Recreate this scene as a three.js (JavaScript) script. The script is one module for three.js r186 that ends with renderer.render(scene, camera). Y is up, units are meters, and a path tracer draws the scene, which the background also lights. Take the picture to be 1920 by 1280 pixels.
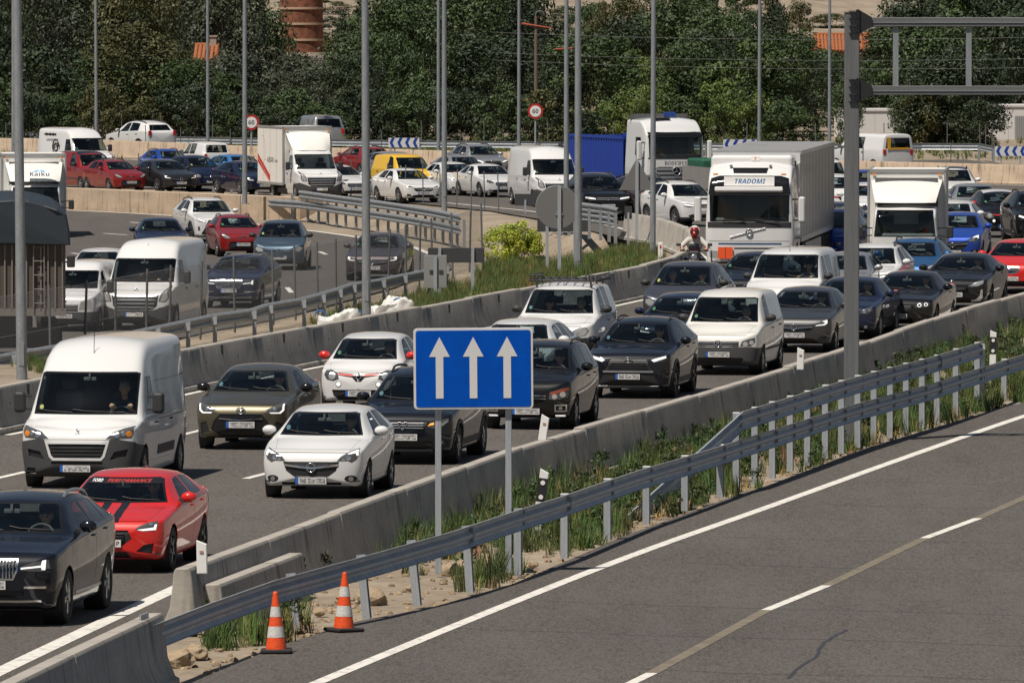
import * as THREE from 'three';
import { mergeGeometries, mergeVertices, toCreasedNormals } from 'three/addons/utils/BufferGeometryUtils.js';
import { RoundedBoxGeometry } from 'three/addons/geometries/RoundedBoxGeometry.js';
import { MarchingCubes } from 'three/addons/objects/MarchingCubes.js';

// ---------- camera: long lens from a footbridge over the near carriageway ----------
const scene = new THREE.Scene();
const camera = new THREE.PerspectiveCamera(4.312, 1.5015, 1, 4000);
camera.position.set(0, 8.7, 0);
camera.rotation.set(-0.041153, 0, 0);
camera.updateMatrixWorld();
// ---------- sky, sun, exposure ----------
const sunDir = new THREE.Vector3(-0.29, 0.88, 0.36).normalize();
const skyTex = (() => {                               // clear midday sky: deep overhead, paler and slightly warm towards the horizon, a soft aureole round the sun
  const w = 256, h = 128, d = new Float32Array(w * h * 4), v = new THREE.Vector3();
  for (let j = 0; j < h; j++) for (let i = 0; i < w; i++) {
    const el = ((j + 0.5) / h - 0.5) * Math.PI, az = ((i + 0.5) / w) * 2 * Math.PI - Math.PI; v.set(Math.cos(el) * Math.cos(az), Math.sin(el), Math.cos(el) * Math.sin(az));
    const t = Math.pow(1 - Math.max(0, v.y), 4.5), au = Math.pow(Math.max(0, v.dot(sunDir)), 24), k = (j * w + i) * 4, z = [0.060, 0.092, 0.150], o = [0.27, 0.30, 0.325];
    for (let c = 0; c < 3; c++) d[k + c] = z[c] + (o[c] - z[c]) * t + au * 0.30;
    d[k + 3] = 1;
  }
  const t = new THREE.DataTexture(d, w, h, THREE.RGBAFormat, THREE.FloatType); t.mapping = THREE.EquirectangularReflectionMapping; t.magFilter = THREE.LinearFilter; t.minFilter = THREE.LinearFilter; t.needsUpdate = true; return t;
})();
scene.background = skyTex; scene.environment = skyTex;
const sun = new THREE.DirectionalLight(0xfff5e8, 4.8);
sun.position.copy(sunDir).multiplyScalar(400).add(new THREE.Vector3(0, 0, -250));
sun.target.position.set(0, 0, -250);
sun.castShadow = true;
sun.shadow.mapSize.set(4096, 4096);
Object.assign(sun.shadow.camera, { left: -220, right: 220, top: 220, bottom: -220, near: 1, far: 900 });
scene.add(sun, sun.target);
const renderer = new THREE.WebGLRenderer({ antialias: true });
renderer.toneMapping = THREE.LinearToneMapping;
renderer.toneMappingExposure = 1.05;
renderer.shadowMap.enabled = true;

// ---------- helpers ----------
let seed = 20240611;
function rnd() { seed |= 0; seed = seed + 0x6D2B79F5 | 0; let t = Math.imul(seed ^ seed >>> 15, 1 | seed); t = t + Math.imul(t ^ t >>> 7, 61 | t) ^ t; return ((t ^ t >>> 14) >>> 0) / 4294967296; }
const rr = (a, b) => a + (b - a) * rnd();
const pick = (a) => a[Math.floor(rnd() * a.length)];
const taken = new Map();
function numbered(n) { const k = taken.get(n) ?? 0; taken.set(n, k + 1); return k ? n + '_' + String(k).padStart(3, '0') : n; }
function shade(o) { o.castShadow = true; o.receiveShadow = true; return o; }
function tag(o, label, category, group) { o.userData.label = label; o.userData.category = category; if (group) o.userData.group = group; return o; }
function thing(name, label, category, pos = [0, 0, 0], turn = 0, group) {
  const g = new THREE.Group(); g.name = numbered(name); g.position.set(...pos); g.rotation.y = turn; scene.add(g);
  return tag(g, label, category, group);
}
function part(parent, name, geo, mat) { const m = shade(new THREE.Mesh(geo, mat)); m.name = name; parent.add(m); return m; }
function solo(name, geo, mat, label, category, group) { const m = shade(new THREE.Mesh(geo, mat)); m.name = numbered(name); scene.add(m); return tag(m, label, category, group); }
function struct(name, geo, mat) { const m = shade(new THREE.Mesh(geo, mat)); m.name = numbered(name); m.userData.kind = 'structure'; scene.add(m); return m; }
function box(w, h, d, x = 0, y = 0, z = 0) { return new THREE.BoxGeometry(w, h, d).translate(x, y, z); }
function rbox(w, h, d, r, x = 0, y = 0, z = 0, seg = 2) { return new RoundedBoxGeometry(w, h, d, seg, r).translate(x, y, z); }
function cyl(r0, r1, h, n = 12, x = 0, y = 0, z = 0) { return new THREE.CylinderGeometry(r1, r0, h, n).translate(x, y + h / 2, z); }
function bar(a, b, r, n = 6) {            // round bar between two points
  const A = new THREE.Vector3(...a), B = new THREE.Vector3(...b), g = new THREE.CylinderGeometry(r, r, A.distanceTo(B), n);
  g.applyQuaternion(new THREE.Quaternion().setFromUnitVectors(new THREE.Vector3(0, 1, 0), B.clone().sub(A).normalize()));
  return g.translate((A.x + B.x) / 2, (A.y + B.y) / 2, (A.z + B.z) / 2);
}
function merge(list) { return mergeGeometries(list.map((g) => { const q = g.index ? g.toNonIndexed() : g; for (const k of Object.keys(q.attributes)) if (!['position', 'normal', 'uv'].includes(k)) q.deleteAttribute(k); if (!q.attributes.uv) q.setAttribute('uv', new THREE.BufferAttribute(new Float32Array(q.attributes.position.count * 2), 2)); return q; })); }
function pchip(pts) {                     // monotone cubic through [[t, v], ...]
  const n = pts.length, h = [], s = [], m = new Array(n).fill(0);
  for (let i = 0; i < n - 1; i++) { h[i] = pts[i + 1][0] - pts[i][0]; s[i] = (pts[i + 1][1] - pts[i][1]) / h[i]; }
  m[0] = s[0]; m[n - 1] = s[n - 2];
  for (let i = 1; i < n - 1; i++) m[i] = s[i - 1] * s[i] <= 0 ? 0 : 3 * (h[i - 1] + h[i]) / ((2 * h[i] + h[i - 1]) / s[i - 1] + (h[i] + 2 * h[i - 1]) / s[i]);
  return (t) => {
    if (t <= pts[0][0]) return pts[0][1]; if (t >= pts[n - 1][0]) return pts[n - 1][1];
    let i = 0; while (t > pts[i + 1][0]) i++;
    const u = (t - pts[i][0]) / h[i], a = pts[i][1], b = pts[i + 1][1];
    return a * (1 + 2 * u) * (1 - u) ** 2 + h[i] * m[i] * u * (1 - u) ** 2 + b * u * u * (3 - 2 * u) + h[i] * m[i + 1] * u * u * (u - 1);
  };
}
// value noise
const NP = new Uint8Array(512); { const p = [...Array(256).keys()]; for (let i = 255; i > 0; i--) { const j = Math.floor(rnd() * (i + 1)); [p[i], p[j]] = [p[j], p[i]]; } for (let i = 0; i < 512; i++) NP[i] = p[i & 255]; }
function vnoise(x, y, per = 256) {
  const xi = Math.floor(x), yi = Math.floor(y), fx = x - xi, fy = y - yi, u = fx * fx * (3 - 2 * fx), v = fy * fy * (3 - 2 * fy);
  const w = (a) => ((a % per) + per) % per, g = (a, b) => NP[NP[w(a) & 255] + (w(b) & 255)] / 255;
  return (g(xi, yi) * (1 - u) + g(xi + 1, yi) * u) * (1 - v) + (g(xi, yi + 1) * (1 - u) + g(xi + 1, yi + 1) * u) * v;
}
function fbm(x, y, per, oct = 4) { let s = 0, a = 0.5, t = 0; for (let i = 0; i < oct; i++) { s += a * vnoise(x, y, per); t += a; x *= 2; y *= 2; per *= 2; a *= 0.5; } return s / t; }
function dataTex(n, f, { srgb = false, rep = 1, m = n } = {}) {   // f(u, v, i) -> [r, g, b] 0..1 in linear terms when srgb is false
  const d = new Uint8Array(n * m * 4);
  for (let j = 0; j < m; j++) for (let i = 0; i < n; i++) { const c = f(i / n, j / m), k = (j * n + i) * 4; d[k] = c[0] * 255; d[k + 1] = c[1] * 255; d[k + 2] = c[2] * 255; d[k + 3] = 255; }
  const t = new THREE.DataTexture(d, n, m); t.wrapS = t.wrapT = THREE.RepeatWrapping; t.magFilter = THREE.LinearFilter; t.minFilter = THREE.LinearMipmapLinearFilter; t.generateMipmaps = true;
  if (srgb) t.colorSpace = THREE.SRGBColorSpace; t.repeat.set(rep, rep); t.needsUpdate = true; return t;
}
const lin = (r, g, b) => new THREE.Color().setRGB(r, g, b);
function mat(c, rough = 0.7, metal = 0, extra = {}) { return new THREE.MeshStandardMaterial({ color: c, roughness: rough, metalness: metal, ...extra }); }
// triangulate a polygon with short edges: returns { P: [[x, y], ...], T: [[a, b, c], ...], loop: n } (first n points are the outline, densified)
function meshPoly(poly, maxE, holes = []) {
  const dens = (pl) => { const o = []; pl.forEach((p, i) => { const q = pl[(i + 1) % pl.length], k = Math.max(1, Math.ceil(Math.hypot(q[0] - p[0], q[1] - p[1]) / maxE)); for (let j = 0; j < k; j++) o.push([p[0] + (q[0] - p[0]) * j / k, p[1] + (q[1] - p[1]) * j / k]); }); return o; };
  let o = dens(poly); if (THREE.ShapeUtils.isClockWise(o.map((p) => new THREE.Vector2(...p)))) o.reverse();
  const hs = holes.map((h) => { const d = dens(h); if (!THREE.ShapeUtils.isClockWise(d.map((p) => new THREE.Vector2(...p)))) d.reverse(); return d; });
  let T = THREE.ShapeUtils.triangulateShape(o.map((p) => new THREE.Vector2(...p)), hs.map((h) => h.map((p) => new THREE.Vector2(...p))));
  const P = [...o, ...hs.flat()], loops = []; let at = 0; for (const l of [o, ...hs]) { loops.push([at, l.length]); at += l.length; }
  const lim = maxE * 1.5;
  for (let it = 0; it < 12; it++) {
    const mid = new Map(); let any = false;
    const key = (a, b) => a < b ? a * 1e6 + b : b * 1e6 + a;
    const bnd = new Set(); for (const [s, n] of loops) for (let i = 0; i < n; i++) bnd.add(key(s + i, s + (i + 1) % n));
    const M = (a, b) => { const k = key(a, b); if (bnd.has(k)) return -1; if (mid.has(k)) return mid.get(k); const L = Math.hypot(P[a][0] - P[b][0], P[a][1] - P[b][1]); let r = -1; if (L > lim) { r = P.length; P.push([(P[a][0] + P[b][0]) / 2, (P[a][1] + P[b][1]) / 2]); any = true; } mid.set(k, r); return r; };
    const N = [];
    for (const [a, b, c] of T) {
      const ab = M(a, b), bc = M(b, c), ca = M(c, a), k = (ab >= 0) + (bc >= 0) + (ca >= 0);
      if (k === 0) N.push([a, b, c]);
      else if (k === 3) N.push([a, ab, ca], [ab, b, bc], [ca, bc, c], [ab, bc, ca]);
      else { let [p, q, r, pq, qr, rp] = [a, b, c, ab, bc, ca];
        if (k === 1) { while (pq < 0) [p, q, r, pq, qr, rp] = [q, r, p, qr, rp, pq]; N.push([p, pq, r], [pq, q, r]); }
        else { while (rp >= 0) [p, q, r, pq, qr, rp] = [q, r, p, qr, rp, pq]; N.push([pq, q, qr], [p, pq, qr], [p, qr, r]); } }
    }
    T = N; if (!any) break;
  }
  return { P, T, loops };
}
// ---------- surface textures (colour grain only) ----------
const texAsphalt = dataTex(512, (u, v) => {
  const g = rnd(), f = fbm(u * 8, v * 8, 8, 4), c = fbm(u * 128, v * 128, 128, 2);
  const s = 0.62 + 0.18 * (f - 0.5) + 0.42 * (c - 0.5) + (g > 0.9 ? 0.30 : g < 0.2 ? -0.22 : 0);
  return [s, s * 0.975, s * 0.95];
});
const texDirt = dataTex(512, (u, v) => {
  const f = fbm(u * 6, v * 6, 6, 5), c = fbm(u * 70 + 3, v * 70, 70, 2), g = rnd();
  const s = 0.62 + 0.4 * (f - 0.5) + 0.3 * (c - 0.5) + (g > 0.93 ? 0.2 : 0);
  return [Math.min(1, s), Math.min(1, s * (0.87 + 0.05 * f)), Math.min(1, s * (0.70 + 0.08 * f))];
});
const texConcrete = dataTex(1024, (u, v) => {         // u along the wall (8 m), v up
  const f = fbm(u * 10, v * 6, 10, 4), c = fbm(u * 120, v * 60, 120, 2), st = fbm(u * 90 + 7, v * 2, 90, 2), run = Math.max(0, st - 0.6) * 1.5 * (0.35 + fbm(u * 14, v * 3 + 9, 14, 2));
  const s = Math.max(0.08, 0.74 + 0.28 * (f - 0.5) + 0.16 * (c - 0.5) - run);
  return [s, s * 0.965, s * 0.90];
}, { m: 256 });
const texGalv = dataTex(256, (u, v) => { const f = fbm(u * 24, v * 24, 24, 3), g = fbm(u * 5, v * 5, 5, 2), s = 0.7 + 0.3 * (f - 0.5) + 0.2 * (g - 0.5); return [s * 0.97, s, s * 1.02 > 1 ? 1 : s * 1.02]; });
const texPaintRoad = dataTex(256, (u, v) => { const f = fbm(u * 20, v * 20, 20, 4), g = rnd(), s = 0.86 + 0.2 * (f - 0.5) - (f < 0.33 ? 0.25 : 0) - (g < 0.06 ? 0.15 : 0); return [s, s * 0.985, s * 0.95]; });
const texBump = dataTex(256, () => { const g = rnd(); return [g, g, g]; });
const M = {
  asphalt: mat(lin(0.150, 0.137, 0.124), 0.9, 0, { map: texAsphalt, bumpMap: texBump, bumpScale: 0.004, vertexColors: true }),
  asphaltOld: mat(lin(0.142, 0.130, 0.119), 0.92, 0, { map: texAsphalt, bumpMap: texBump, bumpScale: 0.004, vertexColors: true }),
  dirt: mat(lin(0.42, 0.385, 0.345), 1, 0, { map: texDirt }),
  concrete: mat(lin(0.50, 0.48, 0.455), 0.92, 0, { map: texConcrete }),
  concreteTan: mat(lin(0.62, 0.50, 0.39), 0.95, 0, { map: texConcrete }),
  galv: mat(lin(0.60, 0.63, 0.66), 0.48, 0.35, { map: texGalv }),
  galvDull: mat(lin(0.40, 0.42, 0.44), 0.6, 0.35, { map: texGalv }),
  steelDark: mat(lin(0.23, 0.235, 0.235), 0.65, 0.3, { map: texGalv }),
  lineWhite: mat(lin(0.78, 0.77, 0.74), 0.8, 0, { map: texPaintRoad }),
  white: mat(lin(0.78, 0.78, 0.76), 0.5),
  black: mat(lin(0.02, 0.02, 0.022), 0.5),
  rubber: mat(lin(0.022, 0.022, 0.023), 0.9),
  plastic: mat(lin(0.030, 0.031, 0.033), 0.6),
  plasticGrey: mat(lin(0.055, 0.056, 0.058), 0.65),
  gloss: mat(lin(0.012, 0.012, 0.013), 0.18),
  chrome: mat(lin(0.78, 0.78, 0.78), 0.16, 1),
  silver: mat(lin(0.50, 0.51, 0.52), 0.35, 0.8),
  lamp: mat(lin(0.10, 0.105, 0.11), 0.08, 0.2),
  lampClear: mat(lin(0.62, 0.63, 0.62), 0.14, 0.55),
  lampReflector: mat(lin(0.55, 0.56, 0.58), 0.14, 0.85),
  drl: mat(lin(0.9, 0.9, 0.88), 0.3, 0, { emissive: lin(1, 0.98, 0.94), emissiveIntensity: 0.55 }),
  amber: mat(lin(0.75, 0.25, 0.03), 0.25),
  amberLit: mat(lin(0.8, 0.3, 0.05), 0.3, 0, { emissive: lin(1, 0.42, 0.08), emissiveIntensity: 0.9 }),
  redLamp: mat(lin(0.45, 0.02, 0.015), 0.2),
  seat: mat(lin(0.065, 0.066, 0.07), 0.9),
  trim: mat(lin(0.10, 0.103, 0.105), 0.85),
  liner: mat(lin(0.34, 0.335, 0.32), 0.95),
  rim: mat(lin(0.42, 0.43, 0.44), 0.3, 0.85),
  rimDark: mat(lin(0.05, 0.05, 0.055), 0.35, 0.6),
  skin: mat(lin(0.50, 0.28, 0.19), 0.6),
  glass: new THREE.MeshPhysicalMaterial({ color: lin(0.82, 0.93, 0.91), roughness: 0.03, transmission: 1, thickness: 0, ior: 1.5, side: THREE.DoubleSide }),
  glassDark: new THREE.MeshPhysicalMaterial({ color: lin(0.34, 0.40, 0.41), roughness: 0.03, transmission: 1, thickness: 0, ior: 1.5, side: THREE.DoubleSide }),
  orange: mat(lin(0.90, 0.105, 0.02), 0.5, 0, { map: texPaintRoad }),
  retroClean: mat(lin(0.62, 0.62, 0.62), 0.7),
  retro: mat(lin(0.68, 0.68, 0.68), 0.6, 0, { map: texPaintRoad }),
};
const texFlake = dataTex(128, () => { const g = rnd(), s = 0.92 + 0.08 * g; return [s, s, s]; });
function paint(r, g, b, metal = 0, rough = 0.42) { return new THREE.MeshPhysicalMaterial({ color: lin(r, g, b), roughness: rough, metalness: metal, clearcoat: 1, clearcoatRoughness: 0.05, specularIntensity: r + g + b < 0.12 ? 0.15 : 0.5 }); }
const PT = {
  white: paint(0.68, 0.685, 0.68), whiteB: paint(0.64, 0.65, 0.65), cream: paint(0.70, 0.69, 0.65),
  red: paint(0.62, 0.018, 0.014), redDark: paint(0.26, 0.013, 0.014, 0.2), black: paint(0.007, 0.007, 0.008), blackBlue: paint(0.006, 0.008, 0.014),
  navy: paint(0.010, 0.015, 0.042), blue: paint(0.012, 0.06, 0.36, 0.25), blueMid: paint(0.02, 0.10, 0.26, 0.4), blueLight: paint(0.03, 0.20, 0.50, 0.2),
  graphite: paint(0.065, 0.066, 0.068, 0.6), slate: paint(0.085, 0.088, 0.105, 0.6), bronze: paint(0.125, 0.112, 0.075, 0.7, 0.38), silver: paint(0.42, 0.43, 0.44, 0.7), brown: paint(0.075, 0.062, 0.066, 0.4),
  steelBlue: paint(0.075, 0.11, 0.15, 0.6), yellow: paint(0.76, 0.46, 0.02), darkGrey: paint(0.035, 0.036, 0.040, 0.5), green: paint(0.02, 0.13, 0.07),
};
const plateCache = new Map();
function plateMat(text, blurred = true) {            // registration plates are unreadable blocks in the photograph, apart from a few letters
  const k = text + blurred; if (plateCache.has(k)) return plateCache.get(k);
  const c = document.createElement('canvas'); c.width = 208; c.height = 44; const x = c.getContext('2d');
  x.fillStyle = '#dcdcd8'; x.fillRect(0, 0, 208, 44);
  x.fillStyle = '#2a62b8'; x.fillRect(0, 0, 20, 44);
  if (blurred) for (let i = 0; i < 12; i++) for (let j = 0; j < 3; j++) { const g = Math.floor(rr(118, 205)); x.fillStyle = `rgb(${g},${g},${g})`; x.fillRect(28 + i * 14.5, 5 + j * 11.5, 14.5, 11.5); }
  else { x.fillStyle = '#202020'; x.font = 'bold 38px sans-serif'; x.textAlign = 'right'; x.fillText(text, 200, 36); }
  const t = new THREE.CanvasTexture(c); t.colorSpace = THREE.SRGBColorSpace;
  const m = mat(0xffffff, 0.5, 0, { map: t }); plateCache.set(k, m); return m;
}
function textMat(w, h, draw, rough = 0.5) { const c = document.createElement('canvas'); c.width = w; c.height = h; draw(c.getContext('2d'), w, h); const t = new THREE.CanvasTexture(c); t.colorSpace = THREE.SRGBColorSpace; return mat(0xffffff, rough, 0, { map: t }); }
const LAY = {"D": [[-4.62, -118.64], [-3.56, -125.94], [-2.43, -133.84], [-1.33, -141.28], [-0.11, -149.59], [1.77, -159.81], [3.91, -171.91], [6.35, -186.0], [9.35, -204.84], [12.57, -222.43], [15.78, -239.37]], "C": [[-10.15, -168.96], [-9.69, -171.31], [-8.43, -179.0], [-6.71, -188.85], [-4.72, -199.04], [-2.01, -213.12], [0.53, -226.17], [2.52, -236.84], [3.65, -243.31], [4.35, -250.75], [4.81, -259.56], [5.02, -266.58], [5.03, -274.0], [4.78, -280.23], [4.37, -285.83], [3.95, -291.6], [3.47, -294.57]], "F": [[-28.27, -444.92], [-24.91, -441.11], [-18.11, -433.69], [-14.22, -424.18], [-3.8, -411.76], [0.96, -406.35], [7.96, -397.99], [15.89, -388.0], [21.54, -381.31], [24.76, -375.75]], "J": [[-29.08, -466.38], [-24.77, -462.2], [-18.32, -450.1], [-16.45, -448.79], [-8.56, -441.11], [0.0, -436.14], [8.14, -432.48], [14.67, -430.08], [18.77, -431.27], [21.62, -432.48], [22.59, -423.02]], "Ain": [[-23.61, -382.25], [-21.54, -381.31], [-16.71, -376.66], [-13.71, -373.93], [-8.96, -366.83], [-5.46, -356.68], [-2.65, -347.07], [-0.8, -338.61], [1.14, -322.54], [2.53, -307.11], [3.47, -294.57]], "dashA": [[[-8.89, -153.97], [-8.53, -156.25]], [[-4.56, -153.81], [-4.23, -156.08]], [[-8.16, -161.03], [-7.88, -163.16]], [[1.79, -217.51], [2.07, -219.45]], [[15.18, -283.45], [15.3, -278.12]]], "G": [[-22.64, -369.96], [-20.8, -368.31], [-18.04, -365.85], [-14.39, -360.25], [-11.3, -355.59], [-8.57, -351.05], [-7.41, -349.56]], "Bout": [[-22.54, -368.31], [-20.71, -366.67], [-17.92, -363.43], [-15.21, -359.08], [-12.9, -354.06], [-10.38, -345.89], [-7.88, -336.7], [-6.02, -328.97], [-3.7, -317.25], [-2.89, -308.93], [-2.12, -299.93], [-1.91, -294.56], [-2.08, -290.41], [-2.82, -284.88], [-3.68, -274.44], [-6.16, -253.33], [-7.01, -247.99], [-8.01, -242.87], [-8.68, -238.3], [-10.22, -228.38], [-12.18, -215.52], [-13.03, -208.69]], "K": [[-11.92, -358.69], [-10.99, -356.36], [-9.71, -351.8], [-8.15, -348.08], [-6.2, -338.78], [-4.58, -331.29], [-3.63, -326.04], [-2.64, -320.34], [-1.75, -313.63]], "M": [[-12.33, -205.24], [-11.2, -211.36], [-9.99, -217.57], [-8.76, -225.4], [-8.02, -230.18], [-7.49, -233.81], [-6.87, -235.84], [-6.41, -240.72], [-5.86, -242.87], [-5.35, -246.92], [-4.92, -251.11], [-4.5, -255.84], [-3.64, -259.92], [-3.25, -262.85], [-2.82, -264.99], [-2.53, -267.16], [-2.07, -270.71]], "fence": [[-12.56, -209.19], [-11.09, -217.57], [-10.45, -221.12], [-9.86, -225.09], [-9.27, -229.21], [-8.79, -232.15], [-8.11, -235.5], [-7.35, -240.01], [-6.46, -245.06], [-5.94, -248.43], [-5.4, -251.88], [-4.95, -255.04], [-4.47, -258.27], [-3.62, -264.13], [-3.13, -268.48], [-2.79, -272.07], [-2.43, -275.75], [-1.84, -281.46], [-1.35, -287.42], [-0.95, -292.57]], "nearline": [[-3.01, -106.22], [-2.37, -110.2], [0.0, -124.14], [1.91, -134.82], [4.13, -146.18], [6.79, -159.98], [9.95, -175.91], [12.35, -187.17]], "dash": [[0.88, -106.84], [1.73, -111.71], [3.45, -122.69], [4.44, -127.58], [6.31, -138.23], [7.38, -143.2], [9.59, -155.1]], "edge": [[-4.45, -106.22], [-3.8, -111.03], [-2.92, -116.66], [-2.06, -120.68], [-1.11, -123.2], [0.0, -127.91], [0.98, -134.08], [1.64, -138.36], [3.53, -148.54], [4.31, -152.38], [6.45, -164.44], [9.43, -178.14], [10.27, -181.65], [12.41, -191.55]], "N": [[-4.35, -109.38], [-4.04, -111.45], [-3.52, -114.67], [-2.7, -118.83], [-1.82, -121.08], [-1.17, -123.51], [-0.46, -126.16], [0.21, -129.94], [0.9, -133.47], [1.58, -137.84], [2.23, -141.69], [2.9, -145.17], [3.55, -148.84], [3.86, -150.66], [4.22, -152.53], [4.57, -154.45], [4.94, -156.58], [5.3, -158.43], [5.69, -160.68], [6.04, -162.44], [6.41, -164.44], [6.77, -166.1], [7.14, -167.8], [7.51, -169.54], [7.89, -171.31], [8.26, -173.12], [8.76, -176.01], [9.33, -179.0], [10.08, -183.0], [11.08, -188.13], [12.52, -195.09]], "wline": [[-6.59, -109.55], [-6.34, -112.05], [-4.9, -125.41], [-3.82, -134.94]], "E": [[-5.83, -96.98], [-5.38, -101.25], [-4.87, -105.84], [-4.36, -110.37]]} ;
// ---------- terrain, roads, markings ----------
const B_Y = -1.0;                                     // the slip road lies a metre lower
function hMain(z) { const Z = -z; return Z < 285 ? 0 : Z > 345 ? -0.4 : -0.4 * (Z - 285) / 60; }
const polyB = [...LAY.Bout.map((p) => [p[0], p[1]]), [-40, -190], [-40, -375]];
function inPoly(p, x, z) { let c = false; for (let i = 0, j = p.length - 1; i < p.length; j = i++) if ((p[i][1] > z) !== (p[j][1] > z) && x < (p[j][0] - p[i][0]) * (z - p[i][1]) / (p[j][1] - p[i][1]) + p[i][0]) c = !c; return c; }
function distPoly(p, x, z, closed = true) { let b = 1e9; for (let i = 0; i < p.length - (closed ? 0 : 1); i++) { const a = p[i], c = p[(i + 1) % p.length], dx = c[0] - a[0], dz = c[1] - a[1], t = Math.max(0, Math.min(1, ((x - a[0]) * dx + (z - a[1]) * dz) / (dx * dx + dz * dz))); b = Math.min(b, Math.hypot(x - a[0] - t * dx, z - a[1] - t * dz)); } return b; }
const polyMain = [...LAY.D, [60, -300], [60, -330], ...LAY.F.slice().reverse(), ...LAY.Ain.slice(0, -1), ...LAY.C.slice().reverse(), [-16, -150], [-14, -60], [-16, -60], [-7.5, -60], [-6, -95], [-6.2, -108]];
const sm = (a, b, x) => { const t = Math.max(0, Math.min(1, (x - a) / (b - a))); return t * t * (3 - 2 * t); };
function hLand(x, z) {
  const Z = -z; let h = hMain(z) - 0.05;
  if (Z > 195 && Z < 380 && x < 8) { const inB = inPoly(polyB, x, z), d = inB ? 0 : distPoly(polyB, x, z); const near = Z < 300; h = Math.min(h, h + (B_Y - 0.05 - h) * (1 - sm(3.0, near ? 8 : 4.3, d))); }
  if (Z > 455) { h += 0.4 * sm(455, 480, Z); const t = Math.max(0, Z - 560); h += (1 - sm(75, 170, Math.abs(x))) * 0.00019 * t * t * (0.75 + 0.5 * fbm(x / 60 + 5, z / 60, 256, 3)) + 1.6 * (fbm(x / 30, z / 30, 256, 3) - 0.5) * sm(520, 620, Z); }
  return h;
}
{
  const xs = [], zs = []; for (let x = -34; x <= 34; x += 0.8) xs.push(x); for (let k = 1; k < 26; k++) { xs.push(34 + k * k * 0.55 + k); xs.unshift(-34 - k * k * 0.55 - k); }
  for (let z = 1400; z > 40; z -= 80) zs.push(z); for (let z = 40; z > -90; z -= 10) zs.push(z); for (let z = -90; z > -460; z -= 1.6) zs.push(z); for (let z = -460, s = 4; z > -1700; z -= s, s *= 1.025) zs.push(z);
  const P = [], U = [], I = [], n = xs.length;
  for (const z of zs) for (const x of xs) { P.push(x, hLand(x, z) + (Math.abs(x) < 40 && z < -90 && z > -460 ? 0.03 * (vnoise(x * 1.3, z * 0.7) - 0.5) : 0), z); U.push(x / 7 + 0.9 * fbm(x / 20, z / 20, 256, 2), z / 7 + 0.9 * fbm(x / 20 + 40, z / 20, 256, 2)); }
  for (let j = 0; j < zs.length - 1; j++) for (let i = 0; i < n - 1; i++) { const a = j * n + i; I.push(a, a + 1, a + n, a + 1, a + n + 1, a + n); }
  const g = new THREE.BufferGeometry(); g.setAttribute('position', new THREE.Float32BufferAttribute(P, 3)); g.setAttribute('uv', new THREE.Float32BufferAttribute(U, 2)); g.setIndex(I); g.computeVertexNormals();
  if (g.attributes.normal.getY(n * 20 + 30) < 0) { const ix = g.index.array; for (let i = 0; i < ix.length; i += 3) { const t = ix[i]; ix[i] = ix[i + 1]; ix[i + 1] = t; } g.computeVertexNormals(); }
  struct('ground', g, M.dirt);
}
function sheet(poly, y, maxE = 1.6, uvS = 4) {          // flat or gently falling road sheet; y is a number or a function of z
  const m = meshPoly(poly, maxE), P = [], U = [], I = [], C = [];
  for (const [x, z] of m.P) { const c = 0.80 + 0.26 * fbm(x / 1.6, z / 7, 256, 3) + 0.14 * fbm(x / 9 + 31, z / 30, 256, 2); C.push(c, c * 0.995, c * 0.985); P.push(x, typeof y === 'function' ? y(z) : y, z); U.push(x / uvS, z / (uvS * 6)); }
  for (const [a, b, c] of m.T) I.push(a, c, b);
  const g = new THREE.BufferGeometry(); g.setAttribute('position', new THREE.Float32BufferAttribute(P, 3)); g.setAttribute('uv', new THREE.Float32BufferAttribute(U, 2)); g.setAttribute('color', new THREE.Float32BufferAttribute(C, 3)); g.setIndex(I); g.computeVertexNormals();
  if (g.attributes.normal.getY(0) < 0) { const ix = g.index.array; for (let i = 0; i < ix.length; i += 3) { const t = ix[i]; ix[i] = ix[i + 1]; ix[i + 1] = t; } g.computeVertexNormals(); }
  return g;
}
struct('main_road', sheet(polyMain, hMain), M.asphalt);
struct('slip_road', sheet(polyB, B_Y), M.asphaltOld);
struct('near_road', sheet([...LAY.edge, [34, -230], [34, -60], [10, 60], [-14, 60], [-6, -60], [-5.5, -98]], 0.0, 1.8), M.asphaltOld);
struct('frontage_road', sheet([...LAY.F.map(([x, z]) => [x, z - 1.2]), [40, -372], [40, -398], ...LAY.J.slice().reverse().map(([x, z]) => [x, z + 1.5])], -0.39), M.asphaltOld);
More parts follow.
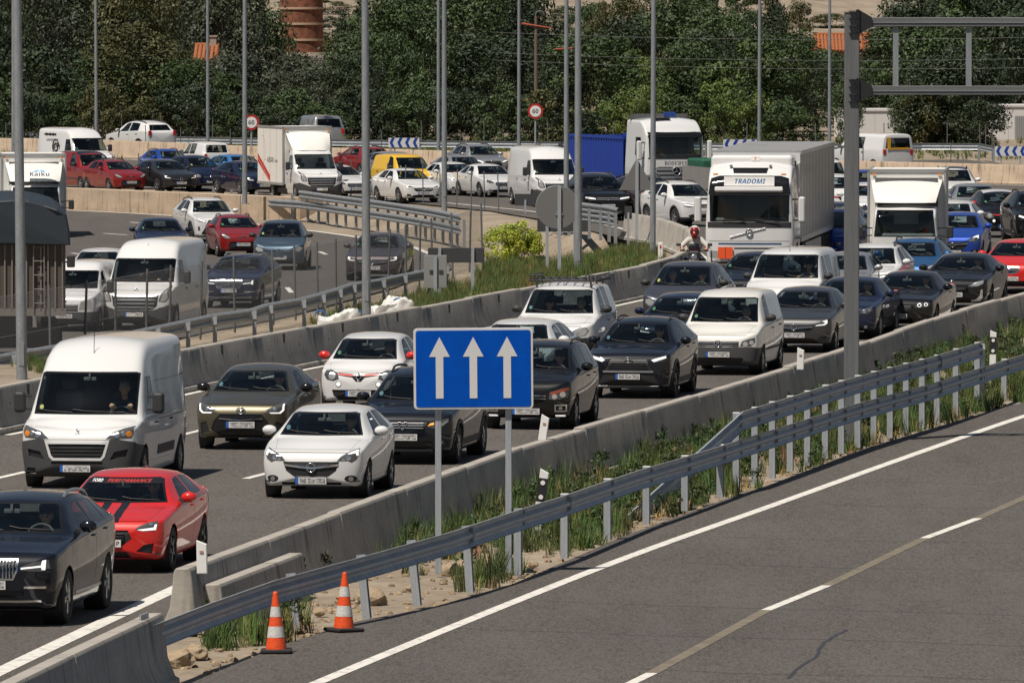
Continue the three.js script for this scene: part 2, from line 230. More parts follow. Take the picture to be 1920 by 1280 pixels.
// resample a polyline with smooth interpolation at equal steps
function resample(pts, step) {
  const c = new THREE.CatmullRomCurve3(pts.map(([x, z]) => new THREE.Vector3(x, 0, z)), false, 'centripetal'), L = c.getLength(), n = Math.max(1, Math.round(L / step));
  return c.getSpacedPoints(n).map((p) => [p.x, p.z]);
}
function offsetLine(pts, d) { return pts.map((p, i) => { const a = pts[Math.max(0, i - 1)], b = pts[Math.min(pts.length - 1, i + 1)], l = Math.hypot(b[0] - a[0], b[1] - a[1]) || 1; return [p[0] - (b[1] - a[1]) / l * d, p[1] + (b[0] - a[0]) / l * d]; }); }
function strip(pts, w, y) { const a = offsetLine(pts, w / 2), b = offsetLine(pts, -w / 2); const P = [], U = [], I = []; pts.forEach((_, i) => { for (const q of [a[i], b[i]]) { P.push(q[0], (typeof y === 'function' ? y(q[1]) : y), q[1]); U.push(q[0] / 2, q[1] / 2); } if (i) { const k = i * 2; I.push(k - 2, k - 1, k, k - 1, k + 1, k); } }); const g = new THREE.BufferGeometry(); g.setAttribute('position', new THREE.Float32BufferAttribute(P, 3)); g.setAttribute('uv', new THREE.Float32BufferAttribute(U, 2)); g.setIndex(I); g.computeVertexNormals(); if (g.attributes.normal.getY(0) < 0) { const ix = g.index.array; for (let i = 0; i < ix.length; i += 3) { const t = ix[i]; ix[i] = ix[i + 1]; ix[i + 1] = t; } g.computeVertexNormals(); } return g; }
const marking = (name, g, m = M.lineWhite) => struct(name, g, m);
marking('edge_line', strip(resample(LAY.nearline, 2), 0.19, 0.006));
marking('edge_line', strip(resample(LAY.wline, 2), 0.26, 0.006));
for (const [a, b] of [[0, 1], [2, 3], [4, 5]]) marking('lane_dash', strip([LAY.dash[a], LAY.dash[b]], 0.15, 0.006));
// ghost of an older lane line between the dashes
const texGhost = dataTex(128, (u, v) => { const f = fbm(u * 16, v * 16, 16, 3), s = 0.7 + 0.5 * (f - 0.5); return [s, s * 0.95, s * 0.86]; });
const ghostM = mat(lin(0.24, 0.215, 0.18), 0.95, 0, { map: texGhost });
for (const [a, b] of [[1, 2], [3, 4], [5, 6]]) marking('worn_lane_line', strip([LAY.dash[a], LAY.dash[b]], 0.17, 0.005), ghostM);
// main road: lane dashes follow the median barrier
{
  const edge = resample(LAY.D, 1.0);
  for (const [off, z0] of [[5.2, -153.9], [9.4, -151.3]]) { const l = offsetLine(edge, -off); let i = 0; while (l[i][1] > z0 + 17) i++; for (; i + 5 < l.length; i += 17) marking('lane_dash', strip(l.slice(i, i + 6), 0.15, (z) => hMain(z) + 0.006)); }
  marking('edge_line', strip(offsetLine(edge, -0.75).slice(10), 0.2, (z) => hMain(z) + 0.006));
  const inner = resample(LAY.C, 1.5); marking('edge_line', strip(offsetLine(inner, 0.75), 0.16, (z) => hMain(z) + 0.006));
  const fin = resample(LAY.Ain, 2); marking('edge_line', strip(offsetLine(fin, -1.3), 0.16, (z) => hMain(z) + 0.006));
  const far = resample(LAY.F, 2); marking('edge_line', strip(offsetLine(far, 1.2), 0.16, (z) => hMain(z) + 0.006));
}
// slip road lines
{
  const o = resample(LAY.Bout.slice(0, 12), 2), n = resample(LAY.Bout.slice(12), 2);
  marking('edge_line', strip(o.slice(0, -3), 0.22, B_Y + 0.006)); marking('edge_line', strip(offsetLine(n, 0.9), 0.2, B_Y + 0.006));
  for (const [u0, v0, u1, v1] of [[-14.57, -346.2, -13.9, -344.2], [-14.95, -331.6, -14.0, -329.6], [-15.0, -308.6, -14.7, -307.6], [-6.6, -310.3, -6.3, -307.1], [-6.84, -275.4, -6.6, -271], [-5.2, -290, -5.0, -285]]) marking('lane_dash', strip([[u0, v0], [u1, v1]], 0.16, B_Y + 0.006));
}
// tar-sealed cracks on the near road: thin poured ribbons
const tarM = mat(lin(0.035, 0.037, 0.045), 0.55);
function crack(pts, w, m = tarM) { const q = []; pts.forEach((p, i) => { if (i) for (let k = 1; k <= 6; k++) { const a = pts[i - 1], t = k / 6; q.push([a[0] + (p[0] - a[0]) * t + rr(-0.012, 0.012), a[1] + (p[1] - a[1]) * t + rr(-0.06, 0.06)]); } else q.push(p); }); marking('tar_seam', strip(q, w, 0.004), m); }
crack([[3.39, -110.9], [3.58, -112.6], [3.84, -114.3], [4.02, -116.7], [4.26, -118.2], [4.42, -119.1]], 0.05);
for (const [x0, z0, x1, z1] of [[0.5, -124.5, 8, -121], [-1, -119.5, 7.8, -115.5], [2.5, -132.5, 9.5, -129.6], [3.2, -138.5, 9.5, -136.2], [1.6, -112.4, 6.8, -110.2], [5, -147, 11, -144.6], [6.2, -153.6, 11, -152]]) crack([[x0, z0], [x0 + (x1 - x0) * 0.3, z0 + (z1 - z0) * 0.3 + 0.25], [x0 + (x1 - x0) * 0.65, z0 + (z1 - z0) * 0.65 - 0.2], [x1, z1]], 0.022);
// ---------- jersey barriers, segment by segment ----------
function jerseyGeo(L, o) {                            // along +z from 0 to L; o: { h, base, top }
  const { h, base, top } = o, b = base / 2, t = top / 2, pr = [[-b, 0], [b, 0], [b, 0.075], [b - 0.05 * base / 0.6, 0.1], [t + 0.055, 0.34], [t, h - 0.03], [t - 0.02, h], [-t + 0.02, h], [-t, h - 0.03], [-t - 0.055, 0.34], [-b + 0.05 * base / 0.6, 0.1], [-b, 0.075]];
  const s = new THREE.Shape(pr.map(([x, y]) => new THREE.Vector2(x, y))), g = new THREE.ExtrudeGeometry(s, { depth: L - 0.06, bevelEnabled: true, bevelThickness: 0.02, bevelSize: 0.012, bevelSegments: 1, steps: 6 });
  const P = g.attributes.position, U = new Float32Array(P.count * 2), off = rnd() * 8; for (let i = 0; i < P.count; i++) { U[2 * i] = (P.getZ(i) + off) / 8 + P.getX(i) * 0.08; U[2 * i + 1] = (P.getY(i) + Math.abs(P.getX(i)) * 0.5) / 1.5; }
  g.setAttribute('uv', new THREE.BufferAttribute(U, 2)); return toCreasedNormals(g, 0.5);
}
function jerseyRun(pts, yf, o, material, label, side = 0) {
  const line = resample(offsetLine(pts, side), o.len), grp = thing('concrete_barrier', label, 'barrier', [0, 0, 0]);
  const variants = [jerseyGeo(1, o), jerseyGeo(1, o), jerseyGeo(1, o)];
  line.forEach((p, i) => {
    if (!i) return; const a = line[i - 1], L = Math.hypot(p[0] - a[0], p[1] - a[1]);
    const m = part(grp, 'barrier_segment', jerseyGeo(L, o), material); m.position.set(a[0], yf(a[1]) + rr(-0.02, 0.025), a[1]); m.rotation.set(Math.atan2(yf(a[1]) - yf(p[1]), L), Math.atan2(p[0] - a[0], p[1] - a[1]), 0, 'YXZ');
    if (o.marks) part(m, 'reflector', box(0.075, 0.2, 0.02, o.marks * (o.top / 2 + 0.03), o.h - 0.12, L * 0.5), M.black);
    if (o.slots) for (const k of [0.25, 0.75]) part(m, 'lifting_slot', box(0.03, 0.05, 0.06, o.slots * (o.top / 2 + 0.035), 0.5, L * k), M.black);
  });
  return grp;
}
const jOpt = { h: 0.82, base: 0.6, top: 0.2, len: 6.2 };
jerseyRun(LAY.D, () => -0.02, { ...jOpt, h: 0.84 }, M.concrete, 'weathered grey concrete barrier between the jammed road and the empty near road', 0.3);
jerseyRun(LAY.C, hMain, { ...jOpt, marks: -1, slots: -1 }, M.concrete, 'grey concrete barrier with black reflector strips curving along the inside of the jam', 0.3);
jerseyRun(LAY.F, hMain, { ...jOpt, len: 7, h: 0.84 }, M.concreteTan, 'tan concrete barrier behind the far line of cars', 0);
{
  // retaining wall between the far leg and the lower slip road
  const g = thing('retaining_wall', 'tan concrete wall with stepped foot above the slip road', 'wall', [0, 0, 0]), line = resample(LAY.G, 4.2);
  line.forEach((p, i) => { if (!i) return; const a = line[i - 1], L = Math.hypot(p[0] - a[0], p[1] - a[1]), sh = new THREE.Shape([[-0.1, -0.1], [0.55, -0.1], [0.55, 0.15], [0.2, 0.34], [0.12, 0.86], [-0.9, 0.86], [-0.9, -0.1]].map(([x, y]) => new THREE.Vector2(x, y))), q = toCreasedNormals(new THREE.ExtrudeGeometry(sh, { depth: L - 0.03, bevelEnabled: false }), 0.4), P = q.attributes.position, U = new Float32Array(P.count * 2), o = rnd() * 8; for (let k = 0; k < P.count; k++) { U[2 * k] = (P.getZ(k) + o) / 8; U[2 * k + 1] = P.getY(k) / 1.5; } q.setAttribute('uv', new THREE.BufferAttribute(U, 2));
    const m = part(g, 'wall_segment', q, M.concreteTan); m.position.set(a[0], B_Y, a[1]); m.rotation.y = Math.atan2(p[0] - a[0], p[1] - a[1]); });
}
// low broken barrier beside the guardrail end, and the near one that runs out of the frame
jerseyRun(LAY.E, () => -0.05, { ...jOpt, h: 0.86, len: 6 }, M.concrete, 'concrete barrier in the bottom left corner where the guardrail starts', 0);
jerseyRun([[-3.95, -119.3], [-3.0, -125.8]], () => -0.25, { ...jOpt, h: 0.82, len: 7 }, M.concrete, 'short low concrete barrier half hidden behind the guardrail', 0);
// ---------- guardrails ----------
function wBeam(L) {                                   // profile in (out, up), extruded along z
  const pr = [[0, 0.155], [0.03, 0.15], [0.075, 0.10], [0.075, 0.065], [0.02, 0.02], [0.02, -0.02], [0.075, -0.065], [0.075, -0.10], [0.03, -0.15], [0, -0.155]], th = 0.006, back = pr.map(([x, y]) => [x - th, y]).reverse();
  return toCreasedNormals(new THREE.ExtrudeGeometry(new THREE.Shape([...pr, ...back].map(([x, y]) => new THREE.Vector2(x, y))), { depth: L, bevelEnabled: false }), 0.35);
}
function railRun(root, pts, ys, side, step = 4, nm = 'rail_beam', m = M.galv) {     // ys: height of the beam's middle above datum
  const line = resample(pts, step);
  line.forEach((p, i) => { if (!i) return; const a = line[i - 1], L = Math.hypot(p[0] - a[0], p[1] - a[1]), y0 = typeof ys === 'function' ? ys(a) : ys, y1 = typeof ys === 'function' ? ys(p) : ys, b = part(root, nm, wBeam(Math.hypot(L, y1 - y0) + 0.05), m); b.position.set(a[0], y0, a[1]); b.rotation.set(-Math.atan2(y1 - y0, L), Math.atan2(p[0] - a[0], p[1] - a[1]), 0, 'YXZ'); if (side < 0) b.scale.x = -1; 
    part(b, 'splice_bolts', merge([-0.085, 0.085].flatMap((y) => [0.12, 0.3].map((z) => new THREE.CylinderGeometry(0.012, 0.012, 0.01, 6).rotateZ(Math.PI / 2).translate(0.08, y, z)))), M.galvDull); });
}
const cPost = (h) => merge([box(0.012, h, 0.12, -0.05, h / 2, 0), box(0.10, h, 0.012, 0, h / 2, 0.06), box(0.10, h, 0.012, 0, h / 2, -0.06)]);
{
  const N = LAY.N, g = thing('guardrail', 'galvanised double guardrail with many posts beside the near road', 'guardrail', [0, 0, 0]);
  const rail = N.slice(0).map(([x, z]) => [x, z]);
  // lower rail runs the whole length, falling to the concrete at its start
  const railH = pchip([[108, 0.60], [118.8, 0.63], [121.5, 0.74], [130, 0.82], [145, 0.75], [162, 0.69], [190, 0.66]]), lowY = (p) => railH(-p[1]);
  railRun(g, rail, lowY, 1, 4);
  const posts = N.slice(3, -1); posts.forEach(([x, z], i) => { const P = part(g, 'post', cPost(z < -149 && z > -181 ? 1.3 : railH(-z) + 0.13), M.galv); P.position.set(x - 0.12, 0, z - 0.05); P.rotation.set(0, -0.17, i < 4 ? [0.12, 0.1, 0.1, 0.06][i] : 0); part(P, 'spacer_block', box(0.1, 0.2, 0.1, 0.05, railH(-z), 0), M.galvDull); if (z < -149 && z > -181) { part(P, 'spacer_block', box(0.1, 0.2, 0.1, 0.05, 1.17, 0), M.galvDull); } if (z < -133) part(P, 'post_cap', box(0.11, 0.012, 0.13, 0, (z < -149 && z > -181 ? 1.3 : railH(-z) + 0.13) + 0.008, 0), M.white); });
  // upper rail with the sloping end and its far bend
  const up = N.filter(([, z]) => z < -149 && z > -179.5); railRun(g, up, 1.18, 1, 4, 'upper_rail_beam');
  const s = up[0], ramp = [[s[0] - 2.1, s[1] + 8.2], s], L = Math.hypot(2.1, 8.2);
  const rb = part(g, 'sloping_end_beam', wBeam(Math.hypot(L, 1.3)), M.galv); rb.position.set(ramp[1][0], 1.18, ramp[1][1]); rb.rotation.set(Math.atan2(1.3, L), Math.atan2(ramp[0][0] - s[0], ramp[0][1] - s[1]), 0, 'YXZ'); rb.scale.x = -1;
  const e = up[up.length - 1]; const eb = part(g, 'end_bend', merge([rbox(0.12, 1.4, 0.32, 0.02).rotateX(0.3).translate(0, 0.55, -0.35)]), M.galvDull); eb.position.set(e[0], 0, e[1] - 0.4);
  const fl = part(g, 'end_plate', merge([box(0.02, 0.62, 0.5, 0.1, 0.6, 0)]), M.galv); fl.position.set(N[0][0], 0, N[0][1] + 0.1); fl.rotation.y = Math.atan2(N[1][0] - N[0][0], N[1][1] - N[0][1]);
}
{
  const g = thing('guardrail', 'double guardrail with dark posts curving round the outside of the slip road', 'guardrail'), k = LAY.K;
  railRun(g, k, B_Y + 0.62, -1, 4, 'rail_beam', M.galvDull); railRun(g, k.slice(3), B_Y + 1.02, -1, 4, 'upper_rail_beam', M.galvDull);
  for (const [x, z] of resample(k, 2)) { const P = part(g, 'post', cPost(1.0), M.galvDull); P.position.set(x + 0.1, B_Y, z - 0.05); }
}
{
  const g = thing('guardrail', 'guardrail seen from behind its posts along the inside of the slip road', 'guardrail'), k = LAY.M;
  railRun(g, k, -0.9 + 0.58, -1, 4, 'rail_beam', M.galvDull);
  for (const [x, z] of resample(k, 4)) { const P = part(g, 'post', cPost(0.78), M.galvDull); P.position.set(x + 0.14, -0.95, z); part(P, 'spacer_block', box(0.22, 0.2, 0.02, -0.06, 0.62, 0.08), M.galv); }
}
{
  const g = thing('guardrail', 'long pale guardrail below the trees behind the frontage road', 'guardrail'), k = LAY.J;
  railRun(g, k, 0.22, 1, 4, 'rail_beam', M.galv); for (const [x, z] of resample(k, 8)) { const P = part(g, 'post', cPost(0.75), M.galvDull); P.position.set(x - 0.1, -0.45, z); }
}
{
  const g = thing('guardrail', 'short guardrail end with slanted posts at the tip of the grass island', 'guardrail'), k = [[1.3, -307], [2.2, -300.5], [3.1, -296], [3.45, -293]];
  railRun(g, k, 0.62 - 0.15, -1, 3, 'rail_beam', M.galvDull); railRun(g, k, 0.95 - 0.15, -1, 3, 'upper_rail_beam', M.galvDull); for (const [x, z] of resample(k, 1.7)) { const P = part(g, 'post', cPost(1.0), M.galvDull); P.position.set(x - 0.1, -0.2, z); }
}
// ---------- wire fences ----------
const texMesh = (() => { const n = 64, d = new Uint8Array(n * n * 4); for (let j = 0; j < n; j++) for (let i = 0; i < n; i++) { const a = Math.min(Math.abs((i + j) % n - n / 2), Math.abs((i - j + n) % n - n / 2)), on = a < 4.4; const k = (j * n + i) * 4; d[k] = d[k + 1] = d[k + 2] = on ? 255 : 0; d[k + 3] = 255; } const t = new THREE.DataTexture(d, n, n); t.wrapS = t.wrapT = THREE.RepeatWrapping; t.magFilter = THREE.LinearFilter; t.needsUpdate = true; return t; })();
const meshM = mat(lin(0.40, 0.41, 0.42), 0.6, 0.3, { alphaMap: texMesh, transparent: true, side: THREE.DoubleSide });
function fenceRun(pts, y, h, label, step, wire = true, r = 0.03) {
  const line = step ? resample(pts, step) : pts, g = thing('wire_fence', label, 'fence');
  line.forEach(([x, z], i) => {
    const yy = typeof y === 'function' ? y(z) : y, P = part(g, 'post', cyl(r, r, h + 0.1, 7), M.steelDark); P.position.set(x, yy, z); P.rotation.set(rr(-0.03, 0.03), 0, rr(-0.03, 0.03));
    if (wire && i) { const a = line[i - 1], ya = typeof y === 'function' ? y(a[1]) : y, L = Math.hypot(x - a[0], z - a[1]), q = new THREE.BufferGeometry(); q.setAttribute('position', new THREE.Float32BufferAttribute([a[0], ya + 0.05, a[1], x, yy + 0.05, z, x, yy + h, z, a[0], ya + h, a[1]], 3)); q.setAttribute('uv', new THREE.Float32BufferAttribute([0, 0, L / 0.11, 0, L / 0.11, h / 0.11, 0, h / 0.11], 2)); q.setIndex([0, 1, 2, 0, 2, 3]); q.computeVertexNormals(); part(g, 'wire_mesh', q, meshM); for (const k of [0.05, 0.5, 1]) part(g, 'strand', bar([a[0], ya + 0.05 + (h - 0.05) * k, a[1]], [x, yy + 0.05 + (h - 0.05) * k, z], 0.006, 4), M.galvDull); }
  });
  return g;
}
fenceRun(LAY.fence, -0.95, 1.95, 'grey chain link fence between the slip road and the jammed road', 0, true, 0.032);
fenceRun(LAY.Ain.slice(0, 8).map(([x, z]) => [x + 0.3, z + 0.6]), hMain, 1.35, 'row of thin fence posts on top of the tan wall', 2.6, false, 0.022);
fenceRun(LAY.F.map(([x, z]) => [x, z - 0.5]), hMain, 1.5, 'row of thin posts behind the far tan barrier', 5.6, false, 0.022);
fenceRun(LAY.J.slice(0, 11).map(([x, z]) => [x, z - 3]), -0.3, 1.5, 'thin posts in front of the dark trees', 3.4, false, 0.022);
// ---------- vehicle shells: a lofted skin that is cut along drawn outlines into body, glass, lamps, grilles, doors ----------
// local frame: the bumper's foremost point stands at z = 0, the vehicle runs to z = -L, y up, x across
function loftShell(s) {
  const hw = s.W / 2, bow = s.bow ?? 0.32, bowR = s.bowR ?? 0.12, n = s.bowN ?? 2.5, L = s.L;
  const top = pchip(s.top), belt = pchip(s.belt), wB = pchip(s.wb ?? [[0, hw * 0.93], [0.8, hw * 0.985], [L * 0.5, hw], [L - 0.5, hw * 0.97], [L, hw * 0.9]]), wR = pchip(s.wr);
  const bot = pchip(s.bot ?? [[0, s.botY ?? 0.22], [0.6, 0.2], [L - 0.6, 0.22], [L, 0.32]]), crown = pchip(s.crown ?? [[0, 0.05], [s.cowl, 0.06], [s.head, 0.05], [L, 0.05]]);
  const sw = s.sweep ?? 0.12, sweep = pchip([[0, 0], [s.cowl - 0.45, 0.03], [s.cowl, sw], [s.head, sw * 0.8], [s.head + 0.7, 0], [L, 0]]);
  const rS = s.rShoulder ?? 0.05, rR = s.rRoof ?? 0.09;
  function ring(d) {
    const yb = bot(d), yB = belt(d), yT = top(d), b = wB(d), r = Math.min(wR(d), b - 0.005), cr = crown(d), yE = Math.max(yB + 0.012, yT - cr), wM = b + (s.bulge ?? 0.02), yM = yb + (yB - yb) * 0.55;
    const c = [[0, yb], [wM - 0.07, yb], [wM, yM], [b, yB], [r, yE]], R = [0, 0.07, 0.22, rS, rR], N = [2, 4, 5, 6, 7], out = [];
    const dir = (p, q) => { const l = Math.hypot(q[0] - p[0], q[1] - p[1]) || 1e-6; return [(q[0] - p[0]) / l, (q[1] - p[1]) / l, l]; };
    let last = c[0]; out.push([...last]);
    for (let i = 1; i < 5; i++) {
      const p = c[i], q = i < 4 ? c[i + 1] : [0, yT], a = dir(c[i - 1], p), e = i < 4 ? dir(p, q) : dir(p, [p[0] * 0.5, p[1] + (yT - yE) * 0.75]), t = Math.min(R[i], a[2] * 0.45, e[2] * 0.45);
      const A = [p[0] - a[0] * t, p[1] - a[1] * t], B = [p[0] + e[0] * t, p[1] + e[1] * t];
      for (let k = 1; k < N[i]; k++) { const u = k / N[i]; out.push([last[0] + (A[0] - last[0]) * u, last[1] + (A[1] - last[1]) * u]); }
      for (let k = 0; k <= 4; k++) { const u = k / 4; out.push([A[0] * (1 - u) ** 2 + 2 * p[0] * u * (1 - u) + B[0] * u * u, A[1] * (1 - u) ** 2 + 2 * p[1] * u * (1 - u) + B[1] * u * u]); }
      last = B;
    }
    for (let k = 1; k <= 8; k++) { const u = k / 8, x = last[0] * (1 - u); out.push([x, last[1] + (yT - last[1]) * (1 - (x / last[0]) ** 2)]); }
    return out.map(([x, y]) => [x, y, d]);
  }
  const ds = new Set([bow]); const add = (a, b, k) => { for (let i = 0; i <= k; i++) ds.add(+(a + (b - a) * i / k).toFixed(4)); };
  add(bow, s.cowl, 9); add(s.cowl, s.head, 9); add(s.head, s.tailA ?? L - 0.8, 12); add(s.tailA ?? L - 0.8, L - bowR, 8);
  const st = [...ds].filter((d) => d >= bow && d <= L - bowR).sort((a, b) => a - b);
  const rings = [], first = ring(bow), lastR = ring(L - bowR);
  const yc = (s.noseC ?? 0.55) * first[first.length - 1][1], ycR = 0.6 * belt(L);
  for (const rho of [0.02, 0.2, 0.4, 0.55, 0.68, 0.78, 0.86, 0.92, 0.965, 0.99]) rings.push(first.map(([x, y]) => { const dn = bow * (1 - (1 - rho ** n) ** (1 / n)); return [x * rho, yc + (y - yc) * rho, dn]; }));
  for (const d of st) rings.push(ring(d).map(([x, y, dd], i, a) => { const hi = y > belt(d) - 0.02; return [x, y, dd - (hi ? sweep(d) * (1 - Math.min(1, (x / Math.max(0.3, a[26] ? hw * 0.95 : 1)) ** 2)) : 0)]; }));
  for (const rho of [0.985, 0.94, 0.86, 0.7, 0.4, 0.02]) rings.push(lastR.map(([x, y]) => [x * rho, ycR + (y - ycR) * rho, L - bowR + bowR * (1 - rho ** 2.5) ** 0.4]));
  const m = first.length, full = 2 * m - 2, pos = [], idx = [];
  for (const r of rings) { for (const [x, y, d] of r) pos.push(x, y, -d); for (let i = m - 2; i > 0; i--) pos.push(-r[i][0], r[i][1], -r[i][2]); }
  for (let k = 0; k < rings.length - 1; k++) for (let i = 0; i < full; i++) { const a = k * full + i, b = k * full + (i + 1) % full, c = a + full, d = b + full; idx.push(a, b, c, b, d, c); }
  const g = new THREE.BufferGeometry(); g.setAttribute('position', new THREE.Float32BufferAttribute(pos, 3)); g.setIndex(idx); g.computeVertexNormals();
  const N = g.attributes.normal.array, tris = [];
  // check orientation on the roof
  let sgn = 0; for (let i = 0; i < N.length; i += 3) if (pos[i + 1] > s.H - 0.08) sgn += N[i + 1];
  const f = sgn < 0 ? -1 : 1;
  for (let i = 0; i < idx.length; i += 3) { const t = []; for (const k of f > 0 ? [0, 1, 2] : [0, 2, 1]) { const v = idx[i + k] * 3; t.push([pos[v], pos[v + 1], pos[v + 2], N[v] * f, N[v + 1] * f, N[v + 2] * f]); } tris.push(t); }
  return { tris, top, belt, wR, wB, bot, spec: s };
}
const AX = {   // drawing planes: f front (x, y), b back, r right flank (d, y), l left flank, t top (x, d)
  f: { uv: (p) => [p[0], p[1]], ok: (n) => n[2] > 0.03 }, b: { uv: (p) => [p[0], p[1]], ok: (n) => n[2] < -0.03 },
  r: { uv: (p) => [-p[2], p[1]], ok: (n) => n[0] > 0.15 }, l: { uv: (p) => [-p[2], p[1]], ok: (n) => n[0] < -0.15 },
  t: { uv: (p) => [p[0], -p[2]], ok: (n) => n[1] > 0.25 },
};
function carve(tris, poly, axis, lim = {}) {          // splits triangles along a polygon; returns [inside, outside]
  const ax = AX[axis], convex = [];
  const v2 = poly.map((p) => new THREE.Vector2(p[0], p[1]));
  if (isConvex(poly)) convex.push(poly); else for (const t of THREE.ShapeUtils.triangulateShape(v2, [])) convex.push(t.map((i) => poly[i]));
  const inside = [], d0 = lim.d0 ?? -99, d1 = lim.d1 ?? 99, x0 = lim.x0 ?? -99, x1 = lim.x1 ?? 99; let rest = tris;
  for (let c of convex) {
    let area = 0; c.forEach((p, i) => { const q = c[(i + 1) % c.length]; area += p[0] * q[1] - q[0] * p[1]; }); if (Math.abs(area) < 1e-9) continue; if (area < 0) c = [...c].reverse();
    const bb = [Math.min(...c.map((p) => p[0])), Math.max(...c.map((p) => p[0])), Math.min(...c.map((p) => p[1])), Math.max(...c.map((p) => p[1]))], out = [];
    for (const t of rest) {
      const q = t.map(ax.uv), n = [(t[0][3] + t[1][3] + t[2][3]) / 3, (t[0][4] + t[1][4] + t[2][4]) / 3, (t[0][5] + t[1][5] + t[2][5]) / 3], d = -(t[0][2] + t[1][2] + t[2][2]) / 3, x = Math.abs(t[0][0] + t[1][0] + t[2][0]) / 3;
      if (!ax.ok(n) || d < d0 || d > d1 || x < x0 || x > x1 || Math.max(q[0][0], q[1][0], q[2][0]) <= bb[0] || Math.min(q[0][0], q[1][0], q[2][0]) >= bb[1] || Math.max(q[0][1], q[1][1], q[2][1]) <= bb[2] || Math.min(q[0][1], q[1][1], q[2][1]) >= bb[3]) { out.push(t); continue; }
      let cur = t; const pieces = []; 
      for (let i = 0; i < c.length && cur; i++) {
        const a = c[i], b = c[(i + 1) % c.length], ex = b[0] - a[0], ey = b[1] - a[1], sd = cur.map((p) => { const [u, v] = ax.uv(p); return ex * (v - a[1]) - ey * (u - a[0]); });
        const inn = [], ou = [];
        cur.forEach((p, k) => { const e = (k + 1) % cur.length, sp = sd[k], se = sd[e]; if (sp >= 0) inn.push(p); if (sp <= 0) ou.push(p); if (sp * se < 0) { const w = sp / (sp - se), m = p.map((z, j) => z + (cur[e][j] - z) * w); inn.push(m); ou.push(m); } });
        if (ou.length > 2) pieces.push(ou); cur = inn.length > 2 ? inn : null;
      }
      if (!cur) { out.push(t); continue; }
      for (const p of pieces) for (let k = 1; k < p.length - 1; k++) out.push([p[0], p[k], p[k + 1]]);
      for (let k = 1; k < cur.length - 1; k++) inside.push([cur[0], cur[k], cur[k + 1]]);
    }
    rest = out;
  }
  return [inside, rest];
}
function isConvex(p) { let s = 0; for (let i = 0; i < p.length; i++) { const a = p[i], b = p[(i + 1) % p.length], c = p[(i + 2) % p.length], k = (b[0] - a[0]) * (c[1] - b[1]) - (b[1] - a[1]) * (c[0] - b[0]); if (Math.abs(k) < 1e-10) continue; if (s && Math.sign(k) !== s) return false; s = Math.sign(k); } return true; }
function triGeo(tris, push = 0, edge = 0) {           // push moves the piece along its normals; edge > 0 gives it a returned rim of that depth
  const P = [], N = [], U = [];
  const mv = (v, k) => [v[0] + v[3] * k, v[1] + v[4] * k, v[2] + v[5] * k];
  for (const t of tris) for (const v of t) { P.push(...mv(v, push)); N.push(v[3], v[4], v[5]); U.push(v[0] + v[2], v[1]); }
  if (edge) {
    const K = (v) => v.slice(0, 3).map((a) => Math.round(a * 2000)).join(), cnt = new Map();
    for (const t of tris) for (let i = 0; i < 3; i++) { const a = t[i], b = t[(i + 1) % 3], ka = K(a), kb = K(b); if (ka === kb) continue; const r = kb + '|' + ka; if (cnt.has(r)) cnt.delete(r); else cnt.set(ka + '|' + kb, [a, b]); }
    for (const [a, b] of cnt.values()) { const A = mv(a, push), B = mv(b, push), C = mv(b, push - edge), D = mv(a, push - edge), nx = new THREE.Vector3(B[0] - A[0], B[1] - A[1], B[2] - A[2]).cross(new THREE.Vector3(a[3], a[4], a[5])).normalize(); for (const v of [A, D, B, B, D, C]) { P.push(...v); N.push(nx.x, nx.y, nx.z); U.push(0, 0); } }
  }
  const g = new THREE.BufferGeometry(); g.setAttribute('position', new THREE.Float32BufferAttribute(P, 3)); g.setAttribute('normal', new THREE.Float32BufferAttribute(N, 3)); g.setAttribute('uv', new THREE.Float32BufferAttribute(U, 2));
  return g;
}
const inset = (poly, m) => {                           // shrink a convex outline by m
  let a = 0; poly.forEach((p, i) => { const q = poly[(i + 1) % poly.length]; a += p[0] * q[1] - q[0] * p[1]; }); const P = a < 0 ? [...poly].reverse() : poly, n = P.length;
  const E = P.map((p, i) => { const q = P[(i + 1) % n], l = Math.hypot(q[0] - p[0], q[1] - p[1]), nx = -(q[1] - p[1]) / l, ny = (q[0] - p[0]) / l; return [p[0] + nx * m, p[1] + ny * m, (q[0] - p[0]) / l, (q[1] - p[1]) / l]; });
  return P.map((_, i) => { const A = E[(i + n - 1) % n], B = E[i], det = A[2] * B[3] - A[3] * B[2]; if (Math.abs(det) < 1e-6) return [B[0], B[1]]; const t = ((B[0] - A[0]) * B[3] - (B[1] - A[1]) * B[2]) / det; return [A[0] + A[2] * t, A[1] + A[3] * t]; });
};
const flipX = (poly) => poly.map(([x, y]) => [-x, y]).reverse();
const rectP = (x0, y0, x1, y1) => [[x0, y0], [x1, y0], [x1, y1], [x0, y1]];
const discP = (x, y, r, k = 14, ry = r) => Array.from({ length: k }, (_, i) => [x + r * Math.cos(i * 2 * Math.PI / k), y + ry * Math.sin(i * 2 * Math.PI / k)]);
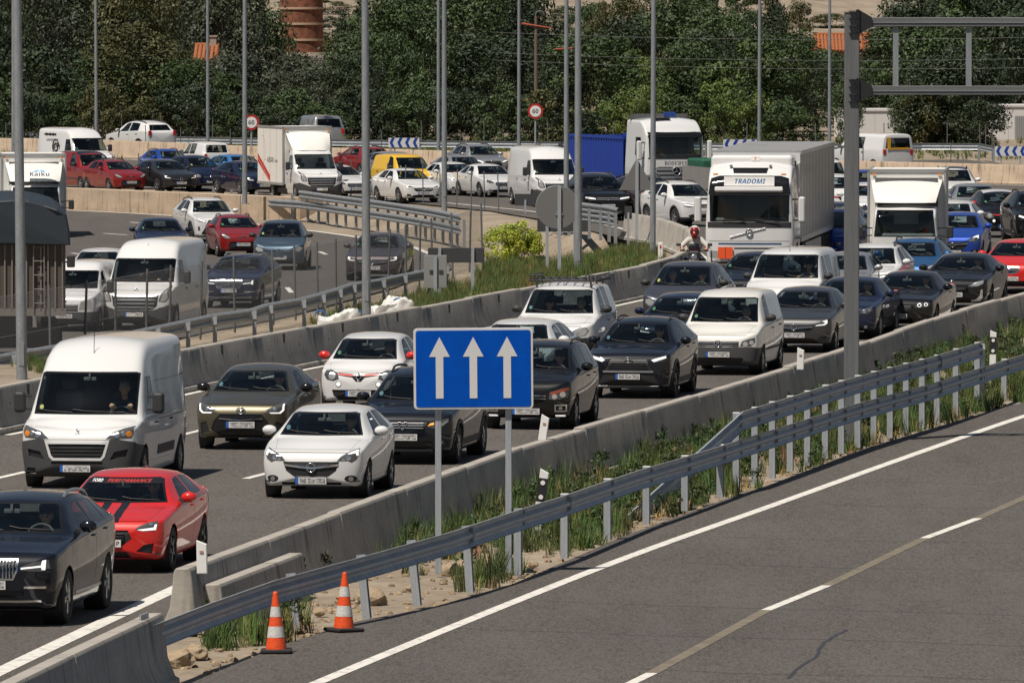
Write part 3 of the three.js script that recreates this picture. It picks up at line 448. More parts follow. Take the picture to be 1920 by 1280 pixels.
// ---------- wheels ----------
const wheelGeo = {};
function wheelParts(spokes) {                          // unit outer radius 0.32, width 0.21, axis x, outer face towards +x
  if (wheelGeo[spokes]) return wheelGeo[spokes];
  const pr = [[0.205, -0.1], [0.27, -0.108], [0.305, -0.1], [0.32, -0.075], [0.32, 0.075], [0.305, 0.1], [0.27, 0.108], [0.205, 0.1]].map(([r, y]) => new THREE.Vector2(r, y));
  const tyre = new THREE.LatheGeometry(pr, 30).rotateZ(-Math.PI / 2);
  const ring = new THREE.LatheGeometry([[0.2, -0.09], [0.195, 0.06], [0.215, 0.095], [0.222, 0.1], [0.2, 0.09]].map(([r, y]) => new THREE.Vector2(r, y)), 30).rotateZ(-Math.PI / 2);
  const L = [ring];
  for (let i = 0; i < spokes; i++) { const a = i / spokes * 2 * Math.PI, b = box(0.03, 0.185, spokes > 6 ? 0.03 : 0.062, 0.078, 0.11, 0); b.rotateX(a); L.push(b); }
  L.push(new THREE.CylinderGeometry(0.045, 0.055, 0.05, 12).rotateZ(-Math.PI / 2).translate(0.085, 0, 0));
  const back = new THREE.CylinderGeometry(0.198, 0.198, 0.02, 20).rotateZ(-Math.PI / 2).translate(0.0, 0, 0);
  return wheelGeo[spokes] = { tyre, rim: merge(L), back };
}
function addWheel(parent, x, d, R, wdt = 0.21, spokes = 5, rimMat = M.rim) {
  const W = wheelParts(spokes), s = R / 0.32, side = Math.sign(x), w = part(parent, 'wheel', W.tyre, M.rubber);
  w.position.set(x - side * wdt / 2, R, -d); w.scale.set(wdt / 0.21, s, s); w.rotation.set((d * 3.7 + x) % 1.2, side < 0 ? Math.PI : 0, 0, 'YXZ');
  part(w, 'rim', W.rim, rimMat); part(w, 'brake_disc', W.back, M.black); return w;
}
function zFront(tris, x, y) {                          // foremost z of a set at (x, y)
  let best = -1e9;
  for (const t of tris) { const [a, b, c] = t, d = (b[1] - c[1]) * (a[0] - c[0]) + (c[0] - b[0]) * (a[1] - c[1]); if (Math.abs(d) < 1e-12) continue; const u = ((b[1] - c[1]) * (x - c[0]) + (c[0] - b[0]) * (y - c[1])) / d, v = ((c[1] - a[1]) * (x - c[0]) + (a[0] - c[0]) * (y - c[1])) / d; if (u < -1e-4 || v < -1e-4 || u + v > 1.0001) continue; best = Math.max(best, u * a[2] + v * b[2] + (1 - u - v) * c[2]); }
  return best;
}
function profile(o) {                                  // fills a passenger-car spec from a few measurements
  const hw = o.W / 2, [cd, cy] = o.cowlP, [hd, hy] = o.headP, [rd, ry] = o.rearP, [td, ty] = o.tailP, bow = o.bow ?? 0.32, rw = o.roofW;
  return {
    ...o, cowl: cd, head: hd, tailA: rd,
    top: [[bow, o.nose], [bow + (cd - bow) * 0.4, o.nose + (cy - o.nose) * (o.hoodBulge ?? 0.52)], [cd - 0.02, cy], [cd + (hd - cd) * 0.55, cy + (hy - cy) * 0.62], [hd, hy], [o.peak ?? hd + 0.7, o.H], [rd, ry], [td, ty], [o.L, ty - 0.06]],
    belt: [[0, o.nose - (o.shoulderDrop ?? 0.07)], [cd, cy - 0.055], [cd + 0.5, (o.beltF ?? cy - 0.02)], [o.L - 0.3, o.beltR ?? cy + 0.05]],
    wr: [[0, hw * 0.78], [cd - 0.3, hw * 0.83], [cd, hw * (o.wsB ?? 0.85)], [hd, rw], [(hd + rd) / 2, rw * 1.0], [rd, rw * 0.96], [td, hw * 0.78], [o.L, hw * 0.74]],
  };
}
function makeCar(o) {
  const s = o.top ? o : profile(o), sh = loftShell(s), root = new THREE.Group(), hw = s.W / 2, R = s.R ?? 0.31, fo = s.fo ?? 0.85, wbase = s.wheelbase, sets = { body: sh.tris }, nodes = { root };
  const paintM = s.paint ?? PT.white, kill = (poly, ax, lim) => { sets.body = carve(sets.body, poly, ax, lim)[1]; };
  // wheel openings
  const arch = R + (s.archGap ?? 0.05);
  for (const wd of [fo, fo + wbase]) for (const ax of ['r', 'l']) {
    if (s.cladding) { const [a, b] = carve(sets.body, discP(wd, R, arch + 0.07, 20), ax, { x0: hw - 0.3 }); sets.body = b; (sets['clad' + ax] ??= []).push(...carve(a, discP(wd, R, arch, 20), ax, { x0: hw - 0.3 })[1]); }
    else kill(discP(wd, R, arch, 20), ax, { x0: hw - 0.3 });
  }
  // glazing
  const G = s.glassM ?? M.glass, wrC = sh.wR(s.cowl), wrH = sh.wR(s.head), cy = sh.top(s.cowl), hy = sh.top(s.head);
  const wsp = s.ws ?? [[-(wrC - 0.035), cy + 0.01], [wrC - 0.035, cy + 0.01], [wrH - 0.02, hy - 0.055], [wrH - 0.09, hy - 0.03], [-(wrH - 0.09), hy - 0.03], [-(wrH - 0.02), hy - 0.055]];
  const lim = { d0: s.cowl - 0.45, d1: s.head + 0.25 };
  let a, b, trim = []; [a, sets.body] = carve(sets.body, wsp, 'f', lim); [sets.windshield, b] = carve(a, inset(wsp, s.frit ?? 0.028), 'f'); trim.push(...b);
  const yW = (d) => sh.top(d) - (s.crownY ?? 0.05) - (s.winTop ?? 0.055);
  const sideP = (s.wins ?? []).map(([bf, tf, br, tr]) => [[bf, sh.belt(bf) + 0.03], [br, sh.belt(br) + 0.03], [tr, yW(tr)], [(tr + tf) / 2, yW((tr + tf) / 2)], [tf, yW(tf)]]);
  sets.sideGlass = [];
  for (const ax of ['r', 'l']) for (const p of [...sideP, ...(s.sidePolys ?? [])]) { [a, sets.body] = carve(sets.body, p, ax, { d0: s.cowl - 0.1 }); const [g, t] = carve(a, inset(p, 0.022), ax); trim.push(...t); sets.sideGlass.push(g); }
  if (s.rearWin) { const [y0, y1, w0, w1] = s.rearWin, p = [[-w0, y0], [w0, y0], [w1, y1], [-w1, y1]]; [a, sets.body] = carve(sets.body, p, 'b', { d0: s.L * 0.5 }); [sets.rearGlass, b] = carve(a, inset(p, 0.03), 'b'); trim.push(...b); }
  // drawn features on nose, flanks and hood
  const made = [];
  for (const f of s.feats ?? []) {
    const sides = f.pair ? [['', f.p], ['~', f.ax === 'r' ? f.p : flipX(f.p)]] : [['', f.p]];
    for (const [sfx, p] of sides) {
      const src = (f.from ?? 'body') + (f.from && f.from !== 'body' && !sets[f.from] ? sfx : f.from && sets[f.from + sfx] && sfx ? sfx : ''), ax = f.ax === 'r' && sfx ? 'l' : f.ax ?? 'f';
      if (!sets[src]) continue;
      const [i, r] = carve(sets[src], p, ax, f.lim ?? (ax === 'f' ? { d1: f.d1 ?? Math.max(1.2, s.cowl) } : {}));
      sets[src] = r; sets[f.k ? f.k + sfx : f.n + sfx] = i; made.push({ f, key: f.k ? f.k + sfx : f.n + sfx, of: f.of ?? (f.from && f.from !== 'body') ? (f.of ?? f.from) + (sfx && sets[(f.of ?? f.from) + sfx] ? sfx : '') : null });
    }
  }
  // doors, hood and roof are their own parts, cut from the same skin
  const doors = [];
  for (const ax of ['r', 'l']) for (const [d0, d1] of s.doors ?? []) { const y0 = (s.sill ?? 0.32), p = [[d0, y0], [d1, y0], [d1 + 0.02, sh.belt(d1) + 0.005], [d0 - 0.02, sh.belt(d0) + 0.005]]; [a, sets.body] = carve(sets.body, p, ax, {}); const [g, t] = carve(a, inset(p, 0.007), ax); trim.push(...t); doors.push(g); }
  let hood = null; if (s.hood !== false) { const w0 = hw * 0.72, w1 = hw * 0.8, p = [[-w0, (s.bow ?? 0.32) - 0.12], [w0, (s.bow ?? 0.32) - 0.12], [w1, s.cowl - 0.1], [-w1, s.cowl - 0.1]]; [a, sets.body] = carve(sets.body, p, 't', { d1: s.cowl - 0.05 }); const [g, t] = carve(a, inset(p, 0.004), "t"); hood = g; trim.push(...t); }
  if (s.hood !== false && s.nose) { [a, sets.body] = carve(sets.body, rectP(-hw * 0.7, s.nose - 0.05, hw * 0.7, s.nose - 0.04), 'f', { d1: 0.6 }); trim.push(...a); [a, sets.body] = carve(sets.body, rectP(fo - arch - 0.14, 0.35, fo - arch - 0.13, s.nose - 0.16), 'r', {}); trim.push(...a); }
  let roof = null; [roof, sets.body] = carve(sets.body, [[-(wrH - 0.05), s.head + 0.02], [wrH - 0.05, s.head + 0.02], [wrH - 0.06, (s.tailA ?? s.L - 0.8)], [-(wrH - 0.06), (s.tailA ?? s.L - 0.8)]], 't', { d0: s.head - 0.15 });
  sets.body.push(...roof.filter((t) => t[0][1] <= s.H - 0.5)); roof = roof.filter((t) => t[0][1] > s.H - 0.5);
  nodes.body = part(root, 'body', triGeo(sets.body, 0, 0.012), paintM);
  if (hood) nodes.hood = part(root, 'hood', triGeo(sets.hoodX ? hood : hood, 0, 0.012), paintM);
  nodes.roof = part(root, 'roof', triGeo(roof), s.roofM ?? paintM);
  for (const g of doors) nodes.door = part(root, 'door', triGeo(g, 0, 0.012), paintM);
  part(root, 'window_trim', triGeo(trim, -0.002), M.gloss);
  if (sets.cladr) part(root, 'wheel_arch', triGeo([...sets.cladr, ...(sets.cladl ?? [])], 0.012, 0.03), M.plastic);
  nodes.windshield = part(root, 'windshield', triGeo(sets.windshield, -0.003), G);
  for (const g of sets.sideGlass) part(root, 'side_window', triGeo(g, -0.004), s.sideM ?? M.glassDark);
  if (sets.rearGlass) part(root, 'rear_window', triGeo(sets.rearGlass, -0.004), s.rearM ?? M.glassDark);
  for (const { f, key, of } of made) { if (!sets[key].length) continue; nodes[key] = part((of && nodes[of]) || root, f.n, triGeo(sets[key], f.push ?? -0.004, f.edge ?? 0.015), f.m === 'paint' ? paintM : f.m); }
  // inside lining: the skin again, a little further in
  if (s.lining !== false) part(root, 'cabin_lining', triGeo([...sets.body, ...roof, ...doors.flat()].filter((t) => t[0][2] < -(s.cowl + 0.05) && t[0][1] > 0.3), -0.028), M.liner);
  // under the skin
  const ug = [box(s.W - 0.5, 0.28, s.L - 0.5, 0, 0.36, -s.L / 2), box(s.W - 0.2, 0.2, wbase - 2 * arch - 0.1, 0, 0.34, -(fo + wbase / 2)), box(s.W - 0.16, 0.02, fo - arch - 0.15, 0, 0.3, -(fo - arch) / 2 - 0.05)];
  for (const wd of [fo, fo + wbase]) for (const sx of [-1, 1]) ug.push(new THREE.CylinderGeometry(arch + 0.02, arch + 0.02, 0.26, 16, 1, true, 0, Math.PI).rotateZ(Math.PI / 2).rotateX(Math.PI / 2).translate(sx * (hw - 0.16), R, -wd));
  part(root, 'underbody', merge(ug), M.black);
  // interior
  if (s.cabin !== false) {
    const c = s.cowl, dy = cy - 0.07, seatD = s.seatD ?? c + 1.05, seatY = s.seatY ?? 0.52, lean = s.seatLean ?? 0.18, sx = s.seatX ?? 0.36;
    part(root, 'dashboard', rbox(s.W - 0.26, 0.26, 0.5, 0.08, 0, dy - 0.12, -(c + 0.36)), M.trim);
    part(root, 'cabin_floor', box(s.W - 0.24, 0.04, s.L - c - 0.5, 0, 0.34, -(c + s.L) / 2), M.black);
    const rows = s.rows ?? [[seatD, sx], [seatD + 0.95, sx]];
    for (const [sd, xx] of rows) for (const e of [-1, 1]) {
      const g = merge([rbox(0.5, 0.16, 0.5, 0.06, 0, seatY - 0.06, 0.18), rbox(0.48, 0.62, 0.13, 0.06, 0, 0, 0).rotateX(-lean).translate(0, seatY + 0.32, -0.1)]), st = part(root, 'seat', g, M.seat); st.position.set(e * xx, 0, -sd);
      part(st, 'headrest', rbox(0.27, 0.19, 0.1, 0.045, 0, seatY + 0.74, -0.17), M.seat);
    }
    const swY = s.wheelY ?? dy - 0.01, w = part(root, 'steering_wheel', merge([new THREE.TorusGeometry(0.185, 0.014, 6, 24), box(0.34, 0.03, 0.02), rbox(0.14, 0.1, 0.04, 0.015, 0, -0.01, 0)]), M.trim); w.position.set(sx, swY, -(c + 0.62)); w.rotation.x = -0.45;
    if (s.wheelFlat) w.rotation.x = -0.9;
    const mz = zFront(sets.windshield, 0, hy - 0.14); part(root, 'rear_view_mirror', merge([rbox(0.22, 0.06, 0.03, 0.012, 0, hy - 0.15, mz - 0.09), box(0.03, 0.09, 0.03, 0, hy - 0.1, mz - 0.06)]), M.trim);
  }
  // wipers
  if (s.wipers !== false) for (const [x0, x1] of s.wiperX ?? [[-0.55, -0.02], [0.05, 0.6]]) { const pts = []; for (let i = 0; i <= 4; i++) { const x = x0 + (x1 - x0) * i / 4, y = cy + 0.075 - 0.03 * (i / 4) + (i === 0 ? 0.02 : 0), z = zFront(sets.windshield, x, y); if (z > -50) pts.push([x, y, z + 0.018]); } const g = []; for (let i = 0; i < pts.length - 1; i++) g.push(bar(pts[i], pts[i + 1], 0.011, 5)); if (g.length) part(root, 'wiper', merge(g), M.plastic); }
  // emission sticker low on the passenger side
  if (s.sticker) { const p = discP(-(wrC - 0.16), cy + 0.13, 0.038, 12), [i] = carve(sets.windshield, p, 'f'); part(nodes.windshield, 'sticker', triGeo(i, 0.002), s.sticker); }
  // mirrors
  const my = s.mirY ?? cy + 0.07, md = s.mirD ?? s.cowl + 0.5, big = s.mirBig;
  for (const e of [-1, 1]) {
    const g = big ? rbox(0.2, 0.36, 0.16, 0.06, 0, 0, 0, 3) : new THREE.SphereGeometry(0.5, 14, 10).scale(0.24, 0.165, 0.16);
    const m = part(root, 'door_mirror', g, s.mirM ?? paintM); m.position.set(e * (sh.wB(md) + (big ? 0.19 : 0.085)), my, -md);
    part(m, 'mirror_arm', big ? merge([box(0.16, 0.04, 0.06, -e * 0.12, 0.1, 0), box(0.16, 0.04, 0.06, -e * 0.12, -0.12, 0)]) : box(0.13, 0.05, 0.08, -e * 0.1, -0.055, 0), M.plastic);
    part(m, 'mirror_glass', big ? box(0.16, 0.3, 0.01, 0, 0, -0.083) : box(0.19, 0.11, 0.01, 0, 0, -0.072), M.silver);
  }
  for (const ax of [1, -1]) for (const [d0, d1] of s.doors ?? []) { const d = d1 - 0.12, y = sh.belt(d1) - 0.1; const m = part(nodes.door, 'handle', rbox(0.03, 0.03, 0.18, 0.012, ax * (sh.wB(d) + 0.022), y, -d), s.handleM ?? paintM); }
  // plate
  if (s.plateY) { const w = 0.52, z = Math.max(zFront(sh.tris, 0, s.plateY + 0.04), zFront(sh.tris, 0, s.plateY - 0.05)) + 0.012; const p = part(root, 'license_plate', box(w, 0.11, 0.012, 0, 0, 0), s.plateM ?? plateMat('a' + Math.floor(rnd() * 4))); p.position.set(s.plateX ?? 0, s.plateY, z); part(p, 'plate_holder', box(w + 0.02, 0.13, 0.01, 0, 0, -0.008), M.black); }
  // wheels
  for (const wd of [fo, fo + wbase]) for (const e of [-1, 1]) addWheel(root, e * (hw - 0.01), wd, R, s.tyreW ?? 0.21, s.spokes ?? 5, s.rimM ?? M.rim);
  // rails, aerial, rear lamps
  if (s.rails) for (const e of [-1, 1]) { const x = e * (wrH - 0.06), pts = []; for (let i = 0; i <= 8; i++) { const d = s.head + 0.25 + (s.tailA - s.head - 0.3) * i / 8; pts.push([x, sh.top(d) - 0.03 + (i === 0 || i === 8 ? -0.01 : 0.035), -d]); } const g = []; for (let i = 0; i < 8; i++) g.push(bar(pts[i], pts[i + 1], 0.022, 6)); part(root, 'roof_rail', merge(g), s.railM ?? M.plastic); }
  if (s.aerial) { const d = s.aerial[0], y = sh.top(d); part(root, 'aerial', merge([bar([0, y - 0.01, -d], [0, y + s.aerial[1], -d - s.aerial[1] * (s.aerial[2] ?? 0.7)], 0.006, 5), cyl(0.025, 0.015, 0.04, 8, 0, y - 0.01, -d)]), M.black); }
  if (s.fin) { const d = s.tailA - 0.05, y = sh.top(d); part(root, 'roof_fin', new THREE.ConeGeometry(0.07, 0.09, 6).scale(0.4, 1, 1.5).translate(0, y + 0.035, -d), paintM); }
  for (const e of [-1, 1]) { const y = sh.belt(s.L) - 0.1; part(root, 'tail_light', rbox(0.16, 0.24, 0.06, 0.02, e * (hw * 0.9 - 0.12), y, -s.L + 0.03), M.redLamp); }
  for (const ex of s.extras ?? []) ex(root, { sets, sh, s, nodes, zF: (x, y) => zFront(sh.tris, x, y) });
  root.userData.paint = paintM; root.userData.sh = sh;
  return root;
}
const lerpP = (a, b, t) => [a[0] + (b[0] - a[0]) * t, a[1] + (b[1] - a[1]) * t];
// emblem plates are raised badges on the nose
function badge(kind, x, y, r, push = 0.02) {
  return (root, c) => {
    const z = c.zF(x, y) + push, g = [], at = (q) => q.translate(x, y, z);
    if (kind === 'diamond') g.push(at(new THREE.TorusGeometry(r, r * 0.28, 4, 4).scale(0.72, 1, 0.6)));
    else if (kind === 'ring') g.push(at(new THREE.TorusGeometry(r, r * 0.16, 6, 24)), at(box(r * 2.3, r * 0.22, 0.012).rotateZ(-0.28)));
    else if (kind === 'ovals') g.push(at(new THREE.TorusGeometry(r, r * 0.13, 6, 24).scale(1.45, 1, 1)), at(new THREE.TorusGeometry(r * 0.62, r * 0.12, 6, 20).scale(0.75, 1.35, 1)), at(new THREE.TorusGeometry(r * 0.5, r * 0.12, 6, 20).scale(1.7, 0.7, 1).translate(0, r * 0.4, 0)));
    else if (kind === 'letters') { g.push(at(new THREE.TorusGeometry(r, r * 0.12, 6, 24))); for (const [x0, y0, x1, y1] of [[-0.5, 0.75, -0.2, 0.05], [-0.2, 0.05, 0, 0.5], [0, 0.5, 0.2, 0.05], [0.2, 0.05, 0.5, 0.75], [-0.85, 0.3, -0.4, -0.8], [-0.4, -0.8, 0, 0.0], [0, 0, 0.4, -0.8], [0.4, -0.8, 0.85, 0.3]]) g.push(at(bar([x0 * r, y0 * r, 0], [x1 * r, y1 * r, 0], r * 0.1, 4))); }
    else if (kind === 'star') { g.push(at(new THREE.TorusGeometry(r, r * 0.1, 6, 28))); for (let i = 0; i < 3; i++) { const a = Math.PI / 2 + i * 2.0944; g.push(at(bar([0, 0, 0], [r * Math.cos(a), r * Math.sin(a), 0], r * 0.09, 4))); } }
    else if (kind === 'cup') g.push(...[[-1, 0.8, -0.75, -0.2], [-0.75, -0.2, 0, -1], [0, -1, 0.75, -0.2], [0.75, -0.2, 1, 0.8], [1, 0.8, 0.45, 0.8], [-1, 0.8, -0.45, 0.8]].map(([a, b, e, f]) => at(bar([a * r, b * r, 0], [e * r, f * r, 0], r * 0.16, 4))));
    else if (kind === 'chevrons') for (const dy of [0.15, -0.55]) g.push(at(bar([-r, dy * r - r * 0.3, 0], [0, dy * r + r * 0.5, 0], r * 0.17, 4)), at(bar([r, dy * r - r * 0.3, 0], [0, dy * r + r * 0.5, 0], r * 0.17, 4)));
    else if (kind === 'lion') g.push(...[[0, -0.9, 0.1, 0.2], [0.1, 0.2, -0.35, 0.6], [-0.35, 0.6, 0, 1], [0.1, 0.2, 0.5, 0.55], [0, -0.3, 0.7, -0.2], [0.1, -0.1, -0.75, -0.1], [0, -0.5, -0.7, -0.9], [0, -0.5, 0.7, -0.9]].map(([a, b, e, f]) => at(bar([a * r, b * r, 0], [e * r, f * r, 0], r * 0.15, 4))));
    else if (kind === 'slash') g.push(at(new THREE.TorusGeometry(r, r * 0.15, 6, 24)));
    else if (kind === 'roundel') g.push(at(new THREE.TorusGeometry(r, r * 0.2, 6, 20)), at(new THREE.CylinderGeometry(r, r, 0.01, 18).rotateX(Math.PI / 2)));
    else g.push(at(new THREE.SphereGeometry(1, 14, 8).scale(r * 1.5, r * 0.75, 0.012)));
    part(root, 'emblem', merge(g), M.chrome);
    if (kind === 'roundel' || kind === 'oval') part(root, 'emblem', new THREE.CylinderGeometry(r * 0.55, r * 0.55, 0.012, 16).rotateX(Math.PI / 2).scale(kind === 'oval' ? 1.6 : 1, 0.8, 1).translate(x, y, z + 0.006), mat(lin(0.02, 0.06, 0.25), 0.3));
  };
}
// ---------- the vehicle kinds, drawn from the front in metres ----------
const hb = (n, p, m, x = {}) => ({ n, p, m, ...x });
const lampPair = (p, drl, extra = []) => [hb('headlight', p, M.lamp, { pair: 1, push: -0.003, edge: 0.02 }), ...(drl ? [hb('daytime_lamp', drl, M.drl, { pair: 1, from: 'headlight', push: 0.002 })] : []), ...extra];
const projector = (x, y, r = 0.045, m = M.lampReflector) => hb('projector_lens', discP(x, y, r, 12), m, { pair: 1, from: 'headlight', push: 0.004, k: 'proj' + x });
const slats = (w, ys, m, h = 0.016, from = 'grille', taper = 0) => ys.map((y, i) => hb('grille_slat', rectP(-(w - taper * i), y - h / 2, w - taper * i, y + h / 2), m, { from, push: 0.014, edge: 0.03, k: 'slat' + from + i }));
const verts = (w, n, y0, y1, m, wd = 0.012) => Array.from({ length: n }, (_, i) => { const x = -w + 2 * w * (i + 0.5) / n; return hb('grille_slat', rectP(x - wd / 2, y0, x + wd / 2, y1), m, { from: 'grille', push: 0.012, edge: 0.03, k: 'vs' + i }); });
const low = (p, x = {}) => hb('air_intake', p, M.black, { push: -0.03, edge: 0, ...x });
const hex = (w0, y0, wm, ym, w1, y1) => [[-w0, y0], [w0, y0], [wm, ym], [w1, y1], [-w1, y1], [-wm, ym]];
const fog = (x, y, rx, ry, m = M.black, lamp = 0.04) => [hb('fog_lamp_housing', discP(x, y, rx, 12, ry), m, { pair: 1, push: -0.008, k: 'foghouse' }), ...(lamp ? [hb('fog_lamp', discP(x, y, lamp, 10), M.lampReflector, { pair: 1, from: 'foghouse', push: 0.002 })] : [])];
const sideTrim = (L, y0, y1) => [hb('sill_trim', rectP(1.3, y0, L - 1.1, y1), M.plastic, { pair: 1, ax: 'r', push: 0.006, lim: { x0: 0.5 } })];
const stickerB = mat(lin(0.05, 0.14, 0.17), 0.6), stickerG = mat(lin(0.04, 0.16, 0.08), 0.6), stickerY = mat(lin(0.30, 0.32, 0.09), 0.6);
const K = {};      // builders
const hatch = { bow: 0.3, R: 0.31, rails: false };
K.smallHatch = () => makeCar({ ...hatch, L: 4.02, W: 1.746, H: 1.48, nose: 0.82, cowlP: [1.02, 1.0], headP: [1.78, 1.41], peak: 2.5, rearP: [3.55, 1.38], tailP: [3.92, 1.0], roofW: 0.585, fo: 0.8, wheelbase: 2.51, beltF: 0.98, beltR: 1.06, paint: PT.white, sticker: stickerB, handleM: PT.white,
  wins: [[1.5, 1.95, 2.32, 2.3], [2.4, 2.38, 3.2, 3.1]], doors: [[1.12, 2.34], [2.38, 3.2]], rearWin: [1.08, 1.34, 0.56, 0.46], plateY: 0.31, plateX: -0.0,
  feats: [...lampPair([[0.43, 0.63], [0.50, 0.715], [0.64, 0.80], [0.77, 0.845], [0.80, 0.76], [0.76, 0.66], [0.68, 0.605], [0.61, 0.635]], [[0.60, 0.755], [0.67, 0.79], [0.765, 0.825], [0.785, 0.74], [0.755, 0.72], [0.735, 0.775], [0.67, 0.757]], [projector(0.62, 0.69, 0.045), projector(0.54, 0.665, 0.03)]),
    hb('grille', hex(0.29, 0.375, 0.42, 0.47, 0.475, 0.625), M.black, { push: -0.012, edge: 0.02 }), hb('grille_slat', [[-0.46, 0.555], [0, 0.50], [0.46, 0.555], [0.46, 0.59], [0, 0.535], [-0.46, 0.59]], M.chrome, { from: 'grille', push: 0.012, k: 'gs' }), low(rectP(-0.5, 0.225, 0.5, 0.285)), ...fog(0.66, 0.34, 0.105, 0.06)],
  extras: [badge('ring', 0, 0.53, 0.07)] });
K.sportHatch = () => makeCar({ ...hatch, L: 4.38, W: 1.825, H: 1.45, nose: 0.83, cowlP: [1.18, 0.99], headP: [2.0, 1.385], peak: 2.6, rearP: [3.7, 1.36], tailP: [4.22, 1.02], roofW: 0.60, fo: 0.86, wheelbase: 2.70, R: 0.335, beltF: 0.97, beltR: 1.06, paint: PT.red, rimM: M.rimDark, fin: 1, handleM: PT.red,
  wins: [[1.7, 2.15, 2.55, 2.52], [2.62, 2.6, 3.45, 3.3]], doors: [[1.28, 2.58], [2.62, 3.5]], rearWin: [1.06, 1.31, 0.56, 0.46], plateY: 0.46, plateM: plateMat('KSP', false),
  feats: [...lampPair([[0.46, 0.665], [0.53, 0.72], [0.66, 0.775], [0.80, 0.80], [0.80, 0.70], [0.76, 0.645], [0.60, 0.64]], [[0.50, 0.665], [0.74, 0.70], [0.755, 0.745], [0.785, 0.745], [0.77, 0.66], [0.58, 0.648]], [projector(0.70, 0.745, 0.03)]),
    hb('grille', hex(0.26, 0.41, 0.42, 0.53, 0.36, 0.655), M.black, { push: -0.02, edge: 0.03 }), ...slats(0.3, [0.6, 0.56, 0.52], M.plastic), low([[-0.42, 0.22], [0.42, 0.22], [0.34, 0.335], [-0.34, 0.335]]), hb('fog_lamp_housing', [[0.48, 0.34], [0.72, 0.30], [0.735, 0.46], [0.60, 0.44]], M.black, { pair: 1, push: -0.02 }), hb('splitter', rectP(-0.75, 0.175, 0.75, 0.20), M.gloss, { push: 0.012 }),
    hb('hood_stripe', rectP(0.075, 0.1, 0.20, 1.12), M.gloss, { ax: 't', pair: 1, push: 0.0015, edge: 0, lim: { d1: 1.12 } })],
  extras: [badge('oval', 0, 0.735, 0.05, 0.01), (root, c) => {
    const y0 = 1.265, y1 = 1.36, [i] = carve(c.sets.windshield, [[-0.72, y0], [0.72, y0], [0.72, y1], [-0.72, y1]], 'f'), g = triGeo(i, 0.004), p = g.attributes.position, u = g.attributes.uv; for (let k = 0; k < p.count; k++) u.setXY(k, (p.getX(k) + 0.62) / 1.24, (p.getY(k) - y0) / (y1 - y0));
    part(c.nodes.windshield, 'sun_strip', g, textMat(768, 64, (x, w, h) => { x.fillStyle = '#15151a'; x.fillRect(0, 0, w, h); x.font = 'italic bold 40px sans-serif'; x.fillStyle = '#f2f2f2'; x.fillText('FORD', 70, 48); x.fillStyle = '#c8382e'; x.save(); x.translate(222, 48); x.scale(1.42, 1); x.fillText('PERFORMANCE', 0, 0); x.restore(); })); }] });
K.roundHatch = () => makeCar({ ...hatch, L: 3.94, W: 1.745, H: 1.48, nose: 0.86, cowlP: [1.0, 1.0], headP: [1.8, 1.40], peak: 2.4, rearP: [3.3, 1.39], tailP: [3.8, 1.02], roofW: 0.57, fo: 0.78, wheelbase: 2.56, R: 0.32, beltF: 0.98, beltR: 1.10, paint: PT.bronze, mirM: M.gloss, rimM: M.rimDark, sticker: stickerB, aerial: [3.25, 0.16, 1.2],
  wins: [[1.5, 1.95, 2.3, 2.3], [2.38, 2.38, 3.1, 2.95]], doors: [[1.1, 2.33], [2.37, 3.1]], rearWin: [1.1, 1.33, 0.52, 0.44], plateY: 0.46,
  feats: [...lampPair([[0.46, 0.73], [0.70, 0.84], [0.80, 0.87], [0.795, 0.72], [0.74, 0.66], [0.55, 0.665]], [[0.50, 0.685], [0.70, 0.685], [0.745, 0.73], [0.755, 0.83], [0.78, 0.84], [0.78, 0.72], [0.72, 0.663], [0.54, 0.665]], [projector(0.62, 0.74, 0.035)]),
    hb('grille', [[-0.34, 0.22], [0.34, 0.22], [0.55, 0.37], [0.50, 0.52], [0.38, 0.655], [-0.38, 0.655], [-0.50, 0.52], [-0.55, 0.37]], M.gloss, { push: -0.012, edge: 0.02 }), hb('grille_slat', [[-0.40, 0.565], [0, 0.535], [0.40, 0.565], [0.40, 0.578], [0, 0.548], [-0.40, 0.578]], M.chrome, { from: 'grille', push: 0.01, k: 'gs' }),
    hb('bumper_blade', [[0.40, 0.30], [0.57, 0.36], [0.57, 0.375], [0.40, 0.315]], M.chrome, { pair: 1, push: 0.012 }), hb('fog_lamp_housing', [[0.58, 0.34], [0.74, 0.30], [0.76, 0.48], [0.64, 0.52]], M.black, { pair: 1, push: -0.01 })],
  extras: [badge('ovals', 0, 0.715, 0.055)] });
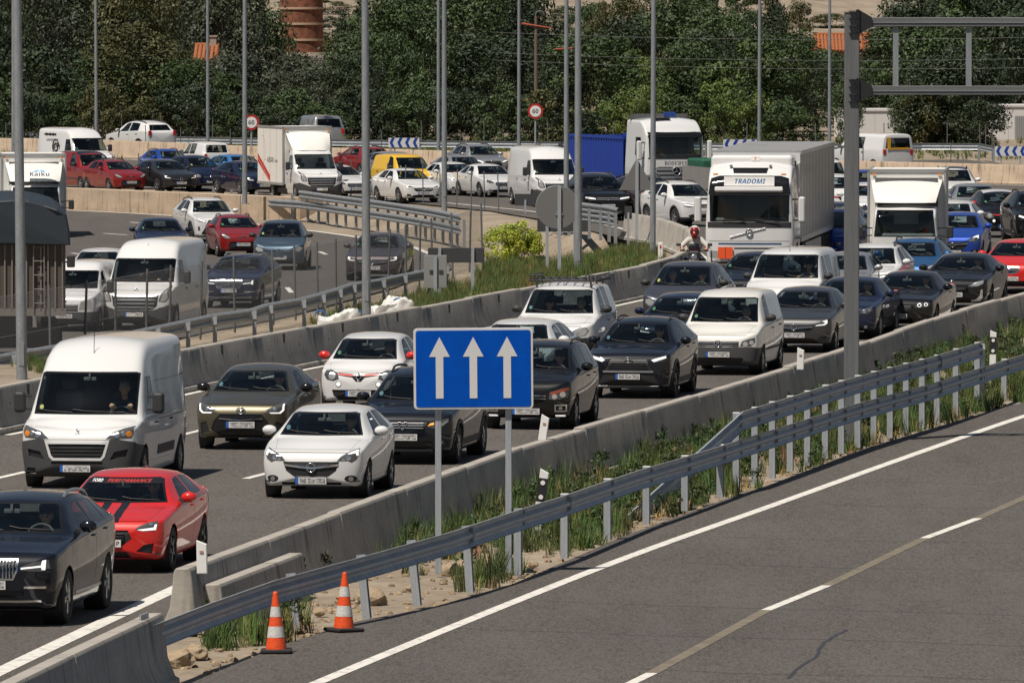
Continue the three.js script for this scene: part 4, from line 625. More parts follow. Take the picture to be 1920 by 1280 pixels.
K.cityCar = () => makeCar({ ...hatch, L: 3.6, W: 1.647, H: 1.54, bow: 0.26, nose: 0.84, cowlP: [0.72, 1.02], headP: [1.5, 1.46], peak: 2.2, rearP: [3.2, 1.44], tailP: [3.5, 1.05], roofW: 0.58, fo: 0.62, wheelbase: 2.49, R: 0.29, beltF: 1.0, beltR: 1.08, paint: PT.white, mirM: PT.red, sticker: stickerG,
  wins: [[1.15, 1.66, 2.05, 2.02], [2.12, 2.1, 2.9, 2.8]], doors: [[0.85, 2.08], [2.12, 2.95]], rearWin: [1.08, 1.38, 0.56, 0.48], plateY: 0.37, wiperX: [[-0.5, 0.45]],
  feats: [...lampPair([[0.40, 0.66], [0.43, 0.78], [0.56, 0.845], [0.68, 0.84], [0.72, 0.74], [0.66, 0.645], [0.52, 0.615]], null, [projector(0.55, 0.72, 0.075, M.lampClear)]),
    hb('grille', [[-0.42, 0.735], [-0.13, 0.69], [-0.05, 0.61], [0.05, 0.61], [0.13, 0.69], [0.42, 0.735], [0.42, 0.785], [0, 0.76], [-0.42, 0.785]], M.gloss, { push: 0.002 }), hb('grille_slat', [[0.12, 0.715], [0.42, 0.745], [0.42, 0.772], [0.12, 0.75]], PT.red, { pair: 1, from: 'grille', push: 0.006, k: 'gs' }),
    hb('air_intake', hex(0.42, 0.22, 0.52, 0.33, 0.55, 0.445), M.black, { push: -0.02 }), hb('fog_lamp', discP(0.41, 0.56, 0.06, 14), M.chrome, { pair: 1, push: 0.006 }), hb('fog_lens', discP(0.41, 0.56, 0.045, 12), M.drl, { pair: 1, from: 'fog_lamp', push: 0.01 })],
  extras: [badge('diamond', 0, 0.70, 0.075)] });
const suv = { bow: 0.3, R: 0.36, cladding: true, archGap: 0.045, seatY: 0.66, botY: 0.27, crownY: 0.05 };
K.executiveSuv = () => makeCar({ ...suv, cladding: false, L: 4.7, W: 1.9, H: 1.655, nose: 1.0, cowlP: [1.3, 1.16], headP: [2.15, 1.585], peak: 2.9, rearP: [4.1, 1.55], tailP: [4.55, 1.18], roofW: 0.64, fo: 0.88, wheelbase: 2.865, beltF: 1.13, beltR: 1.24, paint: PT.blackBlue, R: 0.365, spokes: 5, tyreW: 0.24, rails: 1, railM: M.silver, sill: 0.42,
  wins: [[1.85, 2.3, 2.75, 2.72], [2.82, 2.8, 3.65, 3.55], [3.72, 3.64, 4.2, 3.95]], doors: [[1.4, 2.78], [2.82, 3.7]], rearWin: [1.24, 1.5, 0.6, 0.5], plateY: 0.56, mirY: 1.24,
  feats: [...lampPair([[0.44, 0.80], [0.62, 0.865], [0.82, 0.90], [0.83, 0.80], [0.74, 0.74], [0.46, 0.755]], [[0.46, 0.79], [0.72, 0.82], [0.735, 0.885], [0.785, 0.895], [0.775, 0.76], [0.73, 0.76], [0.72, 0.795], [0.46, 0.77]]),
    hb('grille_frame', hex(0.36, 0.625, 0.42, 0.76, 0.42, 0.905), M.chrome, { push: 0.006 }), hb('grille', inset(hex(0.36, 0.625, 0.42, 0.76, 0.42, 0.905), 0.022), M.black, { from: 'grille_frame', of: 'grille_frame', push: -0.015 }), ...verts(0.38, 17, 0.645, 0.885, M.chrome), low(rectP(-0.5, 0.40, 0.5, 0.49)), hb('bumper_strip', rectP(-0.72, 0.335, 0.72, 0.362), M.chrome, { push: 0.012 }), hb('bumper_blade', rectP(0.5, 0.515, 0.78, 0.545), M.chrome, { pair: 1, push: 0.01 }), hb('sill_trim', rectP(1.45, 0.36, 3.3, 0.40), M.silver, { pair: 1, ax: 'r', push: 0.01 })],
  extras: [(root, c) => part(root, 'emblem', bar([-0.4, 0.655, c.zF(0, 0.76) + 0.02], [0.4, 0.885, c.zF(0, 0.76) + 0.02], 0.012, 4), M.chrome), badge('slash', 0, 0.77, 0.06, 0.03)] });
K.sportSuv = () => makeCar({ ...suv, L: 4.6, W: 1.855, H: 1.67, nose: 0.985, cowlP: [1.15, 1.12], headP: [1.95, 1.59], peak: 2.7, rearP: [4.0, 1.56], tailP: [4.45, 1.18], roofW: 0.62, fo: 0.88, wheelbase: 2.69, beltF: 1.09, beltR: 1.2, paint: PT.blackBlue, rails: 1, sticker: stickerB, rimM: M.rimDark,
  wins: [[1.7, 2.12, 2.62, 2.6], [2.7, 2.66, 3.6, 3.45]], doors: [[1.3, 2.66], [2.7, 3.55]], rearWin: [1.2, 1.5, 0.6, 0.48], plateY: 0.475, mirY: 1.19,
  feats: [...lampPair([[0.48, 0.845], [0.66, 0.90], [0.82, 0.945], [0.83, 0.85], [0.72, 0.80], [0.54, 0.775]], [[0.50, 0.832], [0.80, 0.915], [0.81, 0.875], [0.56, 0.79]]),
    hb('grille', [[-0.53, 0.605], [0.53, 0.605], [0.42, 0.80], [0.38, 0.865], [-0.38, 0.865], [-0.42, 0.80]], M.black, { push: -0.015, edge: 0.02 }), ...slats(0.44, [0.64, 0.68, 0.72, 0.76], M.plastic, 0.012, 'grille', 0.02), hb('bumper_strip', [[-0.55, 0.565], [0.55, 0.565], [0.53, 0.603], [-0.53, 0.603]], M.silver, { push: 0.012 }), hb('air_intake', hex(0.64, 0.30, 0.66, 0.36, 0.53, 0.56), M.black, { push: -0.012 }), hb('skid_plate', [[-0.62, 0.235], [0.62, 0.235], [0.66, 0.285], [-0.66, 0.285]], M.silver, { push: 0.012 }), hb('fog_lamp_housing', [[0.70, 0.46], [0.78, 0.46], [0.79, 0.62], [0.73, 0.62]], M.black, { pair: 1, push: -0.01 }), ...sideTrim(4.6, 0.3, 0.42)],
  extras: [badge('ovals', 0, 0.83, 0.06)] });
K.crossoverEstate = () => makeCar({ ...suv, R: 0.335, L: 4.55, W: 1.784, H: 1.63, nose: 0.92, cowlP: [1.15, 1.06], headP: [1.95, 1.53], peak: 2.7, rearP: [4.0, 1.56], tailP: [4.42, 1.18], roofW: 0.60, fo: 0.85, wheelbase: 2.9, beltF: 1.04, beltR: 1.14, paint: PT.blackBlue, rails: 1, sticker: stickerB,
  wins: [[1.65, 2.1, 2.6, 2.58], [2.68, 2.65, 3.55, 3.5], [3.62, 3.58, 4.2, 4.0]], doors: [[1.3, 2.64], [2.68, 3.6]], rearWin: [1.18, 1.46, 0.58, 0.48], plateY: 0.49, mirY: 1.13,
  feats: [hb('headlight', [[0.42, 0.68], [0.48, 0.745], [0.66, 0.80], [0.80, 0.84], [0.79, 0.76], [0.70, 0.68], [0.55, 0.645]], M.lamp, { pair: 1, push: -0.003, edge: 0.02 }), hb('daytime_lamp', [[0.62, 0.70], [0.79, 0.80], [0.79, 0.765], [0.70, 0.69]], M.silver, { pair: 1, from: 'headlight', push: 0.002 }), hb('turn_signal', [[0.44, 0.69], [0.49, 0.735], [0.55, 0.75], [0.55, 0.71]], M.amberLit, { pair: 1, from: 'headlight', push: 0.003 }), projector(0.61, 0.69, 0.03),
    hb('grille', hex(0.36, 0.62, 0.41, 0.69, 0.43, 0.775), M.black, { push: -0.015, edge: 0.02 }), ...slats(0.37, [0.735, 0.695, 0.652], M.silver, 0.016), hb('air_intake', hex(0.48, 0.29, 0.52, 0.36, 0.5, 0.43), M.black, { push: -0.02 }), hb('skid_plate', rectP(-0.52, 0.245, 0.52, 0.27), M.silver, { push: 0.012 }), ...fog(0.66, 0.40, 0.09, 0.08, M.plastic, 0.035), ...sideTrim(4.55, 0.3, 0.42)],
  extras: [badge('cup', 0, 0.69, 0.075)] });
K.boxyMpv = () => makeCar({ ...suv, cladding: false, R: 0.315, seatY: 0.6, L: 4.08, W: 1.73, H: 1.62, nose: 0.93, cowlP: [0.92, 1.08], headP: [1.65, 1.55], peak: 2.3, rearP: [3.6, 1.55], tailP: [3.98, 1.1], roofW: 0.625, fo: 0.8, wheelbase: 2.54, beltF: 1.03, beltR: 1.08, paint: PT.black, rails: 1, railM: M.rimDark, rRoof: 0.07,
  wins: [[1.05, 1.32, 1.42, 1.6], [1.5, 1.72, 2.3, 2.3], [2.38, 2.38, 3.2, 3.15]], doors: [[1.4, 2.34], [2.38, 3.25]], rearWin: [1.1, 1.48, 0.58, 0.52], plateY: 0.35, mirY: 1.14, mirD: 1.5,
  feats: [...lampPair([[0.43, 0.58], [0.45, 0.725], [0.66, 0.785], [0.80, 0.82], [0.815, 0.74], [0.78, 0.61], [0.60, 0.575]], null, [hb('turn_signal', [[0.46, 0.70], [0.66, 0.765], [0.80, 0.80], [0.80, 0.76], [0.62, 0.70], [0.47, 0.66]], mat(lin(0.40, 0.08, 0.04), 0.2), { pair: 1, from: 'headlight', push: 0.002 }), projector(0.54, 0.63, 0.05, M.lampClear), projector(0.69, 0.67, 0.055, M.lampClear)]),
    hb('grille', rectP(-0.4, 0.56, 0.4, 0.66), M.black, { push: -0.012 }), ...slats(0.38, [0.645, 0.59], M.chrome, 0.018), hb('air_intake', rectP(-0.46, 0.23, 0.46, 0.30), M.black, { push: -0.02 }), hb('fog_frame', rectP(0.54, 0.34, 0.76, 0.48), M.chrome, { pair: 1, push: 0.006 }), hb('fog_lamp_housing', rectP(0.565, 0.365, 0.735, 0.455), M.black, { pair: 1, from: 'fog_frame', push: -0.01 }), hb('fog_lamp', discP(0.65, 0.41, 0.035, 10), M.lampReflector, { pair: 1, from: 'fog_lamp_housing', of: 'fog_frame', push: 0 }), hb('daytime_lamp', rectP(0.55, 0.255, 0.73, 0.285), M.drl, { pair: 1, push: 0.004, k: 'drl2' })],
  extras: [badge('chevrons', 0, 0.64, 0.06)] });
K.leisureVan = () => makeCar({ ...suv, cladding: false, R: 0.315, seatY: 0.62, L: 4.4, W: 1.793, H: 1.82, bow: 0.26, nose: 0.92, cowlP: [0.86, 1.12], headP: [1.55, 1.69], peak: 2.2, rearP: [4.1, 1.78], tailP: [4.33, 1.2], roofW: 0.69, fo: 0.86, wheelbase: 2.68, beltF: 1.07, beltR: 1.12, paint: PT.cream, rRoof: 0.12, wsB: 0.88, sticker: stickerG, mirM: M.plastic, handleM: M.plastic, mirY: 1.22, mirD: 1.35,
  wins: [[1.32, 1.72, 2.12, 2.12]], doors: [[1.0, 2.18], [2.25, 3.4]], rearWin: [1.2, 1.62, 0.62, 0.58], plateY: 0.46, wiperX: [[-0.55, 0.0], [0.05, 0.6]],
  feats: [hb('bumper', [[-0.95, 0.15], [0.95, 0.15], [0.95, 0.58], [0.76, 0.625], [-0.76, 0.625], [-0.95, 0.58]], M.plasticGrey, { push: 0.01, edge: 0.02, lim: { d1: 0.62 } }), ...lampPair([[0.48, 0.635], [0.54, 0.755], [0.70, 0.805], [0.80, 0.825], [0.81, 0.72], [0.72, 0.63]], null, [projector(0.60, 0.69, 0.055, M.lampClear), projector(0.73, 0.72, 0.05, M.lampClear)]), hb('grille', rectP(-0.46, 0.635, 0.46, 0.745), M.black, { push: -0.008 }), ...slats(0.45, [0.715, 0.665], M.silver, 0.014), hb('air_intake', hex(0.5, 0.26, 0.56, 0.33, 0.54, 0.39), M.black, { from: 'bumper', push: -0.01 }), hb('sill_trim', rectP(1.2, 0.52, 3.9, 0.575), M.plasticGrey, { pair: 1, ax: 'r', push: 0.008 })],
  extras: [badge('letters', 0, 0.69, 0.075)] });
K.roundVan = () => makeCar({ ...suv, cladding: false, R: 0.315, seatY: 0.64, L: 4.2, W: 1.83, H: 1.80, bow: 0.34, nose: 0.95, cowlP: [0.95, 1.14], headP: [1.62, 1.69], peak: 2.3, rearP: [3.9, 1.76], tailP: [4.12, 1.2], roofW: 0.68, fo: 0.85, wheelbase: 2.7, beltF: 1.08, beltR: 1.12, paint: PT.white, rRoof: 0.13, wsB: 0.87, sticker: stickerB, mirM: M.plastic, handleM: M.plastic, mirY: 1.24, mirD: 1.42, rearM: M.glass, aerial: [1.75, 0.22, 0.1],
  wins: [[1.4, 1.8, 2.2, 2.2], [2.28, 2.28, 3.0, 3.0]], doors: [[1.08, 2.24], [2.3, 3.3]], rearWin: [1.2, 1.62, 0.64, 0.58], plateY: 0.42,
  feats: [hb('bumper', [[-0.95, 0.15], [0.95, 0.15], [0.95, 0.56], [0.80, 0.66], [-0.80, 0.66], [-0.95, 0.56]], M.plastic, { push: 0.012, edge: 0.02, lim: { d1: 0.66 } }), ...lampPair([[0.40, 0.70], [0.47, 0.82], [0.60, 0.875], [0.74, 0.88], [0.80, 0.80], [0.72, 0.70], [0.55, 0.665]], null, [hb('headlight_lens', [[0.44, 0.71], [0.50, 0.81], [0.61, 0.86], [0.73, 0.86], [0.77, 0.80], [0.70, 0.71], [0.55, 0.68]], M.lampClear, { pair: 1, from: 'headlight', push: 0.002, k: 'lens' })]), hb('grille', [[-0.42, 0.665], [0.42, 0.665], [0.40, 0.73], [-0.40, 0.73]], M.black, { push: -0.008 }), ...slats(0.4, [0.72], M.silver, 0.012), hb('air_intake', rectP(-0.5, 0.24, 0.5, 0.36), M.black, { from: 'bumper', push: -0.01 })],
  extras: [badge('diamond', 0, 0.77, 0.07), (root, c) => { const g = [], w = 0.74, y = 1.845; for (const d of [1.72, 2.6, 3.5]) g.push(bar([-w, y, -d], [w, y, -d], 0.026)); for (let i = 0; i <= 8; i++) g.push(bar([-w + i * w / 4, y + 0.02, -1.72], [-w + i * w / 4, y + 0.02, -3.6], 0.014)); for (const e of [-1, 1]) { g.push(bar([e * w, y, -1.7], [e * w, y, -3.65], 0.026)); for (const d of [1.72, 2.6, 3.5]) g.push(bar([e * 0.6, 1.7, -d], [e * 0.6, y, -d], 0.022)); g.push(bar([e * w, y + 0.12, -1.7], [e * w * 0.66, y + 0.12, -1.7], 0.016), bar([e * w, y + 0.12, -1.7], [e * w, y + 0.12, -3.6], 0.016)); for (const k of [1, 0.88, 0.77, 0.66]) g.push(bar([e * w * k, y, -1.7], [e * w * k, y + 0.12, -1.7], 0.014)); } part(root, 'roof_rack', merge(g), M.plastic); }] });
K.estate = () => makeCar({ ...hatch, L: 4.6, W: 1.8, H: 1.47, nose: 0.82, cowlP: [1.15, 0.99], headP: [1.95, 1.40], peak: 2.7, rearP: [4.2, 1.36], tailP: [4.5, 1.02], roofW: 0.60, fo: 0.88, wheelbase: 2.7, R: 0.325, beltF: 0.97, beltR: 1.04, paint: PT.white, handleM: PT.white,
  wins: [[1.65, 2.1, 2.55, 2.52], [2.62, 2.6, 3.4, 3.35], [3.46, 3.42, 4.15, 3.95]], doors: [[1.25, 2.58], [2.62, 3.45]], rearWin: [1.06, 1.3, 0.56, 0.46], plateY: 0.42,
  feats: [...lampPair([[0.44, 0.64], [0.60, 0.77], [0.80, 0.83], [0.79, 0.70], [0.62, 0.63]], null, [projector(0.62, 0.70, 0.045)]), hb('grille', hex(0.36, 0.50, 0.44, 0.57, 0.42, 0.65), M.black, { push: -0.012 }), ...slats(0.38, [0.6, 0.55], M.chrome), low(hex(0.5, 0.22, 0.56, 0.28, 0.5, 0.36))], extras: [badge('oval', 0, 0.68, 0.05)] });
K.familyHatch = () => makeCar({ ...hatch, L: 4.37, W: 1.809, H: 1.485, nose: 0.84, cowlP: [1.12, 1.0], headP: [1.92, 1.42], peak: 2.6, rearP: [3.7, 1.38], tailP: [4.25, 1.04], roofW: 0.60, fo: 0.88, wheelbase: 2.66, R: 0.325, beltF: 0.98, beltR: 1.08, paint: PT.graphite, sticker: stickerG,
  wins: [[1.62, 2.08, 2.5, 2.48], [2.58, 2.55, 3.35, 3.2]], doors: [[1.22, 2.54], [2.58, 3.4]], rearWin: [1.08, 1.33, 0.56, 0.46], plateY: 0.42,
  feats: [...lampPair([[0.47, 0.66], [0.58, 0.72], [0.78, 0.80], [0.80, 0.71], [0.70, 0.635], [0.50, 0.625]], [[0.66, 0.74], [0.775, 0.78], [0.785, 0.70], [0.72, 0.655], [0.52, 0.635], [0.52, 0.65], [0.70, 0.68], [0.745, 0.72]], [projector(0.60, 0.685, 0.03)]), hb('grille', hex(0.36, 0.50, 0.44, 0.56, 0.46, 0.655), M.black, { push: -0.012, edge: 0.02 }), hb('grille_slat', [[-0.44, 0.60], [0, 0.555], [0.44, 0.60], [0.44, 0.625], [0, 0.58], [-0.44, 0.625]], M.chrome, { from: 'grille', push: 0.012, k: 'gs' }), low(hex(0.5, 0.21, 0.56, 0.27, 0.45, 0.345)), hb('fog_lamp_housing', [[0.54, 0.29], [0.74, 0.28], [0.76, 0.40], [0.62, 0.38]], M.black, { pair: 1, push: -0.01 })], extras: [badge('ring', 0, 0.60, 0.07)] });
K.sedan = () => makeCar({ ...hatch, L: 4.65, W: 1.80, H: 1.45, nose: 0.83, cowlP: [1.25, 0.98], headP: [2.05, 1.385], peak: 2.7, rearP: [3.4, 1.37], tailP: [4.05, 1.06], roofW: 0.585, fo: 0.86, wheelbase: 2.76, R: 0.325, beltF: 0.96, beltR: 1.02, paint: PT.navy, wins: [[1.75, 2.2, 2.6, 2.58], [2.68, 2.65, 3.45, 3.3]], doors: [[1.35, 2.64], [2.68, 3.5]], plateY: 0.42,
  feats: [...lampPair([[0.46, 0.63], [0.58, 0.74], [0.78, 0.80], [0.79, 0.69], [0.66, 0.62]], null, [projector(0.60, 0.68, 0.045), projector(0.71, 0.71, 0.035)]), hb('grille_frame', hex(0.34, 0.505, 0.4, 0.57, 0.40, 0.665), M.chrome, { push: 0.004 }), hb('grille', inset(hex(0.34, 0.505, 0.4, 0.57, 0.40, 0.665), 0.02), M.black, { from: 'grille_frame', of: 'grille_frame', push: -0.01 }), ...slats(0.34, [0.61, 0.56], M.silver), low(hex(0.5, 0.22, 0.56, 0.28, 0.5, 0.35)), ...fog(0.63, 0.31, 0.09, 0.05)], extras: [badge('star', 0, 0.60, 0.06)] });
K.sportCoupe = () => makeCar({ ...hatch, L: 4.43, W: 1.774, H: 1.415, nose: 0.83, cowlP: [1.35, 0.97], headP: [2.15, 1.355], peak: 2.75, rearP: [3.3, 1.33], tailP: [3.95, 1.05], roofW: 0.575, fo: 0.77, wheelbase: 2.69, R: 0.325, beltF: 0.95, beltR: 1.02, paint: PT.black, rimM: M.rimDark, wins: [[1.85, 2.3, 3.0, 2.95], [3.08, 3.02, 3.55, 3.3]], doors: [[1.45, 3.02]], plateY: 0.40,
  feats: [...lampPair([[0.43, 0.64], [0.50, 0.70], [0.66, 0.735], [0.79, 0.745], [0.78, 0.64], [0.62, 0.61], [0.46, 0.605]], null, [hb('daytime_lamp', discP(0.55, 0.665, 0.05, 10), M.drl, { pair: 1, from: 'headlight', push: 0.003, k: 'ringA' }), hb('projector_lens', discP(0.55, 0.665, 0.032, 10), M.lamp, { pair: 1, from: 'ringA', push: 0.004 }), hb('daytime_lamp', discP(0.70, 0.68, 0.045, 10), M.drl, { pair: 1, from: 'headlight', push: 0.003, k: 'ringB' }), hb('projector_lens', discP(0.70, 0.68, 0.028, 10), M.lamp, { pair: 1, from: 'ringB', push: 0.004, k: 'pl2' })]), hb('grille', [[0.03, 0.52], [0.30, 0.52], [0.36, 0.60], [0.33, 0.67], [0.03, 0.67]], M.black, { pair: 1, push: -0.01 }), low(hex(0.36, 0.2, 0.4, 0.26, 0.36, 0.37)), hb('fog_lamp_housing', [[0.46, 0.22], [0.74, 0.24], [0.76, 0.40], [0.54, 0.35]], M.black, { pair: 1, push: -0.02 })], extras: [badge('roundel', 0, 0.72, 0.045)] });
K.widehatch = () => makeCar({ ...hatch, L: 4.3, W: 1.804, H: 1.43, nose: 0.84, cowlP: [1.15, 0.98], headP: [1.98, 1.365], peak: 2.6, rearP: [3.4, 1.33], tailP: [4.15, 1.05], roofW: 0.585, fo: 0.88, wheelbase: 2.64, R: 0.325, beltF: 0.96, beltR: 1.06, paint: PT.black, rimM: M.rimDark, wins: [[1.68, 2.15, 2.75, 2.7], [2.85, 2.78, 3.5, 3.2]], doors: [[1.28, 2.8]], plateY: 0.43,
  feats: [...lampPair([[0.38, 0.64], [0.50, 0.73], [0.66, 0.785], [0.80, 0.81], [0.79, 0.70], [0.66, 0.635], [0.48, 0.615]], null, [hb('headlight_lens', [[0.46, 0.65], [0.56, 0.73], [0.78, 0.785], [0.77, 0.71], [0.64, 0.65]], M.lampClear, { pair: 1, from: 'headlight', push: 0.002, k: 'lens' })]), hb('grille', hex(0.3, 0.55, 0.36, 0.60, 0.36, 0.63), M.black, { push: -0.01 }), low(hex(0.40, 0.2, 0.46, 0.28, 0.42, 0.36)), hb('fog_frame', [[0.47, 0.24], [0.70, 0.27], [0.755, 0.36], [0.76, 0.56], [0.72, 0.56], [0.69, 0.40], [0.60, 0.31], [0.47, 0.28]], M.lampClear, { pair: 1, push: 0.006 })], extras: [badge('diamond', 0, 0.72, 0.075)] });
K.redHatch = () => makeCar({ ...hatch, L: 4.32, W: 1.768, H: 1.455, nose: 0.86, cowlP: [1.0, 1.0], headP: [1.85, 1.395], peak: 2.5, rearP: [3.5, 1.37], tailP: [4.15, 1.05], roofW: 0.585, fo: 0.9, wheelbase: 2.58, R: 0.32, beltF: 0.98, beltR: 1.08, paint: PT.red, wins: [[1.5, 2.0, 2.4, 2.38], [2.48, 2.46, 3.3, 3.1]], doors: [[1.1, 2.44], [2.48, 3.3]], plateY: 0.43, handleM: PT.red,
  feats: [...lampPair([[0.44, 0.68], [0.56, 0.78], [0.78, 0.86], [0.79, 0.77], [0.66, 0.68]], null, [projector(0.60, 0.73, 0.045, M.lampClear)]), hb('grille_frame', hex(0.16, 0.56, 0.30, 0.66, 0.26, 0.755), M.chrome, { push: 0.005 }), hb('grille', inset(hex(0.16, 0.56, 0.30, 0.66, 0.26, 0.755), 0.025), M.black, { from: 'grille_frame', of: 'grille_frame', push: -0.01 }), low(hex(0.46, 0.22, 0.55, 0.30, 0.5, 0.37))], extras: [badge('oval', 0, 0.665, 0.05)] });
K.compactSuv = () => makeCar({ ...suv, R: 0.345, L: 4.34, W: 1.80, H: 1.66, nose: 0.97, cowlP: [1.12, 1.10], headP: [1.9, 1.57], peak: 2.6, rearP: [3.8, 1.55], tailP: [4.2, 1.15], roofW: 0.61, fo: 0.85, wheelbase: 2.67, beltF: 1.07, beltR: 1.16, paint: PT.black, rails: 1, wins: [[1.62, 2.06, 2.5, 2.48], [2.58, 2.55, 3.45, 3.3]], doors: [[1.25, 2.54], [2.58, 3.4]], rearWin: [1.18, 1.46, 0.6, 0.5], plateY: 0.53, mirY: 1.17,
  feats: [...lampPair([[0.42, 0.74], [0.46, 0.84], [0.80, 0.88], [0.80, 0.76], [0.60, 0.72]], [[0.44, 0.80], [0.79, 0.86], [0.79, 0.80], [0.44, 0.76]]), hb('grille', rectP(-0.42, 0.70, 0.42, 0.85), M.black, { push: -0.01 }), ...slats(0.4, [0.80, 0.745], M.silver, 0.02), hb('air_intake', hex(0.6, 0.36, 0.64, 0.42, 0.5, 0.47), M.black, { push: -0.012 }), hb('skid_plate', rectP(-0.5, 0.27, 0.5, 0.33), M.silver, { push: 0.01 }), hb('bumper', rectP(-0.9, 0.2, 0.9, 0.36), M.plastic, { push: 0.006, d1: 0.6 })], extras: [badge('cup', 0, 0.77, 0.06)] });
K.oldMpv = () => makeCar({ ...hatch, L: 4.28, W: 1.75, H: 1.63, seatY: 0.6, nose: 0.86, cowlP: [0.8, 1.06], headP: [1.75, 1.56], peak: 2.3, rearP: [3.4, 1.56], tailP: [4.1, 1.05], roofW: 0.60, fo: 0.84, wheelbase: 2.76, R: 0.31, beltF: 1.02, beltR: 1.06, paint: PT.steelBlue, mirM: M.plastic, wins: [[1.0, 1.35, 1.42, 1.62], [1.5, 1.78, 2.35, 2.35], [2.43, 2.43, 3.3, 3.2]], doors: [[1.35, 2.39], [2.43, 3.4]], plateY: 0.42, sticker: stickerY,
  feats: [...lampPair([[0.48, 0.62], [0.52, 0.74], [0.66, 0.80], [0.78, 0.79], [0.79, 0.68], [0.68, 0.60]], null, [hb('headlight_lens', [[0.51, 0.63], [0.55, 0.73], [0.67, 0.78], [0.76, 0.77], [0.765, 0.69], [0.67, 0.62]], M.lampClear, { pair: 1, from: 'headlight', push: 0.002, k: 'lens' })]), hb('grille', rectP(-0.40, 0.60, 0.40, 0.67), M.black, { push: -0.008 }), ...slats(0.38, [0.655, 0.615], M.chrome, 0.014), hb('bumper', rectP(-0.86, 0.44, 0.86, 0.55), PT.steelBlue, { push: 0.02, edge: 0.03, lim: { d1: 0.5 } }), low(hex(0.5, 0.22, 0.55, 0.28, 0.5, 0.36))], extras: [badge('chevrons', 0, 0.68, 0.06)] });
K.superMini = () => makeCar({ ...hatch, L: 4.03, W: 1.72, H: 1.5, nose: 0.86, cowlP: [0.98, 1.02], headP: [1.78, 1.42], peak: 2.4, rearP: [3.4, 1.42], tailP: [3.92, 1.05], roofW: 0.58, fo: 0.82, wheelbase: 2.58, R: 0.305, beltF: 1.0, beltR: 1.06, paint: PT.redDark, rails: 1, railM: M.rimDark, wins: [[1.45, 1.92, 2.3, 2.3], [2.38, 2.38, 3.15, 3.05]], doors: [[1.08, 2.34], [2.38, 3.2]], rearWin: [1.08, 1.36, 0.54, 0.46], plateY: 0.46, sticker: stickerG,
  feats: [...lampPair([[0.42, 0.66], [0.50, 0.76], [0.66, 0.84], [0.77, 0.86], [0.76, 0.76], [0.62, 0.67]], null, [hb('headlight_lens', [[0.46, 0.675], [0.53, 0.75], [0.67, 0.82], [0.75, 0.83], [0.74, 0.76], [0.62, 0.69]], M.lampClear, { pair: 1, from: 'headlight', push: 0.002, k: 'lens' })]), hb('grille', rectP(-0.28, 0.685, 0.28, 0.73), M.black, { push: -0.008 }), hb('air_intake', hex(0.46, 0.25, 0.52, 0.38, 0.48, 0.55), M.black, { push: -0.02 })], extras: [badge('diamond', 0, 0.74, 0.07)] });
